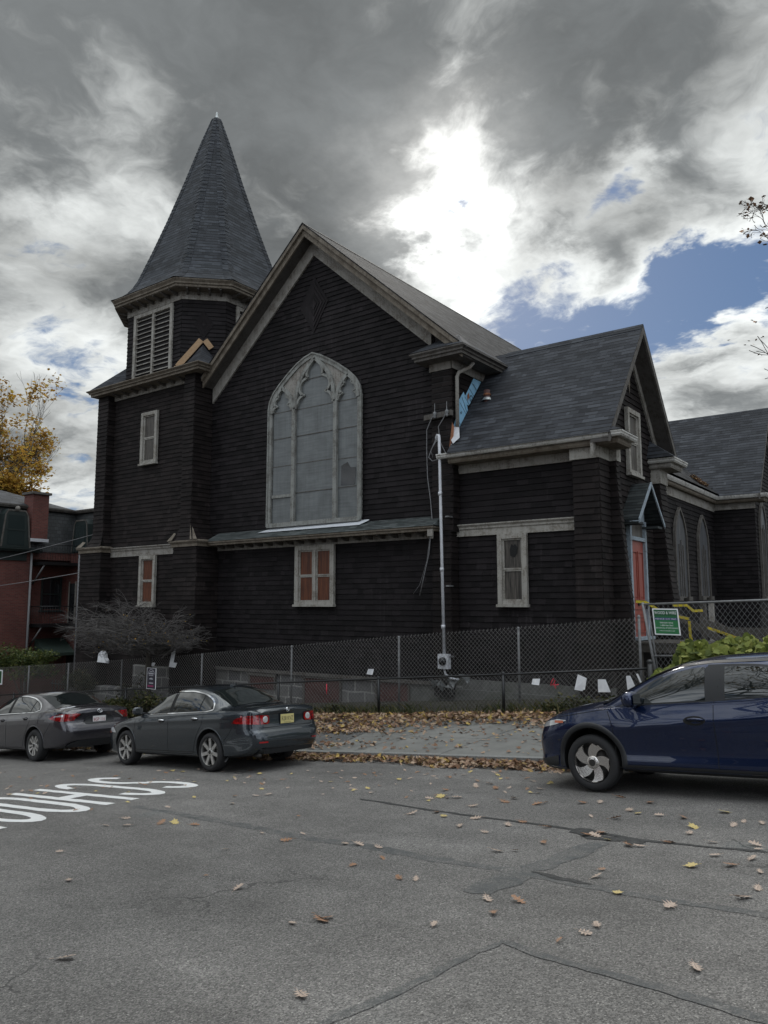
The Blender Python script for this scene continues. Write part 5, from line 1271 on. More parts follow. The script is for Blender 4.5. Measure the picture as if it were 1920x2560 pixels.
# caution tape
def tape(pts, label, txt=True, w=.055, twist=0):
    P = [V(p) for p in pts]; b = MB(); L = []; R = []; Q = []
    for a, c in zip(P, P[1:]):
        n = max(2, int((c-a).length/.12)); Q += [a.lerp(c, i/n) for i in range(n)]
    Q.append(P[-1]); k = len(Q)
    for i, p in enumerate(Q):
        d = (Q[min(k-1, i+1)]-Q[max(0, i-1)]).normalized(); up = V((0, 0, 1))-d*d.z
        if up.length < .2: up = V((1, 0, 0))
        up.normalize(); f = V((0, -1, 0)); a = twist*sin(i*.7); u = up*cos(a)+f*sin(a)
        L.append(p+u*w/2); R.append(p-u*w/2)
    b.add(L+R, [(i, i+1, k+i+1, k+i) for i in range(k-1)], 0, True)
    ob = b.build('caution_tape', M['tape'], None, uv=False); tag(ob, label, 'caution tape', 'yellow caution tape round the steps')
    if txt:
        b = MB(); tot = (P[1]-P[0]).length; d = (P[1]-P[0]).normalized(); up = V((0, 0, 1))-d*d.z
        if up.length < .2: up = V((1, 0, 0))
        up.normalize(); s = .30
        while s < tot-.05:
            text_mb(b, 'CAUTION', P[0]+d*s-up*.022+d.cross(up)*.006, d, up, .04, 0, 0, .36); s += .62
        if b.v: b.build('tape_lettering', M['ink'], ob, uv=False)
tape([(-5.62, 16.7, .06), (-5.42, 16.72, .05), (-5.02, 16.75, -.20), (-4.55, 16.8, -.30)], 'yellow tape running down from the red door frame behind the fence post')
tape([(-5.05, 17.4, -.02), (-4.75, 17.4, -.02), (-4.62, 17.4, -.14), (-4.45, 17.5, -.13)], 'short yellow tape end just above and beside the green sign')
tape([(-4.50, 16.6, -.34), (-4.49, 16.6, -.62), (-4.44, 16.6, -.95)], 'yellow tape hanging straight down right of the green sign', False)
tape([(-4.60, 18.4, -.52), (-3.85, 18.6, -.80)], 'yellow tape slanting down to the peeling post')
tape([(-3.95, 19.0, -.94), (-3.40, 19.2, -1.12)], 'last yellow tape piece right of the peeling post')
tape([(-4.70, 16.6, -.78), (-3.95, 16.7, -1.02)], 'yellow tape dipping into the vine leaves')
# porch and steps to the red door
dk = thing('wooden_steps', 'dark weathered wooden landing and steps in front of the red door', 'steps', (-5.5, 20.7, gz(-5.5, 20.7)))
b = MB()
for i in range(9): b.box(-6.9+.21*i, -6.9+.21*i+.195, 19.75, 21.75, -1.0, -.95+random.uniform(-.006, .006))
part(b, 'landing', M['deadwood'], dk)
for y in (19.8, 21.7):
    b = MB(); b.box(-6.7, -5.0, y-.03, y+.03, -1.2, -1.0); part(b, 'joist', M['deadwood'], dk)
for x, y in ((-5.02, 19.8), (-5.3, 21.7), (-6.6, 19.8)):
    b = MB(); b.box(x-.06, x+.06, y-.06, y+.06, gz(x, y)-.2, .05 if x > -6 else -1.0); part(b, 'newel_post', M['trim_light'] if (x, y) == (-5.3, 21.7) else M['deadwood'], dk)
for k in range(6):
    b = MB(); x = -4.95+.28*k; z = -1.13-.17*k; b.box(x, x+.30, 19.85, 21.65, z-.05, z); part(b, 'tread', M['deadwood'], dk)
for y in (19.78, 21.72):
    b = MB(); b.prism([(-5.6, y-.02, -.22), (-5.6, y-.02, -.40), (-3.2, y-.02, -1.75), (-3.2, y-.02, -1.57)], (0, .045, 0)); part(b, 'sloping_rail', M['deadwood'], dk, fix=True)
    b = MB(); b.prism([(-5.0, y-.02, -1.0), (-5.0, y-.02, -1.3), (-3.3, y-.02, -2.3), (-3.3, y-.02, -2.0)], (0, .045, 0)); part(b, 'stringer', M['deadwood'], dk, fix=True)
b = MB(); b.box(-3.98, -3.84, 18.9, 19.02, gz(-3.9, 19)-.1, -.75); o2 = part(b, 'newel_post', M['deadwood'], dk)
b = MB(); b.box(-5.1, -1.2, 21.9, 21.95, -1.9, -.6); part(b, 'skirt_boards', M['deadwood'], dk)
b = MB(); b.prism([(-4.9, 18.92, -.30), (-4.9, 18.92, -.46), (-1.4, 18.92, -1.75), (-1.4, 18.92, -1.55)], (0, .045, 0)); part(b, 'sloping_rail', M['deadwood'], dk, fix=True)

# ------------------------------------------------------------------ plants
LEAF = [(0, 0), (.28, .22), (.5, .62), (.42, .95), (0, 1.15), (-.42, .95), (-.5, .62), (-.28, .22)]
def leafcard(mb, p, size, d=None, simple=True):
    a = random.uniform(0, 2*pi); t = random.uniform(-.9, 1.2); u = V((cos(a), sin(a), 0)); w = V((-sin(a)*cos(t), cos(a)*cos(t), sin(t)))
    s = size*random.uniform(.65, 1.35); n = u.cross(w)
    if simple: mb.add([p, p+(u*.5+w*.5)*s+n*.06*s, p+w*s, p+(-u*.5+w*.5)*s+n*.06*s], [(0, 1, 2, 3)])
    else: mb.add([p+(u*x+w*y+n*(.25*abs(x)))*s for x, y in LEAF], [(0, 1, 2, 3, 4), (0, 4, 5, 6, 7)])
def branch(mb, tips, p, d, L, r, depth, spread=.6, up=.1, shrink=.74, kids=(2, 3), n=5, wob=.18, minr=.004, sub=3):
    pts = [p]; q = p.copy(); dd = d.copy()
    for i in range(sub):
        dd = (dd+V((random.gauss(0, wob), random.gauss(0, wob), random.gauss(0, wob)+up*.4))).normalized(); q = q+dd*L/sub; pts.append(q.copy())
    r1 = max(minr, r*.68); mb.tube(pts, [r+(r1-r)*i/sub for i in range(sub+1)], n if r > .02 else 3, 0, False)
    if depth <= 0: tips.append(q); return
    tips += [pts[-1]] if depth < 2 else []
    for k in range(random.randint(*kids)):
        a = random.uniform(0, 2*pi); ax = dd.orthogonal().normalized(); ax2 = dd.cross(ax); e = (dd+(ax*cos(a)+ax2*sin(a))*spread*random.uniform(.6, 1.3)+V((0, 0, up))).normalized()
        s = pts[-1] if k < 2 else pts[random.randint(1, sub)]
        branch(mb, tips, s, e, L*shrink*random.uniform(.8, 1.15), r1*.85, depth-1, spread, up, shrink, kids, n, wob, minr, sub)
# bare spreading ornamental tree
ct = thing('ornamental_tree', 'bare grey spreading tree with fine twigs between the fences and the tower', 'tree', (-21.75, 16.2, gz(-21.75, 16.2)))
b = MB(); tips = []; p0 = V((-21.78, 16.2, gz(-21.75, 16.2)-.1)); b.tube([p0, p0+V((.02, 0, .9)), p0+V((-.03, .03, 1.7)), p0+V((.04, 0, 2.15))], [.13, .11, .10, .09], 8)
tr0 = b; top = p0+V((.04, 0, 2.1)); random.seed(21)
tw_ = MB()
def twig(p, d, L, r, depth):
    pts = [p]; q = p; dd = d
    for i in range(3):
        dd = (dd+V((random.gauss(0, .24), random.gauss(0, .24), random.gauss(0, .13)-.02))).normalized(); q = q+dd*L/3; pts.append(q)
    tw_.tube(pts, [r, r*.9, r*.78, r*.68], 4 if r > .012 else 3, 0, False); tips.append(q)
    if depth <= 0: return
    for k in range(random.choice((3, 3, 3, 4))):
        a = random.uniform(-1.25, 1.25); e = V((dd.x*cos(a)-dd.y*sin(a), dd.x*sin(a)+dd.y*cos(a), dd.z*.5+random.gauss(.05, .22)+max(0, -1.25-q.z)*1.2-max(0, q.z+.1)*.8)).normalized()
        twig(pts[random.choice((1, 2, 3, 3))], e, L*random.uniform(.62, .92), max(.0046, r*.62), depth-1)
for k in range(20):
    a = 2*pi*k/20+random.uniform(-.2, .2); h = random.uniform(.05, .80); st = p0+V((0, 0, random.uniform(1.75, 2.15)))
    d = V((cos(a)*1.2, sin(a)*.42, h)).normalized()
    twig(st, d, random.uniform(.66, .96)*(1.2 if cos(a) < -.2 else .78), .038, 5)
part(tr0, 'trunk', M['bark'], ct, uv=False); part(tw_, 'crown', M['twig'], ct, uv=False)
b = MB()
for t_ in random.sample(tips, min(len(tips), 520)):
    if random.random() < (.9 if t_.z < -.9 else .35): leafcard(b, t_, .05)
part(b, 'remaining_leaves', M['autumn'], ct, uv=False)
random.seed(5)
def bush(name, label, cat, c, rad, n, size, m, group=None, stems=8, simple=True, cl=9, shell=.45):
    c = V(c); o = thing(name, label, cat, (c.x, c.y, gz(c.x, c.y)), group); b = MB(); ce = []
    for i in range(cl):
        ce.append((V((random.uniform(-.75, .75)*rad[0], random.uniform(-.6, .6)*rad[1], random.uniform(-.55, .55)*rad[2])), random.uniform(.35, .6)))
    for i in range(n):
        q, s = random.choice(ce); v = V((random.gauss(0, 1), random.gauss(0, 1), random.gauss(0, 1))).normalized()*(random.random()**shell)
        leafcard(b, c+q+V((v.x*rad[0]*s, v.y*rad[1]*s, v.z*rad[2]*s)), size, None, simple)
    part(b, 'foliage', m, o, uv=False)
    b = MB()
    for i in range(stems):
        q, s = random.choice(ce); x = c.x+random.uniform(-.2, .2)*rad[0]; b.tube([(x, c.y, gz(x, c.y)-.05), (c+V((q.x*.5, q.y*.5, -rad[2]*.6))), c+q], [.02, .014, .006], 4, 0, False)
    part(b, 'stems', M['bark'], o, uv=False); return o
bush('shrub', 'rounded green and yellow shrub behind the grey fence below the brick building', 'shrub', (-33.6, 18.4, -2.55), (2.4, .9, .75), 5200, .10, M['green_leaf'], None, 10, True, 14, .5)
bush('shrub', 'dark ivy-clad shrub behind the grey fence, between the green shrub and the bare tree', 'shrub', (-26.9, 17.0, -3.1), (1.0, .25, .75), 2600, .07, M['ivy_leaf'], None, 6, True, 12, .6)
bush('shrub', 'thin brown-green bush behind the grey fence, left of the tree trunk', 'shrub', (-23.6, 17.0, -3.05), (.9, .25, .72), 1300, .06, M['ivy_leaf'], None, 6, True, 10, .7)
bush('weed_clump', 'tall green weeds at the foot of the bare tree, outside the black fence', 'weeds', (-21.6, 15.35, -3.25), (1.5, .3, .5), 2400, .075, M['weed'], None, 14, True, 12, .6)
bush('weed_clump', 'low dark weeds at the foot of the black fence beside the pink ribbon', 'weeds', (-13.1, 15.75, -2.75), (.6, .25, .30), 700, .06, M['weed'], None, 8, True, 7, .6)
bush('weed_clump', 'straggling green weeds below the white papers near the blue car', 'weeds', (-6.3, 15.75, -2.05), (1.1, .3, .22), 1100, .07, M['weed'], None, 8, True, 9, .6)
# broad-leaved vine over the fence behind the blue car
vn = thing('vine', 'yellow-green broad-leaved vine heaped over the fence behind the blue car', 'vine', (-2.9, 14.8, gz(-2.9, 14.8)))
b = MB(); random.seed(3)
vtop = lambda x: lerp_tab([(-4.75, -1.55), (-4.55, -1.22), (-4.30, -1.10), (-4.12, -.80), (-3.9, -.70), (-3.6, -.74), (-3.3, -.66), (-3.12, -.70), (-2.98, -.52), (-2.9, -.72), (-2.7, -.66), (-2.45, -.5), (-1.5, -.45), (0, -.4)], x)
for i in range(4600):
    x = random.uniform(-4.75, .2); zt = vtop(x); z = zt-abs(random.gauss(0, .26))+.05*sin(x*9)+.04*sin(x*23+1); y = 14.75+random.uniform(-.4, .4)*(1.0 if z < zt-.1 else .7)
    a = random.uniform(-.9, .9)-pi/2; tilt = random.uniform(-.3, 1.4); nrm = V((cos(a)*cos(tilt), sin(a)*cos(tilt), sin(tilt)))
    u = nrm.orthogonal().normalized(); w = nrm.cross(u); ro = random.uniform(0, 6.28); u, w = u*cos(ro)+w*sin(ro), w*cos(ro)-u*sin(ro); s = random.uniform(.075, .15); p = V((x, y, z))
    b.add([p+(u*lx+w*(ly-.5)-nrm*(.22*abs(lx)+.12*(ly-.5)**2))*s for lx, ly in [(0, .08), (.34, 0), (.58, .3), (.52, .68), (.25, .95), (0, 1.18), (-.25, .95), (-.52, .68), (-.58, .3), (-.34, 0)]], [(0, 1, 2, 3, 4, 5), (0, 5, 6, 7, 8, 9)], 0, True)
part(b, 'foliage', M['vine_leaf'], vn, uv=False)
b = MB()
for i in range(14):
    x = -4.5+i*.33; b.tube([(x, 14.8, gz(x, 14.8)), (x+random.uniform(-.2, .2), 14.75, (gz(x, 14.8)+vtop(x))/2), (x+random.uniform(-.3, .3), 14.7, vtop(x)-.05)], [.012, .009, .004], 4, 0, False)
part(b, 'stems', M['bark'], vn, uv=False)
# ------------------------------------------------------------------ trees beyond
def tree(name, label, base, H, lean, crown_m, leaf_n, leaf_s, seed, depth=6, r=.3, spread=.5, up=.12, frac=1.0, lowest=0, kids=(2, 3)):
    random.seed(seed); o = thing(name, label, 'tree', base); b = MB(); tips = []; p = V(base)
    d = V(lean).normalized(); pts = [p, p+d*H*.12+V((.05, .0, 0)), p+d*H*.25]; b.tube(pts, [r*1.25, r, r*.85], 9); part(b, 'trunk', M['bark'], o, uv=False)
    b = MB()
    for k in range(6):
        a = 2*pi*k/6+random.uniform(-.3, .3); e = (d+V((cos(a), sin(a), 0))*spread*random.uniform(.5, 1.3)).normalized()
        branch(b, tips, pts[-1]-d*H*.03*random.random(), e, H*.23, r*.55, depth, spread, up, .76, kids, 6, .12, .012, 3)
    part(b, 'limbs', M['bark'], o, uv=False)
    if leaf_n:
        b = MB(); tt = [t_ for t_ in tips if t_.z < base[2]+H*frac or random.random() < .10]
        for i in range(leaf_n):
            t_ = random.choice(tt); leafcard(b, t_+V((random.gauss(0, .45), random.gauss(0, .45), random.gauss(0, .38))), leaf_s)
        part(b, 'crown', crown_m, o, uv=False)
    return o
tree('autumn_tree', 'half-bare autumn tree with golden leaves behind the brick building', (-74.0, 37.5, -5.5), 24.5, (.02, .02, 1), M['autumn'], 14000, .31, 11, 6, .45, .42, .17, .74)
tree('bare_tree', 'thin bare tree with pale twigs just left of the tower', (-71.0, 42.5, -5.0), 13.0, (.0, 0, 1), None, 0, .2, 4, 5, .12, .40, .22)
lt = tree('leafless_tree', 'nearly bare tree whose dark twigs reach in at the right edge', (.75, 25.8, -1.55), 13.0, (-.02, -.03, 1), M['leaf_brown'], 500, .10, 9, 5, .26, .55, .10)
random.seed(41); b = MB(); tips = []; tk = V((.62, 25.6, 5.2))
for (ax, ay), (cx, cy) in (((2010, 640), (1940, 618)), ((2010, 590), (1945, 575)), ((2010, 545), (1945, 535)), ((2010, 680), (1950, 655))):
    s0 = ray(ax, ay)*20.2; s1 = ray(cx, cy)*19.9; d = (s1-s0).normalized()
    b.tube([tk, tk.lerp(s0, .6)+V((0, 0, -.3)), s0, s1], [.06, .045, .03, .022], 6, 0, False)
    branch(b, tips, s1, (d+V((0, 0, .25))).normalized(), .34, .016, 4, .62, .06, .80, (2, 3), 4, .2, .006, 3)
part(b, 'limbs', M['bark'], lt, uv=False)
b = MB()
for t_ in tips:
    if random.random() < .4: leafcard(b, t_, .10)
part(b, 'crown', M['leaf_brown'], lt, uv=False)
# ------------------------------------------------------------------ brick building with mansard roof
bb = thing('brick_building', 'red brick building with a dark slate mansard and green dormers left of the church', 'building', (-38, 22, -5))
XB = -38.0; YB = 23.1
b = MB(); b.box(XB-14, XB, 8, 20.95, -6.5, 2.72); b.box(XB-14, XB-.35, 20.95, YB, -6.5, 2.72); b.box(XB-.35, XB+9, YB, YB+10, -6.5, 2.72); b.box(XB-.6, XB-.02, 20.95, YB, 2.3, 2.715); part(b, 'brick_wall', M['brick'], bb)
b = MB()
ms = .55
def mans(a0, a1, in0, in1): return
b.quad((XB+.02, 8, 2.7), (XB+.02, YB, 2.7), (XB-ms, YB+ms, 4.95), (XB-ms, 8, 4.95))
b.quad((XB+.02, YB-.02, 2.7), (XB+9, YB-.02, 2.7), (XB+9, YB+ms, 4.95), (XB-ms, YB+ms, 4.95))
part(b, 'mansard', M['slate'], bb, fix=True)
b = MB(); b.sweep([(XB+.02, 8, 2.62), (XB+.02, 21.3, 2.62)], [(0, 0), (.25, .02), (.32, .14), (.32, .2), (0, .22)]); part(b, 'lower_cornice', M['greenpaint'], bb)
b = MB(); b.sweep([(XB+.02, 8, 2.20), (XB+.02, 20.6, 2.20)], [(0, 0), (.05, 0), (.05, .4), (0, .4)]); part(b, 'cornice_frieze', M['greenpaint'], bb)
b = MB(); b.sweep([(XB-ms+.05, 8, 4.92), (XB-ms+.05, YB+ms-.05, 4.92), (XB+9, YB+ms-.05, 4.92)], [(-.2, 0), (.12, 0), (.18, .1), (.18, .17), (-.2, .17)]); part(b, 'eave_gutter', M['trim_dark'], bb, fix=True)
b = MB(); e = 5.08; A = (XB-ms+.2, 2, e); B = (XB-ms+.2, YB+ms-.2, e); C = (XB+9, YB+ms-.2, e); R0 = (XB-5, 2, 6.95); R1 = (XB-5, 18, 6.95); Dk = (XB-10, YB+ms-.2, e)
b.add([A, B, R1, R0], [(0, 1, 2, 3)]); b.add([B, Dk, R1], [(0, 1, 2)]); b.add([B, C, (XB+9, YB+9, e+.12), (XB-10, YB+9, e+.12), Dk], [(0, 1, 2, 3, 4)])
part(b, 'roof', M['roof'], bb, fix=True)
b = MB(); b.box(XB-.75, XB+.12, 20.75, 21.62, 3.35, 5.75); ch = part(b, 'chimney', M['brick'], bb)
b = MB(); b.box(XB-.85, XB+.22, 20.66, 21.71, 5.66, 5.78); part(b, 'chimney_cap', M['trim_dark'], ch); b = MB(); b.box(XB-.1, XB+.16, 20.7, 21.68, 3.2, 3.36); part(b, 'chimney_flashing', M['conduit'], ch)
def dormer(y, z0=2.85, z1=4.75, ax='x', x=0):
    fr = MB(); w = 1.35
    def Pt(a, dd, z): return (XB+.12-dd, y+a, z) if ax == 'x' else (x+a, YB-.12+dd, z)
    out = [(-w/2-.12, z0), (-w/2+.06, z1-.25), (-w/2+.22, z1), (w/2-.22, z1), (w/2-.06, z1-.25), (w/2+.12, z0)]; inn = [(-w/2-.02, z0), (-w/2+.14, z1-.28), (-w/2+.25, z1-.08), (w/2-.25, z1-.08), (w/2-.14, z1-.28), (w/2+.02, z0)]
    A = [Pt(a, -.02, z) for a, z in out]; B = [Pt(a, -.02, z) for a, z in inn]; n = 6
    fr.add(A+B, [(i, i+1, n+i+1, n+i) for i in range(5)])
    f = part(fr, 'dormer_frame', M['trim_dark'], bb, fix=True)
    ck = MB(); A2 = [Pt(a, 0, z) for a, z in out]; C2 = [Pt(a, .9, z) for a, z in out]; ck.add(A2+C2, [(i, i+1, n+i+1, n+i) for i in range(5)]+[tuple(range(6))]); part(ck, 'dormer_cheek', M['greenpaint'], f, fix=True)
    pn = MB(); pn.add([Pt(a, -.012, z) for a, z in ((-w/2+.22, z0+.12), (w/2-.22, z0+.12), (w/2-.28, z1-.28), (-w/2+.28, z1-.28))], [(0, 1, 2, 3)]); part(pn, 'dormer_pane', M['glass_green'], f, fix=True)
    sb = MB(); m_ = (z0+z1)/2-.1
    for q in ((-w/2+.18, w/2-.18, m_, m_+.07),): sb.add([Pt(a, -.03, z) for a, z in ((q[0], q[2]), (q[1], q[2]), (q[1], q[3]), (q[0], q[3]))], [(0, 1, 2, 3)])
    part(sb, 'dormer_sash', M['greenpaint'], f, fix=True)
    return f
f = dormer(19.95); b = MB(); b.lathe([(0, .0), (.12, .0), (.12, .05), (0, .05)], 12, 0, 'x', (XB+.14, 19.95, 4.82)); part(b, 'dormer_rosette', M['trim'], f)
dormer(0, 2.75, 4.45, 'y', XB+.95); dormer(0, 2.75, 4.6, 'y', XB+2.9); dormer(17.0); dormer(14.0)
for (x, y) in ((XB+.08, 20.85), (XB+.95, YB-.1)):
    b = MB(); b.tube([(x, y, 2.6), (x, y, -6)], .06, 8); part(b, 'downpipe', M['cable_grey'], bb)
for z, y0 in ((2.0, 21.1), (-1.15, 21.1)):
    b = MB(); b.box(XB-.4, XB+.9, y0, YB, z, z+.16); bal = part(b, 'balcony', M['blackmetal'], bb)
    b = MB(); b.tube([(XB+.9, y0, z+1.05), (XB+.9, YB, z+1.05)], .025, 6); b.tube([(XB-.3, y0, z+1.05), (XB+.9, y0, z+1.05)], .025, 6)
    for i in range(15): b.tube([(XB+.9, y0+(YB-y0)*i/14, z+.15), (XB+.9, y0+(YB-y0)*i/14, z+1.05)], .010, 4)
    for i in range(9): b.tube([(XB-.3+1.2*i/8, y0, z+.15), (XB-.3+1.2*i/8, y0, z+1.05)], .010, 4)
    part(b, 'railing', M['blackmetal'], bal)
    b = MB(); b.tube([(XB+.75, y0+.1, z), (XB-.3, y0+.1, z-.95)], .045, 6); part(b, 'balcony_bracket', M['cable_grey'], bal)
b = MB(); b.quad((XB-.34, 21.75, -.25), (XB-.34, 22.75, -.25), (XB-.34, 22.75, 1.35), (XB-.34, 21.75, 1.35)); w = part(b, 'window', M['glass_dark'], bb)
b = MB(); b.box(XB-.36, XB-.28, 21.68, 21.76, -.3, 1.42); b.box(XB-.36, XB-.28, 22.74, 22.82, -.3, 1.42); b.box(XB-.36, XB-.285, 21.76, 22.74, 1.34, 1.42); b.box(XB-.36, XB-.285, 21.76, 22.74, .5, .57); b.box(XB-.36, XB-.24, 21.6, 22.9, -.38, -.30); part(b, 'window_frame', M['greenpaint'], w)
b = MB(); b.box(XB+.05, XB+.62, YB-.05, YB-.01, -1.0, 1.1); d_ = part(b, 'balcony_door', M['glass_dark'], bb); b = MB(); b.box(XB+.0, XB+.08, YB-.07, YB-.02, -1.0, 1.2); b.box(XB+.6, XB+.68, YB-.07, YB-.02, -1.0, 1.2); part(b, 'door_frame', M['trim'], d_)
b = MB(); b.box(XB+.05, XB+.75, YB-.05, YB-.01, -4.8, -2.6); part(b, 'ground_door', M['gap'], bb)
b = MB(); b.prism([(XB-.2, 21.4, -1.75), (XB-.2, 21.4, -2.25), (XB+.95, 21.4, -2.6), (XB+.95, 21.4, -2.45)], (0, 1.6, 0)); part(b, 'awning', M['awning'], bb, fix=True)
# overhead wires
for z0, z1, lab in ((1.92, 2.85, 'upper overhead wire rising from the left edge to the tower'), (1.15, 1.38, 'lower overhead wire running level from the left edge to the tower corner')):
    b = MB(); a = V((-27.5, 17.9, z1+.0)); c = V((-52, 17.9, z0-.55))
    b.tube([a.lerp(c, i/14)-V((0, 0, .35*sin(pi*i/14))) for i in range(15)], .016, 5); o2 = b.build('overhead_wire', M['cable_grey'], None, uv=False); tag(o2, lab, 'wire', 'overhead wires left of the church')
# old picket gate and boards behind the grey fence
gt = thing('iron_gate', 'low black iron gate behind the grey fence left of the ivy', 'gate', (-29.6, 18.2, gz(-29.6, 18.2)))
b = MB()
for i in range(12): x = -30.9+i*.24; b.tube([(x, 18.2, gz(x, 18.2)), (x, 18.2, -3.15)], .014, 5)
part(b, 'pickets', M['blackmetal'], gt); b = MB(); b.tube([(-31, 18.2, -3.3), (-28.1, 18.2, -3.3)], .02, 5); part(b, 'rail', M['blackmetal'], gt); b = MB(); b.tube([(-31, 18.2, -4.0), (-28.1, 18.2, -4.0)], .02, 5); part(b, 'rail', M['blackmetal'], gt)
# ------------------------------------------------------------------ across the street, behind the photographer (added out of view for the car glass and paint to reflect)
def house(label, x, y, w, d, h, wall, roofm):
    z = ground(x, y); o = thing('house', label, 'house', (x, y, z), 'houses across the street')
    b = MB(); b.box(x-w/2, x+w/2, y-d, y, z-3, z+h); part(b, 'wall', wall, o)
    b = MB(); b.prism([(x-w/2-.4, y+.3, z+h), (x+w/2+.4, y+.3, z+h), (x, y+.3, z+h+w*.42)], (0, -d-.6, 0)); part(b, 'roof', roofm, o, fix=True)
    for fz in (1.2, 4.2):
        for fx in (-.3, 0, .3):
            if fz < 2 and fx == 0:
                b = MB(); b.box(x-.55, x+.55, y, y+.06, z, z+2.2); part(b, 'door', M['greenpaint'], o); continue
            b = MB(); b.box(x+w*fx-.6, x+w*fx+.6, y, y+.05, z+fz, z+fz+1.6); f = part(b, 'window', M['trim'], o)
            b = MB(); b.quad((x+w*fx+.5, y+.055, z+fz+.1), (x+w*fx-.5, y+.055, z+fz+.1), (x+w*fx-.5, y+.055, z+fz+1.5), (x+w*fx+.5, y+.055, z+fz+1.5)); part(b, 'pane', M['glass_dark'], f)
house('grey boarded house straight across the street behind the photographer', -8, -12, 9, 9, 6.4, M['slate'], M['roof'])
house('brick house across the street, uphill behind the photographer', 8, -12.5, 10, 9, 6.6, M['brick'], M['roof'])
house('brick house across the street, downhill behind the photographer', -30, -12, 12, 9, 6.8, M['brick'], M['roof'])
for i, (x, y, sd) in enumerate(((-6.0, -6.2, 31), (-46, -7.8, 33), (-29, -7.4, 35), (-12.5, -6.4, 37))):
    o = tree('street_tree', ['bare street tree across the road, furthest uphill of all', 'bare street tree across the road, furthest downhill of all', 'bare street tree across the road, in front of the downhill brick house', 'bare street tree across the road beside the grey boarded house'][i], (x, y, ground(x, y)), 19, (.02, .06, 1), M['autumn'], 1400, .2, sd, 6, .34, .5, .12, 1.0)
    o['group'] = 'street trees across the road'
# ------------------------------------------------------------------ cars
def pchip(T):
    """smooth monotone-ish curve through (x, y) control points"""
    T = sorted(T); X = [a for a, _ in T]; Yv = [b for _, b in T]; n = len(T)
    h = [X[i+1]-X[i] for i in range(n-1)]; d = [(Yv[i+1]-Yv[i])/h[i] for i in range(n-1)]; m = [0]*n
    m[0], m[-1] = d[0], d[-1]
    for i in range(1, n-1):
        if d[i-1]*d[i] > 0:
            w1 = 2*h[i]+h[i-1]; w2 = h[i]+2*h[i-1]; m[i] = (w1+w2)/(w1/d[i-1]+w2/d[i])
    def f(x):
        if x <= X[0]: return Yv[0]
        if x >= X[-1]: return Yv[-1]
        i = 0
        while x > X[i+1]: i += 1
        t = (x-X[i])/h[i]; t2 = t*t; t3 = t2*t
        return (2*t3-3*t2+1)*Yv[i]+(t3-2*t2+t)*h[i]*m[i]+(-2*t3+3*t2)*Yv[i+1]+(t3-t2)*h[i]*m[i+1]
    return f
def lerpf(T):
    T = sorted(T)
    def f(x):
        if x <= T[0][0]: return T[0][1]
        for (a, b), (c, d) in zip(T, T[1:]):
            if x <= c: return b+(d-b)*(x-a)/(c-a)
        return T[-1][1]
    return f
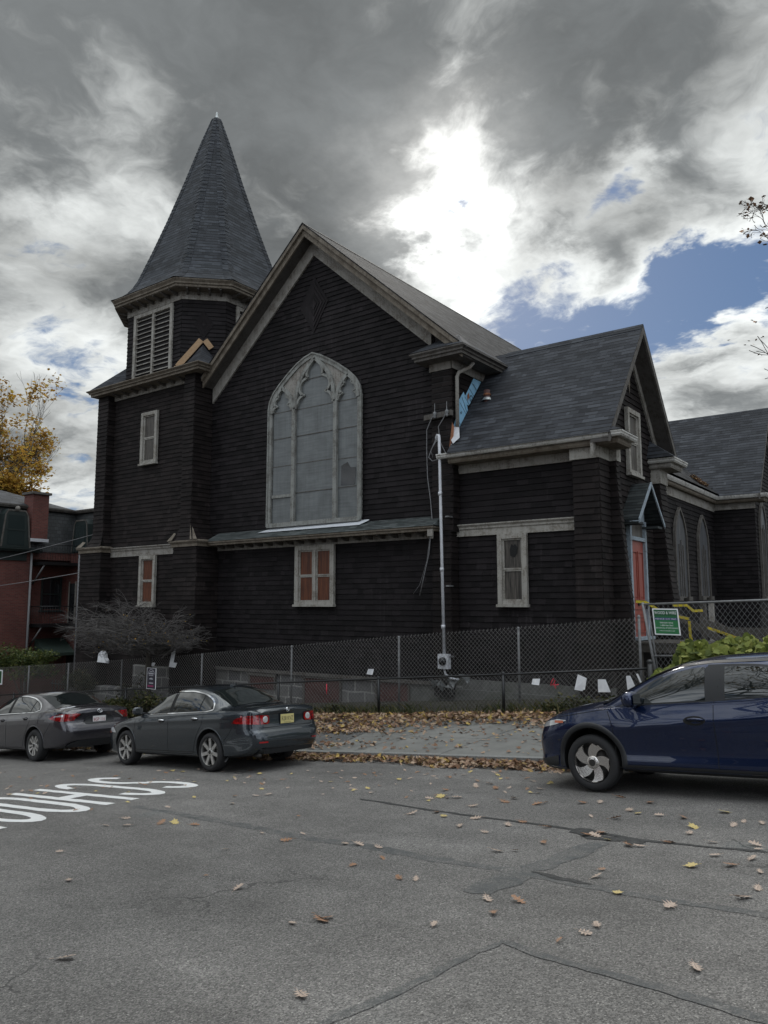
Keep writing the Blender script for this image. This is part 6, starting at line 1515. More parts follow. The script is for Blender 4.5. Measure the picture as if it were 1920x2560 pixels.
class Car:
    """body shell as a loft along x (nose +x); every detail is laid on the same surface"""
    def __init__(s, name, label, top, belt, bot, wid, roofw, crown, tail, nose, paintm, sect, tailoff, group=None, shoulder=.955, crease=None):
        s.top, s.belt, s.bot, s.wid, s.roofw = pchip(top), pchip(belt), pchip(bot), pchip(wid), pchip(roofw)
        s.x0, s.x1 = tail, nose; s.crown = crown; s.sect = sect; s.tailoff = pchip(tailoff); s.pm = paintm; s.sh = shoulder; s.crease = crease; s.sf = pchip([(0, sect[0][1]-.01)]+sect+[(1.0, shoulder)])
        s.root = thing(name, label, 'car', group=group); s.cache = {}
    def ring(s, x):
        key = round(x, 4)
        if key in s.cache: return s.cache[key]
        w, zb, ze, zt, rw = s.wid(x), s.bot(x), s.belt(x), s.top(x), s.roofw(x); rw = min(rw, w*.97)
        H = ze-zb; P = [(0, zb), (w*.55, zb), (w*.86, zb+.01), (w*.955, zb+.05)]
        for i in range(1, 23):
            f = i/23; z = zb+.05+(H-.05)*f; c = 0
            if s.crease:
                zc, amp = s.crease(x); dz = z-zc; c = amp*(exp(-dz/.11) if dz > 0 else exp(dz/.028))
            P.append((w*s.sf(f)+c, z))
        P.append((w*s.sh, ze))
        g = zt-ze
        if g < .03: g = .03; zt = ze+g
        c = min(s.crown, g*.75)
        A = (w*s.sh-.028, ze+.012)
        E = (rw, zt-c)
        if g > .2:
            for t in (0, .2, .4, .6, .8):
                P.append((A[0]+(E[0]-A[0])*t+.022*sin(pi*t), A[1]+(E[1]-A[1])*t))
        else:
            for t in (0, .2, .4, .6, .8): P.append((A[0]+(E[0]-A[0])*t, A[1]+(E[1]-A[1])*(t**.8)))
        for t, k in ((0, 0), (.12, .38), (.28, .64), (.5, .84), (.75, .96), (1, 1)): P.append((rw*(1-t), zt-c+c*k))
        s.cache[key] = P
        return P
    def off(s, x, z):
        """fore-and-aft shaping of the two ends"""
        r = max(0, min(1, (s.x0+.55-x)/.55)); f = max(0, min(1, (x-(s.x1-.5))/.5))
        return s.tailoff(z)*r*r+(-.10*max(0, (z-.55)/.3))*f*f
    def Y(s, x, z):
        P = s.ring(x); best = P[3][0]
        for (a, b), (c, d) in zip(P[2:], P[3:]):
            if b <= z <= d and d > b: return a+(c-a)*(z-b)/(d-b)
        return P[-6][0] if z > P[-6][1] else best
    def Zt(s, x, y):
        P = s.ring(x)[-11:]
        for (a, b), (c, d) in zip(P, P[1:]):
            if c <= y <= a and a > c: return b+(d-b)*(a-y)/(a-c)
        return P[0][1]
    def Xr(s, y, z):
        lo, hi = s.x0, s.x0+1.0
        if s.Y(lo, z) >= y: return lo
        for _ in range(30):
            m = (lo+hi)/2
            if s.Y(m, z) >= y: hi = m
            else: lo = m
        return hi
    def Xf(s, y, z):
        lo, hi = s.x1-1.0, s.x1
        if s.Y(hi, z) >= y: return hi
        for _ in range(30):
            m = (lo+hi)/2
            if s.Y(m, z) >= y: lo = m
            else: hi = m
        return lo
    def ps(s, x, z, e=.004, sd=1): return V((x+s.off(x, z), sd*(s.Y(x, z)+e), z))
    def pr(s, y, z, e=.004): x = s.Xr(abs(y), z); return V((x+s.off(x, z)-e-(.013 if x == s.x0 else 0), y, z))
    def pf(s, y, z, e=.004): x = s.Xf(abs(y), z); return V((x+s.off(x, z)+e+(.013 if x == s.x1 else 0), y, z))
    def pt(s, x, y, e=.005): z = s.Zt(x, abs(y)); return V((x+s.off(x, z), y, z+e))
    def body(s, arches, R):
        n = 110; xs = []
        for i in range(n+1):
            t = i/n; xs.append(s.x0+(s.x1-s.x0)*(.5-.5*cos(pi*t))*.55+(s.x1-s.x0)*t*.45)
        mb = MB(); rings = []
        for x in xs:
            P = s.ring(x); full = [(y, z) for y, z in P]+[(-y, z) for y, z in P[-2:0:-1]]
            rings.append([V((x+s.off(x, z), y, z)) for y, z in full])
        k = len(rings[0]); vs = [p for r in rings for p in r]
        fs = [(i*k+j, i*k+(j+1) % k, (i+1)*k+(j+1) % k, (i+1)*k+j) for i in range(n) for j in range(k)]
        mb.add(vs, fs, 0, True)
        for e, x in ((-1, s.x0), (1, s.x1)):   # closing faces, level strips so they follow the end's profile
            P = s.ring(x); base = 0 if e < 0 else n*k; hp = len(P); ny = 10; rows = []
            for j, (y, z) in enumerate(P):
                if j in (0, hp-1): rows.append([base+j]*(ny+1)); continue
                row = [base+j]
                for q in range(1, ny):
                    row.append(len(mb.v)); mb.v.append((x+s.off(x, z)+e*.012*(1-(1-2*q/ny)**2), y*(1-2*q/ny), z))
                row.append(base+k-j); rows.append(row)
            for A, B in zip(rows, rows[1:]):
                for q in range(ny):
                    f = []
                    for v in (A[q], A[q+1], B[q+1], B[q]):
                        if v not in f: f.append(v)
                    if len(f) > 2: mb.f.append(tuple(f)); mb.m.append(0); mb.sm.append(True)
        me = mb.mesh('body', [s.pm, M['gap']], uv=False, fix=True)
        o = obj('body', me, s.root)
        cut = MB()
        for ax in arches:
            for sd in (-1, 1):
                cut.lathe([(0, sd*.45), (R, sd*.45), (R, sd*1.2), (0, sd*1.2)], 40, 1, 'y', (ax, 0, R*.93))
        cm = cut.mesh('cut', [M['gap'], M['gap']], uv=False, fix=True)
        co = obj('cut', cm); md = o.modifiers.new('b', 'BOOLEAN'); md.object = co; md.operation = 'DIFFERENCE'; md.solver = 'EXACT'
        bpy.context.view_layer.update(); dg = bpy.context.evaluated_depsgraph_get()
        me2 = bpy.data.meshes.new_from_object(o.evaluated_get(dg)); o.modifiers.clear(); o.data = me2
        me2.materials.clear(); me2.materials.append(s.pm); me2.materials.append(M['gap'])
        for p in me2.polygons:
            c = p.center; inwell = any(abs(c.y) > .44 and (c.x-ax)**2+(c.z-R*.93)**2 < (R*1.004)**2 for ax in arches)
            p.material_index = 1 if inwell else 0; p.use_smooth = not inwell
        me2.name = 'body'; bpy.data.objects.remove(co); s.bodyo = o
        try: me2.set_sharp_from_angle(angle=radians(38))
        except Exception: pass
        return o
    def region(s, name, m, x0, x1, zlo, zhi, e=.004, nx=28, nz=6, sd=1, parent=None, mb=None):
        b = mb or MB(); vs = []
        for i in range(nx+1):
            x = x0+(x1-x0)*i/nx; a, c = zlo(x), zhi(x)
            for j in range(nz+1): vs.append(s.ps(x, a+(c-a)*j/nz, e, sd))
        q = nz+1; fs = [(i*q+j, i*q+j+1, (i+1)*q+j+1, (i+1)*q+j) for i in range(nx) for j in range(nz)]
        if (sd > 0) != (x1 > x0): pass
        b.add(vs, fs, 0, True)
        return b if mb else b.build(name, m, parent or s.root, uv=False)
    def line(s, name, m, pts, w=.006, e=.003, sd=1, parent=None, mb=None):
        """strip along an (x, z) polyline on the flank"""
        b = mb or MB(); P = []
        for (a, c), (d, f) in zip(pts, pts[1:]):
            n = max(1, int(math.hypot(d-a, f-c)/.04)); P += [(a+(d-a)*i/n, c+(f-c)*i/n) for i in range(n)]
        P.append(pts[-1]); L = []; R = []
        for i, (x, z) in enumerate(P):
            a = P[max(0, i-1)]; c = P[min(len(P)-1, i+1)]; dx, dz = c[0]-a[0], c[1]-a[1]; l = math.hypot(dx, dz) or 1
            nx, nz = -dz/l*w/2, dx/l*w/2
            L.append(s.ps(x+nx, z+nz, e, sd)); R.append(s.ps(x-nx, z-nz, e, sd))
        k = len(P); b.add(L+R, [(i, i+1, k+i+1, k+i) for i in range(k-1)], 0, True)
        return b if mb else b.build(name, m, parent or s.root, uv=False)
    def rear(s, name, m, poly, e=.006, n=10, parent=None):
        """poly: (ylo..yhi) table of (y, zlo, zhi) on the tail"""
        b = MB(); lo = lerpf([(y, a) for y, a, c in poly]); hi = lerpf([(y, c) for y, a, c in poly]); y0, y1 = poly[0][0], poly[-1][0]; vs = []; q = 5
        for i in range(n+1):
            y = y0+(y1-y0)*i/n
            for j in range(q): vs.append(s.pr(y, lo(y)+(hi(y)-lo(y))*j/(q-1), e))
        b.add(vs, [(i*q+j, i*q+j+1, (i+1)*q+j+1, (i+1)*q+j) for i in range(n) for j in range(q-1)], 0, True)
        return b.build(name, m, parent or s.root, uv=False)
    def topreg(s, name, m, x0, x1, k0, k1, e=.006, n=14, q=12, ylim=None):
        """windscreen / rear glass: between x0 and x1, width fraction k0..k1 of the roof edge"""
        b = MB(); vs = []
        for i in range(n+1):
            x = x0+(x1-x0)*i/n; k = k0+(k1-k0)*i/n; w = s.roofw(x)*k
            for j in range(q+1): vs.append(s.pt(x, -w+2*w*j/q, e))
        r = q+1; b.add(vs, [(i*r+j, i*r+j+1, (i+1)*r+j+1, (i+1)*r+j) for i in range(n) for j in range(q)], 0, True)
        return b.build(name, m, s.root, uv=False)
    def place(s, x, y, z, yaw=pi, pitch=math.atan(GS), roll=radians(2.0)):
        s.root.location = (x, y, z); s.root.rotation_euler = (roll, pitch, yaw)
def wheel(car, x, y, R, w, rr, style, sd):
    """tyre with its rim; sd=+1 is the car's left side"""
    t = MB(); h = w/2
    t.lathe([(rr*.96, -h*.9), (rr+.015, -h), (R-.04, -h*1.02), (R-.012, -h*.86), (R, -h*.6), (R, h*.6), (R-.012, h*.86), (R-.04, h*1.02), (rr+.015, h), (rr*.96, h*.9), (rr*.96, -h*.9)], 48, 0, 'y')
    for gy in (-.45, 0, .45): t.lathe([(R+.001, h*gy-.006), (R+.001, h*gy+.006)], 48, 0, 'y')
    o = t.build('wheel', M['tyre'], car.root, uv=False, fix=True); o.location = (x, y, R)
    f = sd*h*.96; b = MB()
    def P(r, a, d): return V((r*cos(a), f-sd*d, r*sin(a)))
    b.lathe([(rr*.985, f-sd*.0), (rr, f-sd*.012), (rr*.97, f-sd*.10), (rr*.93, f-sd*.10), (rr*.915, f-sd*.012), (rr*.93, f)], 48, 0, 'y')
    def spoke(a0, rin, rout, w0, w1, tw=0, d0=.03, d1=.012, m=0, th=.03):
        n = 6; L = []; Rr = []
        for i in range(n+1):
            q = i/n; r = rin+(rout-rin)*q; a = a0+tw*q*q; ww = w0+(w1-w0)*q; dd = d0+(d1-d0)*q
            L.append(P(r, a+ww/r/2, dd)); Rr.append(P(r, a-ww/r/2, dd))
        e = V((0, -sd*th, 0)); k = n+1; vs = L+Rr+[p+e for p in L]+[p+e for p in Rr]
        fs = []
        for i in range(n): fs += [(i, i+1, k+i+1, k+i), (2*k+i, 2*k+i+1, i+1, i), (k+i, k+i+1, 3*k+i+1, 3*k+i)]
        b.add(vs, fs, m, False)
    if style == 'seven':
        for i in range(7): spoke(pi/2+2*pi*i/7, rr*.18, rr*.95, .055, .060, 0, .022, .01)
        hub, nb = .062, 5
    elif style == 'cover':
        for i in range(10): spoke(2*pi*i/10, rr*.15, rr*.95, .03, .062 if i % 2 else .05, .12 if i % 2 else -.12, .02, .006)
        hub, nb = .07, 0
    else:
        for i in range(5):
            spoke(pi/2+2*pi*i/5, rr*.22, rr*.95, .085, .155, .42, .032, .008)
            spoke(pi/2+2*pi*i/5+.26, rr*.62, rr*.95, .015, .085, .36, .030, .006, 0)
        hub, nb = .075, 5
    b.lathe([(0, f-sd*.012), (hub*.7, f-sd*.014), (hub, f-sd*.022), (hub*1.2, f-sd*.04), (hub*1.2, f-sd*.06)], 24, 0, 'y')
    rim = b.build('rim', M['alloy_bright'] if style == 'swirl' else M['alloy'], o, uv=False, fix=True)
    b = MB(); b.lathe([(0, f-sd*.085), (rr*.95, f-sd*.085)], 32, 0, 'y'); b.lathe([(rr*.35, f-sd*.065), (rr*.8, f-sd*.065), (rr*.8, f-sd*.08)], 32, 0, 'y')
    b.build('brake_disc', M['alloy_dark'], o, uv=False, fix=True)
    b = MB()
    for i in range(nb):
        a = pi/2+2*pi*(i+.5)/5; c = P(.057, a, .016); b.lathe([(0, .0), (.009, .0), (.009, -sd*.02)], 8, 0, 'y', c)
    b.lathe([(0, f-sd*.009), (hub*.55, f-sd*.010)], 16, 0, 'y')
    b.build('wheel_nuts', M['alloy_dark'], o, uv=False, fix=True)
    return o
def mirror(car, x, z, sd, m, s=1.0):
    y = car.Y(x, z); b = MB()
    # rounded shell
    n = 10; k = 14; c = V((x+.02, sd*(y+.15), z+.06)); vs = []
    for i in range(n+1):
        th = pi*i/n
        for j in range(k):
            ph = 2*pi*j/k
            cx = sin(th)*cos(ph); cz = sin(th)*sin(ph); cy = cos(th)
            sg = lambda v, p: math.copysign(abs(v)**p, v)
            fx = .085*sg(cx, .8)*(1.0 if cx > 0 else .55)
            vs.append(c+V((fx*s, sd*.105*sg(cy, .8)*s, .075*sg(cz, .75)*s)))
    b.add(vs, [(i*k+j, i*k+(j+1) % k, (i+1)*k+(j+1) % k, (i+1)*k+j) for i in range(n) for j in range(k)], 0, True)
    o = b.build('wing_mirror', m, car.root, uv=False, fix=True)
    b = MB(); b.tube([(x-.01, sd*(y-.02), z-.01), (x+.02, sd*(y+.06), z+.015), (x+.02, sd*(y+.12), z+.03)], [.03*s, .024*s, .02*s], 8); b.build('mirror_stalk', M['blackplastic'], o, uv=False)
    b = MB(); g = c+V((-.05*s, 0, 0)); b.add([g+V((0, sd*a*s, h*s)) for a, h in ((-.08, -.045), (.08, -.05), (.085, .045), (-.075, .05))], [(0, 1, 2, 3)]); b.build('mirror_glass', M['carglass'], o, uv=False)
def handle(car, x, z, sd, m, L=.17):
    b = MB(); P = [(x-L/2, z), (x-L*.3, z+.006), (x, z+.01), (x+L*.3, z+.006), (x+L/2, z)]; E = [.0, .028, .036, .03, .002]
    b.tube([car.ps(a, c, e, sd) for (a, c), e in zip(P, E)], [.010, .015, .016, .015, .010], 8); return b.build('door_handle', m, car.root, uv=False)
def cup(car, x, z, sd, L=.1, H=.035):
    b = MB(); vs = [car.ps(x, z, .0025, sd)]+[car.ps(x+L*cos(2*pi*i/16), z+H*sin(2*pi*i/16), .0025, sd) for i in range(16)]
    b.add(vs, [(0, i+1, (i+1) % 16+1) for i in range(16)], 0, True); return b.build('handle_recess', M['gap'], car.root, uv=False)
def arch_lip(car, ax, R0, R1, m, sd, e=.010, a0=-8, a1=188, name='wheel_arch_trim', zc=None):
    b = MB(); vs = []; n = 44; zc = zc if zc is not None else R0*.93
    for i in range(n+1):
        a = radians(a0+(a1-a0)*i/n)
        for r, ee in ((R0, e*.2), (R0+.004, e), ((R0+R1)/2, e*1.1), (R1-.006, e), (R1, .001)): 
            x, z = ax+r*cos(a), zc+r*sin(a); z = max(z, car.bot(x)+.0); vs.append(car.ps(x, z, ee, sd))
    b.add(vs, [(i*5+j, i*5+j+1, (i+1)*5+j+1, (i+1)*5+j) for i in range(n) for j in range(4)], 0, True)
    return b.build(name, m, car.root, uv=False)
def plate(car, m, ink, txt, y0, z, w=.305, h=.152, sub=None, tilt=.0, top=None):
    b = MB(); x = car.Xr(.2, z)+car.off(car.x0, z)-.03; o = V((x, y0, z)); uy = V((0, 0, 1))
    ux = V((0, -1, 0)); n = V((-1, 0, 0))
    b.obox(o-ux*w/2-uy*h/2, ux*w, uy*h, n*.006)
    p = b.build('number_plate', m, car.root, uv=False, fix=True)
    b = MB(); text_mb(b, txt, o-uy*.030+n*.008, ux, uy, .072, 0, .0, w*.86)
    if sub: text_mb(b, sub, o-uy*.066+n*.008, ux, uy, .018, 0, 0, w*.5)
    if top: text_mb(b, top, o+uy*.050+n*.008, ux, uy, .018, 0, 0, w*.5)
    b.build('plate_characters', ink, p, uv=False)
    b = MB(); b.obox(o-ux*(w/2+.012)-uy*(h/2+.01)-n*.002, ux*(w+.024), uy*(h+.02), n*.004); b.build('plate_bracket', M['blackplastic'], p, uv=False, fix=True)

# ---- dark slate sedan
tsx = Car('parked_car', 'dark slate sedan with seven-spoke alloys and a yellow number plate, middle of the kerb', 
    top=[(2.30, .64), (2.24, .70), (2.1, .76), (1.7, .85), (1.3, .925), (1.02, .985), (.9, 1.03), (.5, 1.225), (.15, 1.375), (-.1, 1.43), (-.4, 1.452), (-.7, 1.44), (-1.0, 1.385), (-1.35, 1.245), (-1.68, 1.10), (-1.8, 1.075), (-2.1, 1.07), (-2.26, 1.065), (-2.33, 1.03), (-2.372, .99)],
    belt=[(2.30, .56), (2.15, .66), (1.8, .765), (1.3, .85), (.9, .905), (0, .945), (-1, .985), (-1.8, 1.0), (-2.2, 1.0), (-2.372, .95)],
    bot=[(2.30, .33), (2.2, .22), (1.9, .19), (1.2, .20), (-1.2, .20), (-1.9, .23), (-2.25, .29), (-2.372, .38)],
    wid=[(2.30, .50), (2.25, .62), (2.1, .745), (1.85, .825), (1.4, .868), (.8, .88), (-.8, .882), (-1.5, .872), (-1.9, .845), (-2.15, .80), (-2.29, .745), (-2.35, .67), (-2.372, .60)],
    roofw=[(2.30, .42), (2.1, .60), (1.7, .70), (1.1, .745), (.9, .715), (.5, .665), (.1, .63), (-.5, .62), (-1.0, .62), (-1.5, .65), (-1.75, .69), (-2.1, .71), (-2.372, .56)],
    crown=.085, tail=-2.372, nose=2.30, paintm=M['paint_slate'], sect=[(.12, .975), (.28, .99), (.45, 1.0), (.62, 1.0), (.76, .992), (.86, .985), (.94, .975)],
    tailoff=[(.2, .06), (.32, -.02), (.5, -.075), (.62, -.06), (.70, -.0), (.9, .02), (1.02, -.01), (1.1, .0)],
    crease=lambda x: (.79+(.9-x)*.03, .010*max(0, min(1, (1.7-x)/.4))*max(0, min(1, (x+2.1)/.4))))
def sedan(car, ax, R, wr, rr, style, dlo, chrome, winparts, doors, hand, mirx):
    car.body(ax, R+.045)
    for sd in (-1, 1):
        lo, hi, xa, xb = dlo
        car.region('side_window_frame', M['gap'], xa, xb, lo, hi, .003, 40, 6, sd)
        for (a, c) in winparts:
            l2 = lambda x: lo(x)+.018; h2 = lambda x: max(lo(x)+.019, hi(x)-.022)
            car.region('side_window', M['carglass'], a, c, l2, h2, .0065, 26, 6, sd)
        if chrome:
            mb = MB(); xs = [xa+(xb-xa)*i/40 for i in range(41)]
            car.line('x', None, [(x, lo(x)) for x in xs], .016, .008, sd, None, mb); car.line('x', None, [(x, hi(x)) for x in xs], .020, .009, sd, None, mb)
            car.line('x', None, [(xa, lo(xa)), (xa, hi(xa))], .02, .009, sd, None, mb)
            mb.build('window_chrome', M['chrome'], car.root, uv=False)
        mb = MB()
        for pts in doors: car.line('x', None, pts, .007, .002, sd, None, mb)
        mb.build('door_gap', M['gap'], car.root, uv=False)
        for x, z in hand: cup(car, x, z-.004, sd); handle(car, x, z, sd, M['chrome'] if chrome == 2 else car.pm)
        mirror(car, mirx[0], mirx[1], sd, car.pm)
        for x in ax: wheel(car, x, sd*(car.wid(x)-.115), R, wr, rr, style, sd)
lo_t = lambda x: lerpf([(-1.36, 1.03), (-1.2, 1.0), (1.0, .935)])(x)
hi_t = lambda x: max(lo_t(x)+.002, pchip([(-1.36, 1.045), (-1.30, 1.12), (-1.15, 1.22), (-.9, 1.305), (-.5, 1.352), (-.15, 1.352), (.2, 1.285), (.6, 1.135), (1.0, .94)])(x))
sedan(tsx, (1.335, -1.335), .323, .215, .243, 'seven', (lo_t, hi_t, -1.36, 1.0), 2, ((-1.28, -.99), (-.96, -.16), (-.06, .93)),
    [[(1.03, .26), (1.02, .62), (.98, .93)], [(-.10, .26), (-.11, .95)], [(-.86, .30), (-.90, .42), (-1.0, .62), (-1.13, .80), (-1.17, 1.0)], [(1.03, .26), (-.86, .28)], [(1.02, .88), (1.35, .80), (1.9, .70)]],
    [(.10, .845), (-.93, .88)], (.86, .955))
for sd in (-1, 1):
    tsx.region('tail_lamp', M['taillight'], -1.92, -2.25, lambda x: lerpf([(-2.25, .79), (-1.92, .80)])(x), lambda x: lerpf([(-2.25, .925), (-2.0, .88), (-1.92, .805)])(x), .006, 14, 4, sd)
    y = lambda a: sd*a
    L = tsx.rear('tail_lamp', M['taillight'], sorted([(y(.80), .79, .925), (y(.60), .775, .925), (y(.43), .775, .915), (y(.40), .80, .90)]), .010, 10)
    for c in (.49,):
        b = MB(); o = tsx.pr(y(c), .85, .016); b.lathe([(0, -.004), (.040, -.003), (.055, 0)], 18, 0, 'x', o); b.build('lamp_lens', M['lens'], L, uv=False)
    tsx.rear('lamp_divider', tsx.pm, sorted([(y(.605), .775, .925), (y(.595), .775, .925)]), .0125, 2)
    tsx.region('head_lamp', M['lens'], 1.72, 2.12, lambda x: .60+.02*(x-1.7), lambda x: lerpf([(1.72, .62), (1.85, .70), (2.12, .685)])(x), .006, 12, 3, sd)
    tsx.region('side_marker', M['amber'], 1.95, 2.12, lambda x: .585, lambda x: .625, .008, 6, 2, sd)
    tsx.line('sill_trim', M['alloy_dark'], [(.98, .30), (-.92, .31)], .012, .006, sd)
    arch_lip(tsx, 1.335, .368, .392, tsx.pm, sd, .006, 5, 175, 'wheel_arch_lip', .342); arch_lip(tsx, -1.335, .368, .392, tsx.pm, sd, .006, 5, 175, 'wheel_arch_lip', .342)
    tsx.line('bumper_gap', M['gap'], [(-1.70, .50), (-1.84, .62), (-1.96, .775)], .006, .002, sd)
    tsx.region('mud_flap', M['blackplastic'], -1.70, -1.74, lambda x: .17, lambda x: .30, .002, 2, 2, sd)
tsx.topreg('windscreen', M['carglass'], 1.0, .22, .90, .90); tsx.topreg('rear_window', M['carglass'], -1.02, -1.66, .90, .86)
tsx.rear('bumper_lower', M['blackplastic'], [(-.55, .29, .36), (0, .28, .37), (.55, .29, .36)], .006, 16)
tsx.rear('boot_gap', M['gap'], [(-.62, .715, .722), (.62, .715, .722)], .004, 16)
for sd in (-1, 1): tsx.rear('bumper_reflector', M['taillight'], sorted([(sd*.66, .475, .50), (sd*.50, .475, .50)]), .008, 4)
plate(tsx, M['plate_yellow'], M['ink'], 'R28 KVZ', 0, .835, sub='Garden State')
b = MB(); o = tsx.pr(.0, .985, .012); b.lathe([(.034, -.004), (.042, 0), (.034, .004)], 20, 0, 'x', o); b.tube([o+V((-.004, -.022, -.03)), o+V((-.004, 0, .034)), o+V((-.004, .022, -.03))], .005, 5); b.tube([o+V((-.004, -.014, -.008)), o+V((-.004, .014, -.008))], .004, 5); b.build('boot_badge', M['chrome'], tsx.root, uv=False)
b = MB(); text_mb(b, 'ACURA', tsx.pr(.50, .938, .012), (0, -1, 0), (0, 0, 1), .028, 0, 0, .20); text_mb(b, 'TSX', tsx.pr(-.50, .938, .012), (0, -1, 0), (0, 0, 1), .026, 0, 0, .11); b.build('boot_lettering', M['chrome'], tsx.root, uv=False)
b = MB(); b.tube([(-2.36, .58, .27), (-2.2, .58, .27)], .03, 10); b.build('exhaust_pipe', M['alloy_dark'], tsx.root, uv=False)
b = MB(); p = tsx.pt(-.9, 0, .0); b.prism([p+V((.06, -.02, 0)), p+V((.06, .02, 0)), p+V((-.08, .015, 0)), p+V((-.08, -.015, 0))], (-.01, 0, .05)); b.build('roof_aerial', tsx.pm, tsx.root, uv=False, fix=True)
tsx.place(-11.82, 9.35+.78, ground(-11.82, 9.35)-.02, pi-radians(4))

# ---- graphite sedan, cut by the left edge
cam_ = Car('parked_car', 'graphite grey sedan with a red and white plate, furthest down the kerb', 
    top=[(2.38, .66), (2.30, .74), (2.1, .82), (1.7, .90), (1.2, .985), (1.05, 1.02), (.6, 1.235), (.2, 1.39), (-.1, 1.45), (-.45, 1.47), (-.8, 1.455), (-1.1, 1.405), (-1.45, 1.275), (-1.85, 1.135), (-2.0, 1.115), (-2.25, 1.11), (-2.38, 1.09), (-2.44, 1.05), (-2.468, 1.0)],
    belt=[(2.38, .58), (2.2, .70), (1.8, .82), (1.3, .90), (.9, .935), (0, .965), (-1, 1.005), (-1.8, 1.03), (-2.3, 1.02), (-2.468, .96)],
    bot=[(2.38, .33), (2.25, .22), (1.9, .19), (1.2, .20), (-1.2, .20), (-1.9, .24), (-2.35, .30), (-2.468, .40)],
    wid=[(2.38, .55), (2.32, .68), (2.15, .78), (1.85, .86), (1.4, .90), (.8, .91), (-.8, .91), (-1.5, .90), (-1.95, .87), (-2.25, .82), (-2.39, .76), (-2.45, .69), (-2.468, .62)],
    roofw=[(2.38, .45), (2.1, .63), (1.7, .73), (1.1, .765), (.9, .73), (.5, .68), (.1, .645), (-.5, .635), (-1.1, .635), (-1.6, .67), (-1.9, .71), (-2.2, .72), (-2.468, .58)],
    crown=.085, tail=-2.468, nose=2.38, paintm=M['paint_gray'], sect=[(.12, .975), (.28, .985), (.45, .995), (.58, 1.0), (.70, 1.0), (.82, .985), (.92, .97)],
    tailoff=[(.2, .08), (.34, -.0), (.5, -.06), (.62, -.08), (.74, -.03), (.82, .02), (.98, .0), (1.08, -.035), (1.15, -.02)],
    crease=lambda x: (.80+(.9-x)*.035, .012*max(0, min(1, (1.6-x)/.4))*max(0, min(1, (x+2.1)/.4))))
lo_c = lambda x: lerpf([(-1.48, 1.075), (-1.3, 1.03), (1.05, .965)])(x)
hi_c = lambda x: max(lo_c(x)+.002, pchip([(-1.48, 1.08), (-1.42, 1.13), (-1.2, 1.25), (-.9, 1.335), (-.5, 1.372), (-.1, 1.368), (.25, 1.29), (.65, 1.14), (1.05, .97)])(x))
sedan(cam_, (1.3875, -1.3875), .336, .205, .225, 'cover', (lo_c, hi_c, -1.48, 1.05), 1, ((-1.40, -1.14), (-1.10, -.22), (-.10, .97)),
    [[(1.06, .26), (1.04, .95)], [(-.15, .26), (-.17, .98)], [(-.90, .30), (-.95, .45), (-1.08, .66), (-1.2, .85), (-1.22, 1.03)], [(1.06, .26), (-.9, .28)]],
    [(.02, .86), (-1.02, .90)], (.92, .985))
for sd in (-1, 1):
    y = lambda a: sd*a
    cam_.region('tail_lamp', M['taillight'], -1.95, -2.36, lambda x: lerpf([(-2.36, .83), (-2.05, .865), (-1.95, .895)])(x), lambda x: lerpf([(-2.36, .985), (-2.05, .945), (-1.95, .90)])(x), .006, 14, 4, sd)
    cam_.region('lamp_lens', M['lens'], -2.10, -2.36, lambda x: .925, lambda x: lerpf([(-2.36, .97), (-2.1, .935)])(x), .009, 8, 2, sd)
    cam_.rear('tail_lamp', M['taillight'], sorted([(y(.80), .83, .985), (y(.60), .835, .98), (y(.45), .92, .98)]), .010, 10)
    cam_.rear('lamp_chrome', M['chrome'], sorted([(y(.58), .835, .86), (y(.42), .935, .985), (y(.36), .97, .98)]), .013, 10)
    cam_.line('bumper_gap', M['gap'], [(-1.76, .52), (-1.9, .66), (-2.05, .84)], .006, .002, sd)
    cam_.rear('lamp_divider', cam_.pm, sorted([(y(.655), .83, .985), (y(.645), .83, .985)]), .0125, 2)
    arch_lip(cam_, 1.3875, .381, .402, cam_.pm, sd, .006, 5, 175, 'wheel_arch_lip', .354); arch_lip(cam_, -1.3875, .381, .402, cam_.pm, sd, .006, 5, 175, 'wheel_arch_lip', .354)
cam_.topreg('windscreen', M['carglass'], 1.05, .28, .90, .90); cam_.topreg('rear_window', M['carglass'], -1.12, -1.82, .92, .88)
cam_.rear('boot_recess', M['blackplastic'], [(-.36, .79, .80), (-.30, .75, .905), (0, .745, .91), (.30, .75, .905), (.36, .79, .80)], .006, 14)
cam_.rear('bumper_lower', M['blackplastic'], [(-.7, .31, .34), (-.55, .29, .42), (0, .28, .43), (.55, .29, .42), (.7, .31, .34)], .006, 16)
plate(cam_, M['plate_white'], M['plate_red'], '8GP 116', 0, .825)
b = MB(); o = cam_.pr(0, 1.01, .014)
for ry, rz in ((.062, .040), (.024, .038), (.045, .018)): b.tube([o+V((0, ry*cos(2*pi*i/20), rz*sin(2*pi*i/20)+(.015 if rz < .03 else 0))) for i in range(21)], .005, 5)
b.build('boot_badge', M['chrome'], cam_.root, uv=False)
b = MB(); text_mb(b, 'CAMRY', cam_.pr(.43, .765, .012), (0, -1, 0), (0, 0, 1), .026, 0, 0, .17); text_mb(b, 'LE', cam_.pr(.46, .805, .012), (0, -1, 0), (0, 0, 1), .022, 0, 0, .06); b.build('boot_lettering', M['chrome'], cam_.root, uv=False)
b = MB(); b.quad(*[cam_.pt(x, y, .004) for x, y in ((-1.93, .28), (-1.93, .62), (-2.0, .60), (-2.0, .28))]); b.build('boot_sticker', M['paper'], cam_.root, uv=False)
cam_.place(-17.60, 9.35+.79, ground(-17.60, 9.35)-.03, pi-radians(2))

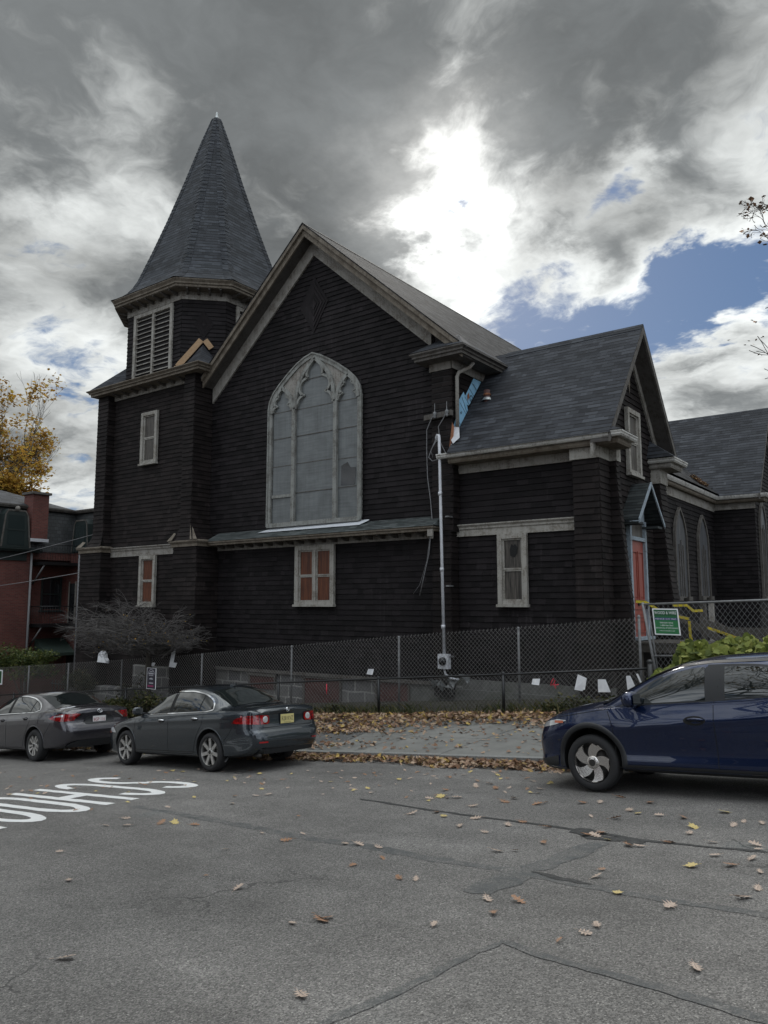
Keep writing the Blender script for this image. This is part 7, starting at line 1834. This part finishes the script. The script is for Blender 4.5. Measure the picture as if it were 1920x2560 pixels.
# ---- navy crossover, nose at the gap, running out of the right edge
hrv = Car('parked_car', 'navy blue crossover with black wheel arches and five-spoke alloys, beside the vine-covered fence', 
    top=[(2.16, .74), (2.12, .80), (2.0, .89), (1.7, .98), (1.35, 1.045), (1.2, 1.075), (.9, 1.22), (.5, 1.41), (.15, 1.52), (-.2, 1.57), (-.7, 1.585), (-1.2, 1.555), (-1.6, 1.48), (-1.8, 1.40), (-2.0, 1.22), (-2.1, 1.05), (-2.135, .95)],
    belt=[(2.16, .66), (2.1, .74), (1.9, .84), (1.5, .93), (1.15, .97), (.5, 1.005), (-.5, 1.06), (-1.3, 1.12), (-1.9, 1.12), (-2.135, .90)],
    bot=[(2.16, .36), (2.08, .24), (1.8, .21), (1.2, .24), (-1.2, .24), (-1.8, .28), (-2.135, .40)],
    wid=[(2.16, .50), (2.11, .64), (2.0, .75), (1.8, .825), (1.4, .872), (.8, .885), (-.8, .886), (-1.5, .88), (-1.85, .84), (-2.05, .77), (-2.135, .68)],
    roofw=[(2.16, .42), (2.0, .58), (1.7, .69), (1.3, .75), (1.1, .735), (.6, .695), (.1, .67), (-.6, .66), (-1.4, .64), (-1.9, .63), (-2.135, .60)],
    crown=.10, tail=-2.135, nose=2.16, paintm=M['paint_blue'], sect=[(.10, .965), (.24, .955), (.36, .965), (.50, .985), (.64, 1.0), (.74, 1.0), (.84, .985), (.93, .968)],
    tailoff=[(.2, .06), (.4, -.03), (.6, -.06), (.8, 0), (1.2, 0), (1.5, .02)],
    crease=lambda x: (.735+(.95-x)*.088, .020*max(0, min(1, (1.05-x)/.35))*max(0, min(1, (x+1.75)/.4))))
hrv.body((1.305, -1.305), .334+.055)
lo_h = lambda x: lerpf([(-1.35, 1.14), (-.1, 1.055), (1.08, .995)])(x)
hi_h = lambda x: max(lo_h(x)+.002, pchip([(-1.35, 1.26), (-1.2, 1.36), (-.9, 1.435), (-.5, 1.468), (-.1, 1.468), (.25, 1.405), (.55, 1.27), (.8, 1.09), (.9, 1.01), (1.08, 1.0)])(x))
for sd in (-1, 1):
    hrv.region('side_window_frame', M['blackplastic'], -1.35, 1.08, lo_h, hi_h, .003, 44, 6, sd)
    for a, c in ((-1.27, -.34), (-.12, .86)):
        hrv.region('side_window', M['carglass'], a, c, lambda x: lo_h(x)+.02, lambda x: max(lo_h(x)+.021, hi_h(x)-.028), .0065, 26, 6, sd)
    mb = MB()
    for pts in ([(1.0, .30), (.98, .55), (.99, .78), (1.06, .98)], [(-.20, .30), (-.21, .7), (-.215, 1.06), (-.29, 1.30), (-.33, 1.47)], [(-.9, .34), (-.95, .55), (-1.1, .78), (-1.2, 1.1)], [(1.0, .30), (-.9, .32)],
                [(1.0, .985), (1.35, .93), (1.75, .87)]): hrv.line('x', None, pts, .007, .002, sd, None, mb)
    mb.build('door_gap', M['gap'], hrv.root, uv=False)
    cup(hrv, .0, .855, sd, .125, .052); handle(hrv, -.01, .865, sd, hrv.pm, .20)
    mirror(hrv, .66, 1.035, sd, hrv.pm, 1.3)
    for x in (1.305, -1.305):
        wheel(hrv, x, sd*(hrv.wid(x)-.115), .334, .215, .242, 'swirl', sd)
        arch_lip(hrv, x, .386, .455, M['blackplastic'], sd, .012, -12, 192, 'wheel_arch_trim', .362)
    hrv.region('sill_cladding', M['blackplastic'], .92, -.92, lambda x: hrv.bot(x)+.01, lambda x: .335, .010, 20, 3, sd)
    hrv.region('head_lamp', M['lens'], 1.62, 2.04, lambda x: lerpf([(1.62, .83), (1.8, .775), (2.04, .735)])(x), lambda x: lerpf([(1.62, .835), (1.75, .845), (2.04, .80)])(x), .006, 12, 3, sd)
    hrv.region('turn_lamp', M['amber'], 1.66, 1.80, lambda x: .80, lambda x: .83, .009, 6, 2, sd)
    hrv.region('bumper_cladding', M['blackplastic'], 1.78, 2.10, lambda x: hrv.bot(x)+.01, lambda x: lerpf([(1.78, .40), (2.1, .33)])(x), .008, 8, 3, sd)
    hrv.line('roof_rail', M['blackplastic'], [(.25, 1.462), (-.2, 1.50), (-.8, 1.505), (-1.4, 1.45)], .03, .010, sd)
hrv.topreg('windscreen', M['carglass'], 1.18, .22, .92, .90); hrv.topreg('rear_window', M['carglass'], -1.72, -2.04, .9, .9)
b = MB(); b.tube([hrv.pt(1.18, y, .012) for y in (-.5, -.2, .1, .45)], .012, 6); b.build('wiper', M['blackplastic'], hrv.root, uv=False)
b = MB(); vs = []
for i in range(9):
    y = -.5+i/8
    for z in (.44, .62): vs.append(hrv.pf(y, z, .008))
b.add(vs, [(i*2, i*2+1, i*2+3, i*2+2) for i in range(8)], 0, True); b.build('front_grille', M['blackplastic'], hrv.root, uv=False)
hrv.place(-2.38, 9.3+.80, ground(-2.38, 9.3)-.03, pi-radians(3.5), math.atan(.080))
# ------------------------------------------------------------------ fallen leaves
OAK = [(0, -.05), (.05, .12), (.24, .12), (.08, .27), (.36, .36), (.10, .47), (.40, .66), (.13, .68), (.20, .90), (0, 1.0), (-.20, .90), (-.13, .68), (-.40, .66), (-.10, .47), (-.36, .36), (-.08, .27), (-.24, .12), (-.05, .12)]
MAPLE = [(0, 0), (.20, -.02), (.18, .14), (.48, .18), (.36, .36), (.56, .56), (.26, .56), (.24, .74), (.12, .68), (0, 1.0), (-.12, .68), (-.24, .74), (-.26, .56), (-.56, .56), (-.36, .36), (-.48, .18), (-.18, .14), (-.20, -.02)]
def leafmesh(name, shape, m, curl, fold, s=1.0, stem=True):
    b = MB(); n = len(shape); h = n//2
    def z(x, y): return fold*abs(x)+curl*(y-.45)**2+.02
    P = [V((x*s, (y-.45)*s, z(x, y)*s)) for x, y in shape]
    mid = [V((0, (i/4*1.0-.45)*s, z(0, i/4)*s)) for i in range(5)]
    b.add(P[:h+1]+[mid[3], mid[2], mid[1]], [tuple(range(h+4))]); b.add([P[0]]+P[h:][0:]+[], [tuple([0]+list(range(1, n-h+1)))])
    if stem: b.tube([P[0], V((.02*s, -.72*s, .05*s))], .014*s, 4)
    return b.mesh(name, m, uv=False)
random.seed(17)
LM = {'brown': [leafmesh('oak_leaf', OAK, M['leaf_brown'], c, f) for c, f in ((.15, .12), (.3, .05), (.1, .35), (-.2, .25))],
      'tan': [leafmesh('oak_leaf', OAK, M['leaf_tan'], c, f) for c, f in ((.12, .12), (.25, .04), (.08, .3))],
      'yellow': [leafmesh('maple_leaf', MAPLE, M['leaf_yellow'], c, f) for c, f in ((.12, .1), (.22, .05), (.05, .25))]}
LAB = {'brown': 'dry brown oak leaf lying on the grey asphalt road', 'tan': 'pale tan dried oak leaf lying on the grey asphalt road', 'yellow': 'yellow maple leaf lying on the grey asphalt road'}
def drop(kind, x, y, s):
    o = bpy.data.objects.new('fallen_leaf', random.choice(LM[kind])); COL.objects.link(o)
    o.location = (x, y, ground(x, min(y, 11.19))+.012); o.rotation_euler = (random.uniform(-.25, .25), random.uniform(-.25, .25)-math.atan(GS), random.uniform(0, 6.28)); o.scale = (s, s, s)
    o['label'] = LAB[kind]; o['category'] = 'leaf'; o['group'] = kind+' leaves scattered on the road'
for px, py, k, w in [(150, 2132, 'tan', 20), (172, 2203, 'tan', 30), (160, 2400, 'tan', 58), (515, 2192, 'brown', 14), (595, 2224, 'tan', 34), (732, 2312, 'tan', 30), (800, 2303, 'brown', 56), (812, 2300, 'brown', 46), (752, 2492, 'tan', 55), (435, 2059, 'yellow', 24), (402, 2060, 'brown', 34), (485, 2064, 'brown', 26),
     (563, 2126, 'yellow', 18), (655, 2085, 'yellow', 20), (718, 2103, 'brown', 32), (758, 2087, 'yellow', 16), (862, 2112, 'tan', 28), (895, 2113, 'tan', 34), (945, 2120, 'tan', 28), (955, 2147, 'brown', 22), (882, 2166, 'brown', 26), (312, 2048, 'tan', 26), (262, 2066, 'tan', 20), (318, 2066, 'tan', 24), (580, 2011, 'tan', 22), (640, 1991, 'tan', 18), (670, 1988, 'tan', 22),
     (998, 2199, 'brown', 30), (1040, 2200, 'tan', 26), (1218, 2250, 'tan', 40), (1298, 2256, 'brown', 44), (1234, 2286, 'brown', 36), (1085, 2316, 'tan', 32), (1398, 2356, 'brown', 24), (1461, 2336, 'yellow', 38), (1493, 2318, 'tan', 36), (1738, 2422, 'tan', 52), (1676, 2268, 'tan', 48), (1545, 2235, 'yellow', 28), (1855, 2248, 'tan', 52), (1895, 2224, 'yellow', 36), (1726, 2168, 'yellow', 38),
     (1490, 2195, 'tan', 34), (1503, 2177, 'brown', 24), (1828, 2166, 'brown', 46), (1880, 2150, 'tan', 36), (1900, 2182, 'tan', 26), (1240, 2130, 'tan', 36), (1288, 2129, 'yellow', 20), (1360, 2110, 'brown', 28), (1466, 2090, 'brown', 40), (1490, 2092, 'yellow', 36), (1505, 2086, 'brown', 40), (1520, 2102, 'yellow', 18), (1570, 2115, 'brown', 44), (1600, 2118, 'tan', 30), (1672, 2108, 'brown', 36), (1779, 2108, 'yellow', 26), (1890, 2115, 'tan', 34), (1898, 2126, 'yellow', 22), (1790, 2141, 'tan', 32),
     (1192, 2048, 'tan', 44), (1210, 2082, 'tan', 24), (1270, 2064, 'tan', 32), (1305, 2057, 'brown', 26), (1365, 2070, 'brown', 26), (1150, 2068, 'tan', 30), (1028, 2036, 'tan', 46), (1090, 2033, 'brown', 34), (1110, 2043, 'yellow', 20), (1182, 2017, 'tan', 32), (1260, 2006, 'brown', 46), (1285, 1998, 'tan', 40), (1345, 2012, 'brown', 34), (1455, 2009, 'brown', 34), (1100, 1994, 'yellow', 28), (1140, 1996, 'tan', 36), (1075, 1999, 'tan', 24), (1113, 1977, 'brown', 50), (1190, 1968, 'tan', 40), (1240, 1973, 'brown', 26),
     (1575, 2028, 'tan', 40), (1596, 2036, 'yellow', 20), (1650, 2041, 'tan', 26), (1708, 2046, 'brown', 36), (1812, 2033, 'yellow', 34), (1732, 2070, 'yellow', 30), (1723, 2086, 'tan', 30), (1538, 2048, 'brown', 30), (1478, 2044, 'yellow', 18), (1626, 2009, 'brown', 34), (1551, 1994, 'brown', 34), (1500, 2008, 'tan', 24), (1835, 2065, 'tan', 28), (1905, 2060, 'yellow', 26), (1860, 2056, 'tan', 20)]:
    p = road_at(px, py); dep = p.dot(cF); drop('tan' if k == 'yellow' and random.random() < .4 else k, p.x, p.y, max(.042, min(.14, w*1.0*dep/FPX)))
n = 0
while n < 150:
    px = random.uniform(0, 1400); py = 1925+abs(random.gauss(0, 42))
    p = road_at(px, py)
    if p.y > 11.1 or p.y < 3: continue
    drop(random.choice(['brown', 'tan', 'tan', 'brown', 'tan', 'brown', 'yellow']), p.x, p.y, random.uniform(.055, .10)); n += 1
# drifts along the fence, the kerb and between the cars
b = MB(); random.seed(23)
def litter(n, fx, fy, fz, s=(.06, .13), flat=.5):
    for _ in range(n):
        x = fx(); y = fy(x)
        if y is None: continue
        p = V((x, y, fz(x, y))); a = random.uniform(0, 6.28); t1 = random.gauss(0, flat); t2 = random.gauss(0, flat)
        u = V((cos(a), sin(a), t1)).normalized(); w = V((-sin(a), cos(a), t2)); w = (w-u*u.dot(w)).normalized(); nn = u.cross(w); q = random.uniform(*s)
        sh = OAK if random.random() < .7 else MAPLE; k = random.choice((1, 1, 2)); f = random.uniform(.1, .6)
        sh2 = sh[::1]; half = len(sh)//2
        P = [p+(u*lx+w*(ly-.5)+nn*(f*abs(lx)))*q for lx, ly in sh2]
        b.add(P, [tuple(range(half+1)), tuple([0]+list(range(half, len(sh))))])
def bankz(x, y):
    t = max(0, min(1, (y-13.9)/1.3)); return ground(x, max(11.4, y))+.01+random.random()**1.5*.20*sin(pi*min(1, t*.8+.1))
wob = lambda x: .25*sin(x*1.3)+.18*sin(x*3.1+1)
litter(5200, lambda: random.uniform(-17.5, -3.0), lambda x: 14.15+wob(x)*.6+random.random()**.8*1.5, bankz)
litter(3000, lambda: random.uniform(-12.5, -3.6), lambda x: 10.72+wob(x)*.35+random.betavariate(1.6, 1.6)*.72, lambda x, y: ground(x, min(y, 11.19))+.01+random.random()*.09*sin(pi*max(0, min(1, (y-10.6)/.9))), (.05, .12))
litter(1500, lambda: random.gauss(-11.6, 1.1), lambda x: random.uniform(10.8, 12.0) if random.random() < .6 else random.uniform(13.0, 14.3), lambda x, y: ground(x, y if y > 11.4 else min(y, 11.19))+.02+random.random()*.05)
litter(420, lambda: random.uniform(-12.5, -3.5), lambda x: random.uniform(11.45, 14.2), lambda x, y: ground(x, y)+.012, (.05, .11), .15)
litter(900, lambda: random.uniform(-22, -14), lambda x: random.uniform(10.7, 12.2), lambda x, y: ground(x, y if y > 11.4 else min(y, 11.19))+.02+random.random()*.05)
o2 = b.build('leaf_litter', M['litter'], None, uv=False); o2['kind'] = 'stuff'; o2['label'] = 'drifts of brown and yellow leaves along the fence, pavement and kerb'
# short weeds at the fence foot
b = MB(); random.seed(29)
for _ in range(3000):
    x = random.uniform(-18, -3.5); y = random.gauss(15.75, .22)
    if sin(x*2.1)+sin(x*.9+1) < -.2 and random.random() < .8: continue
    z = ground(x, y); h = random.uniform(.06, .28); a = random.uniform(0, 6.28); d = V((cos(a), sin(a), 0)); e = V((random.gauss(0, .3), random.gauss(0, .3), 1))
    b.add([V((x, y, z))-d*.012, V((x, y, z))+d*.012, V((x, y, z))+e*h*.6+d*.008, V((x, y, z))+e*h+V((e.x, e.y, -.1))*h*.4], [(0, 1, 2), (0, 2, 3)])
o2 = b.build('grass', M['weed'], None, uv=False); o2['kind'] = 'stuff'; o2['label'] = 'thin grass and weeds at the foot of the fences'
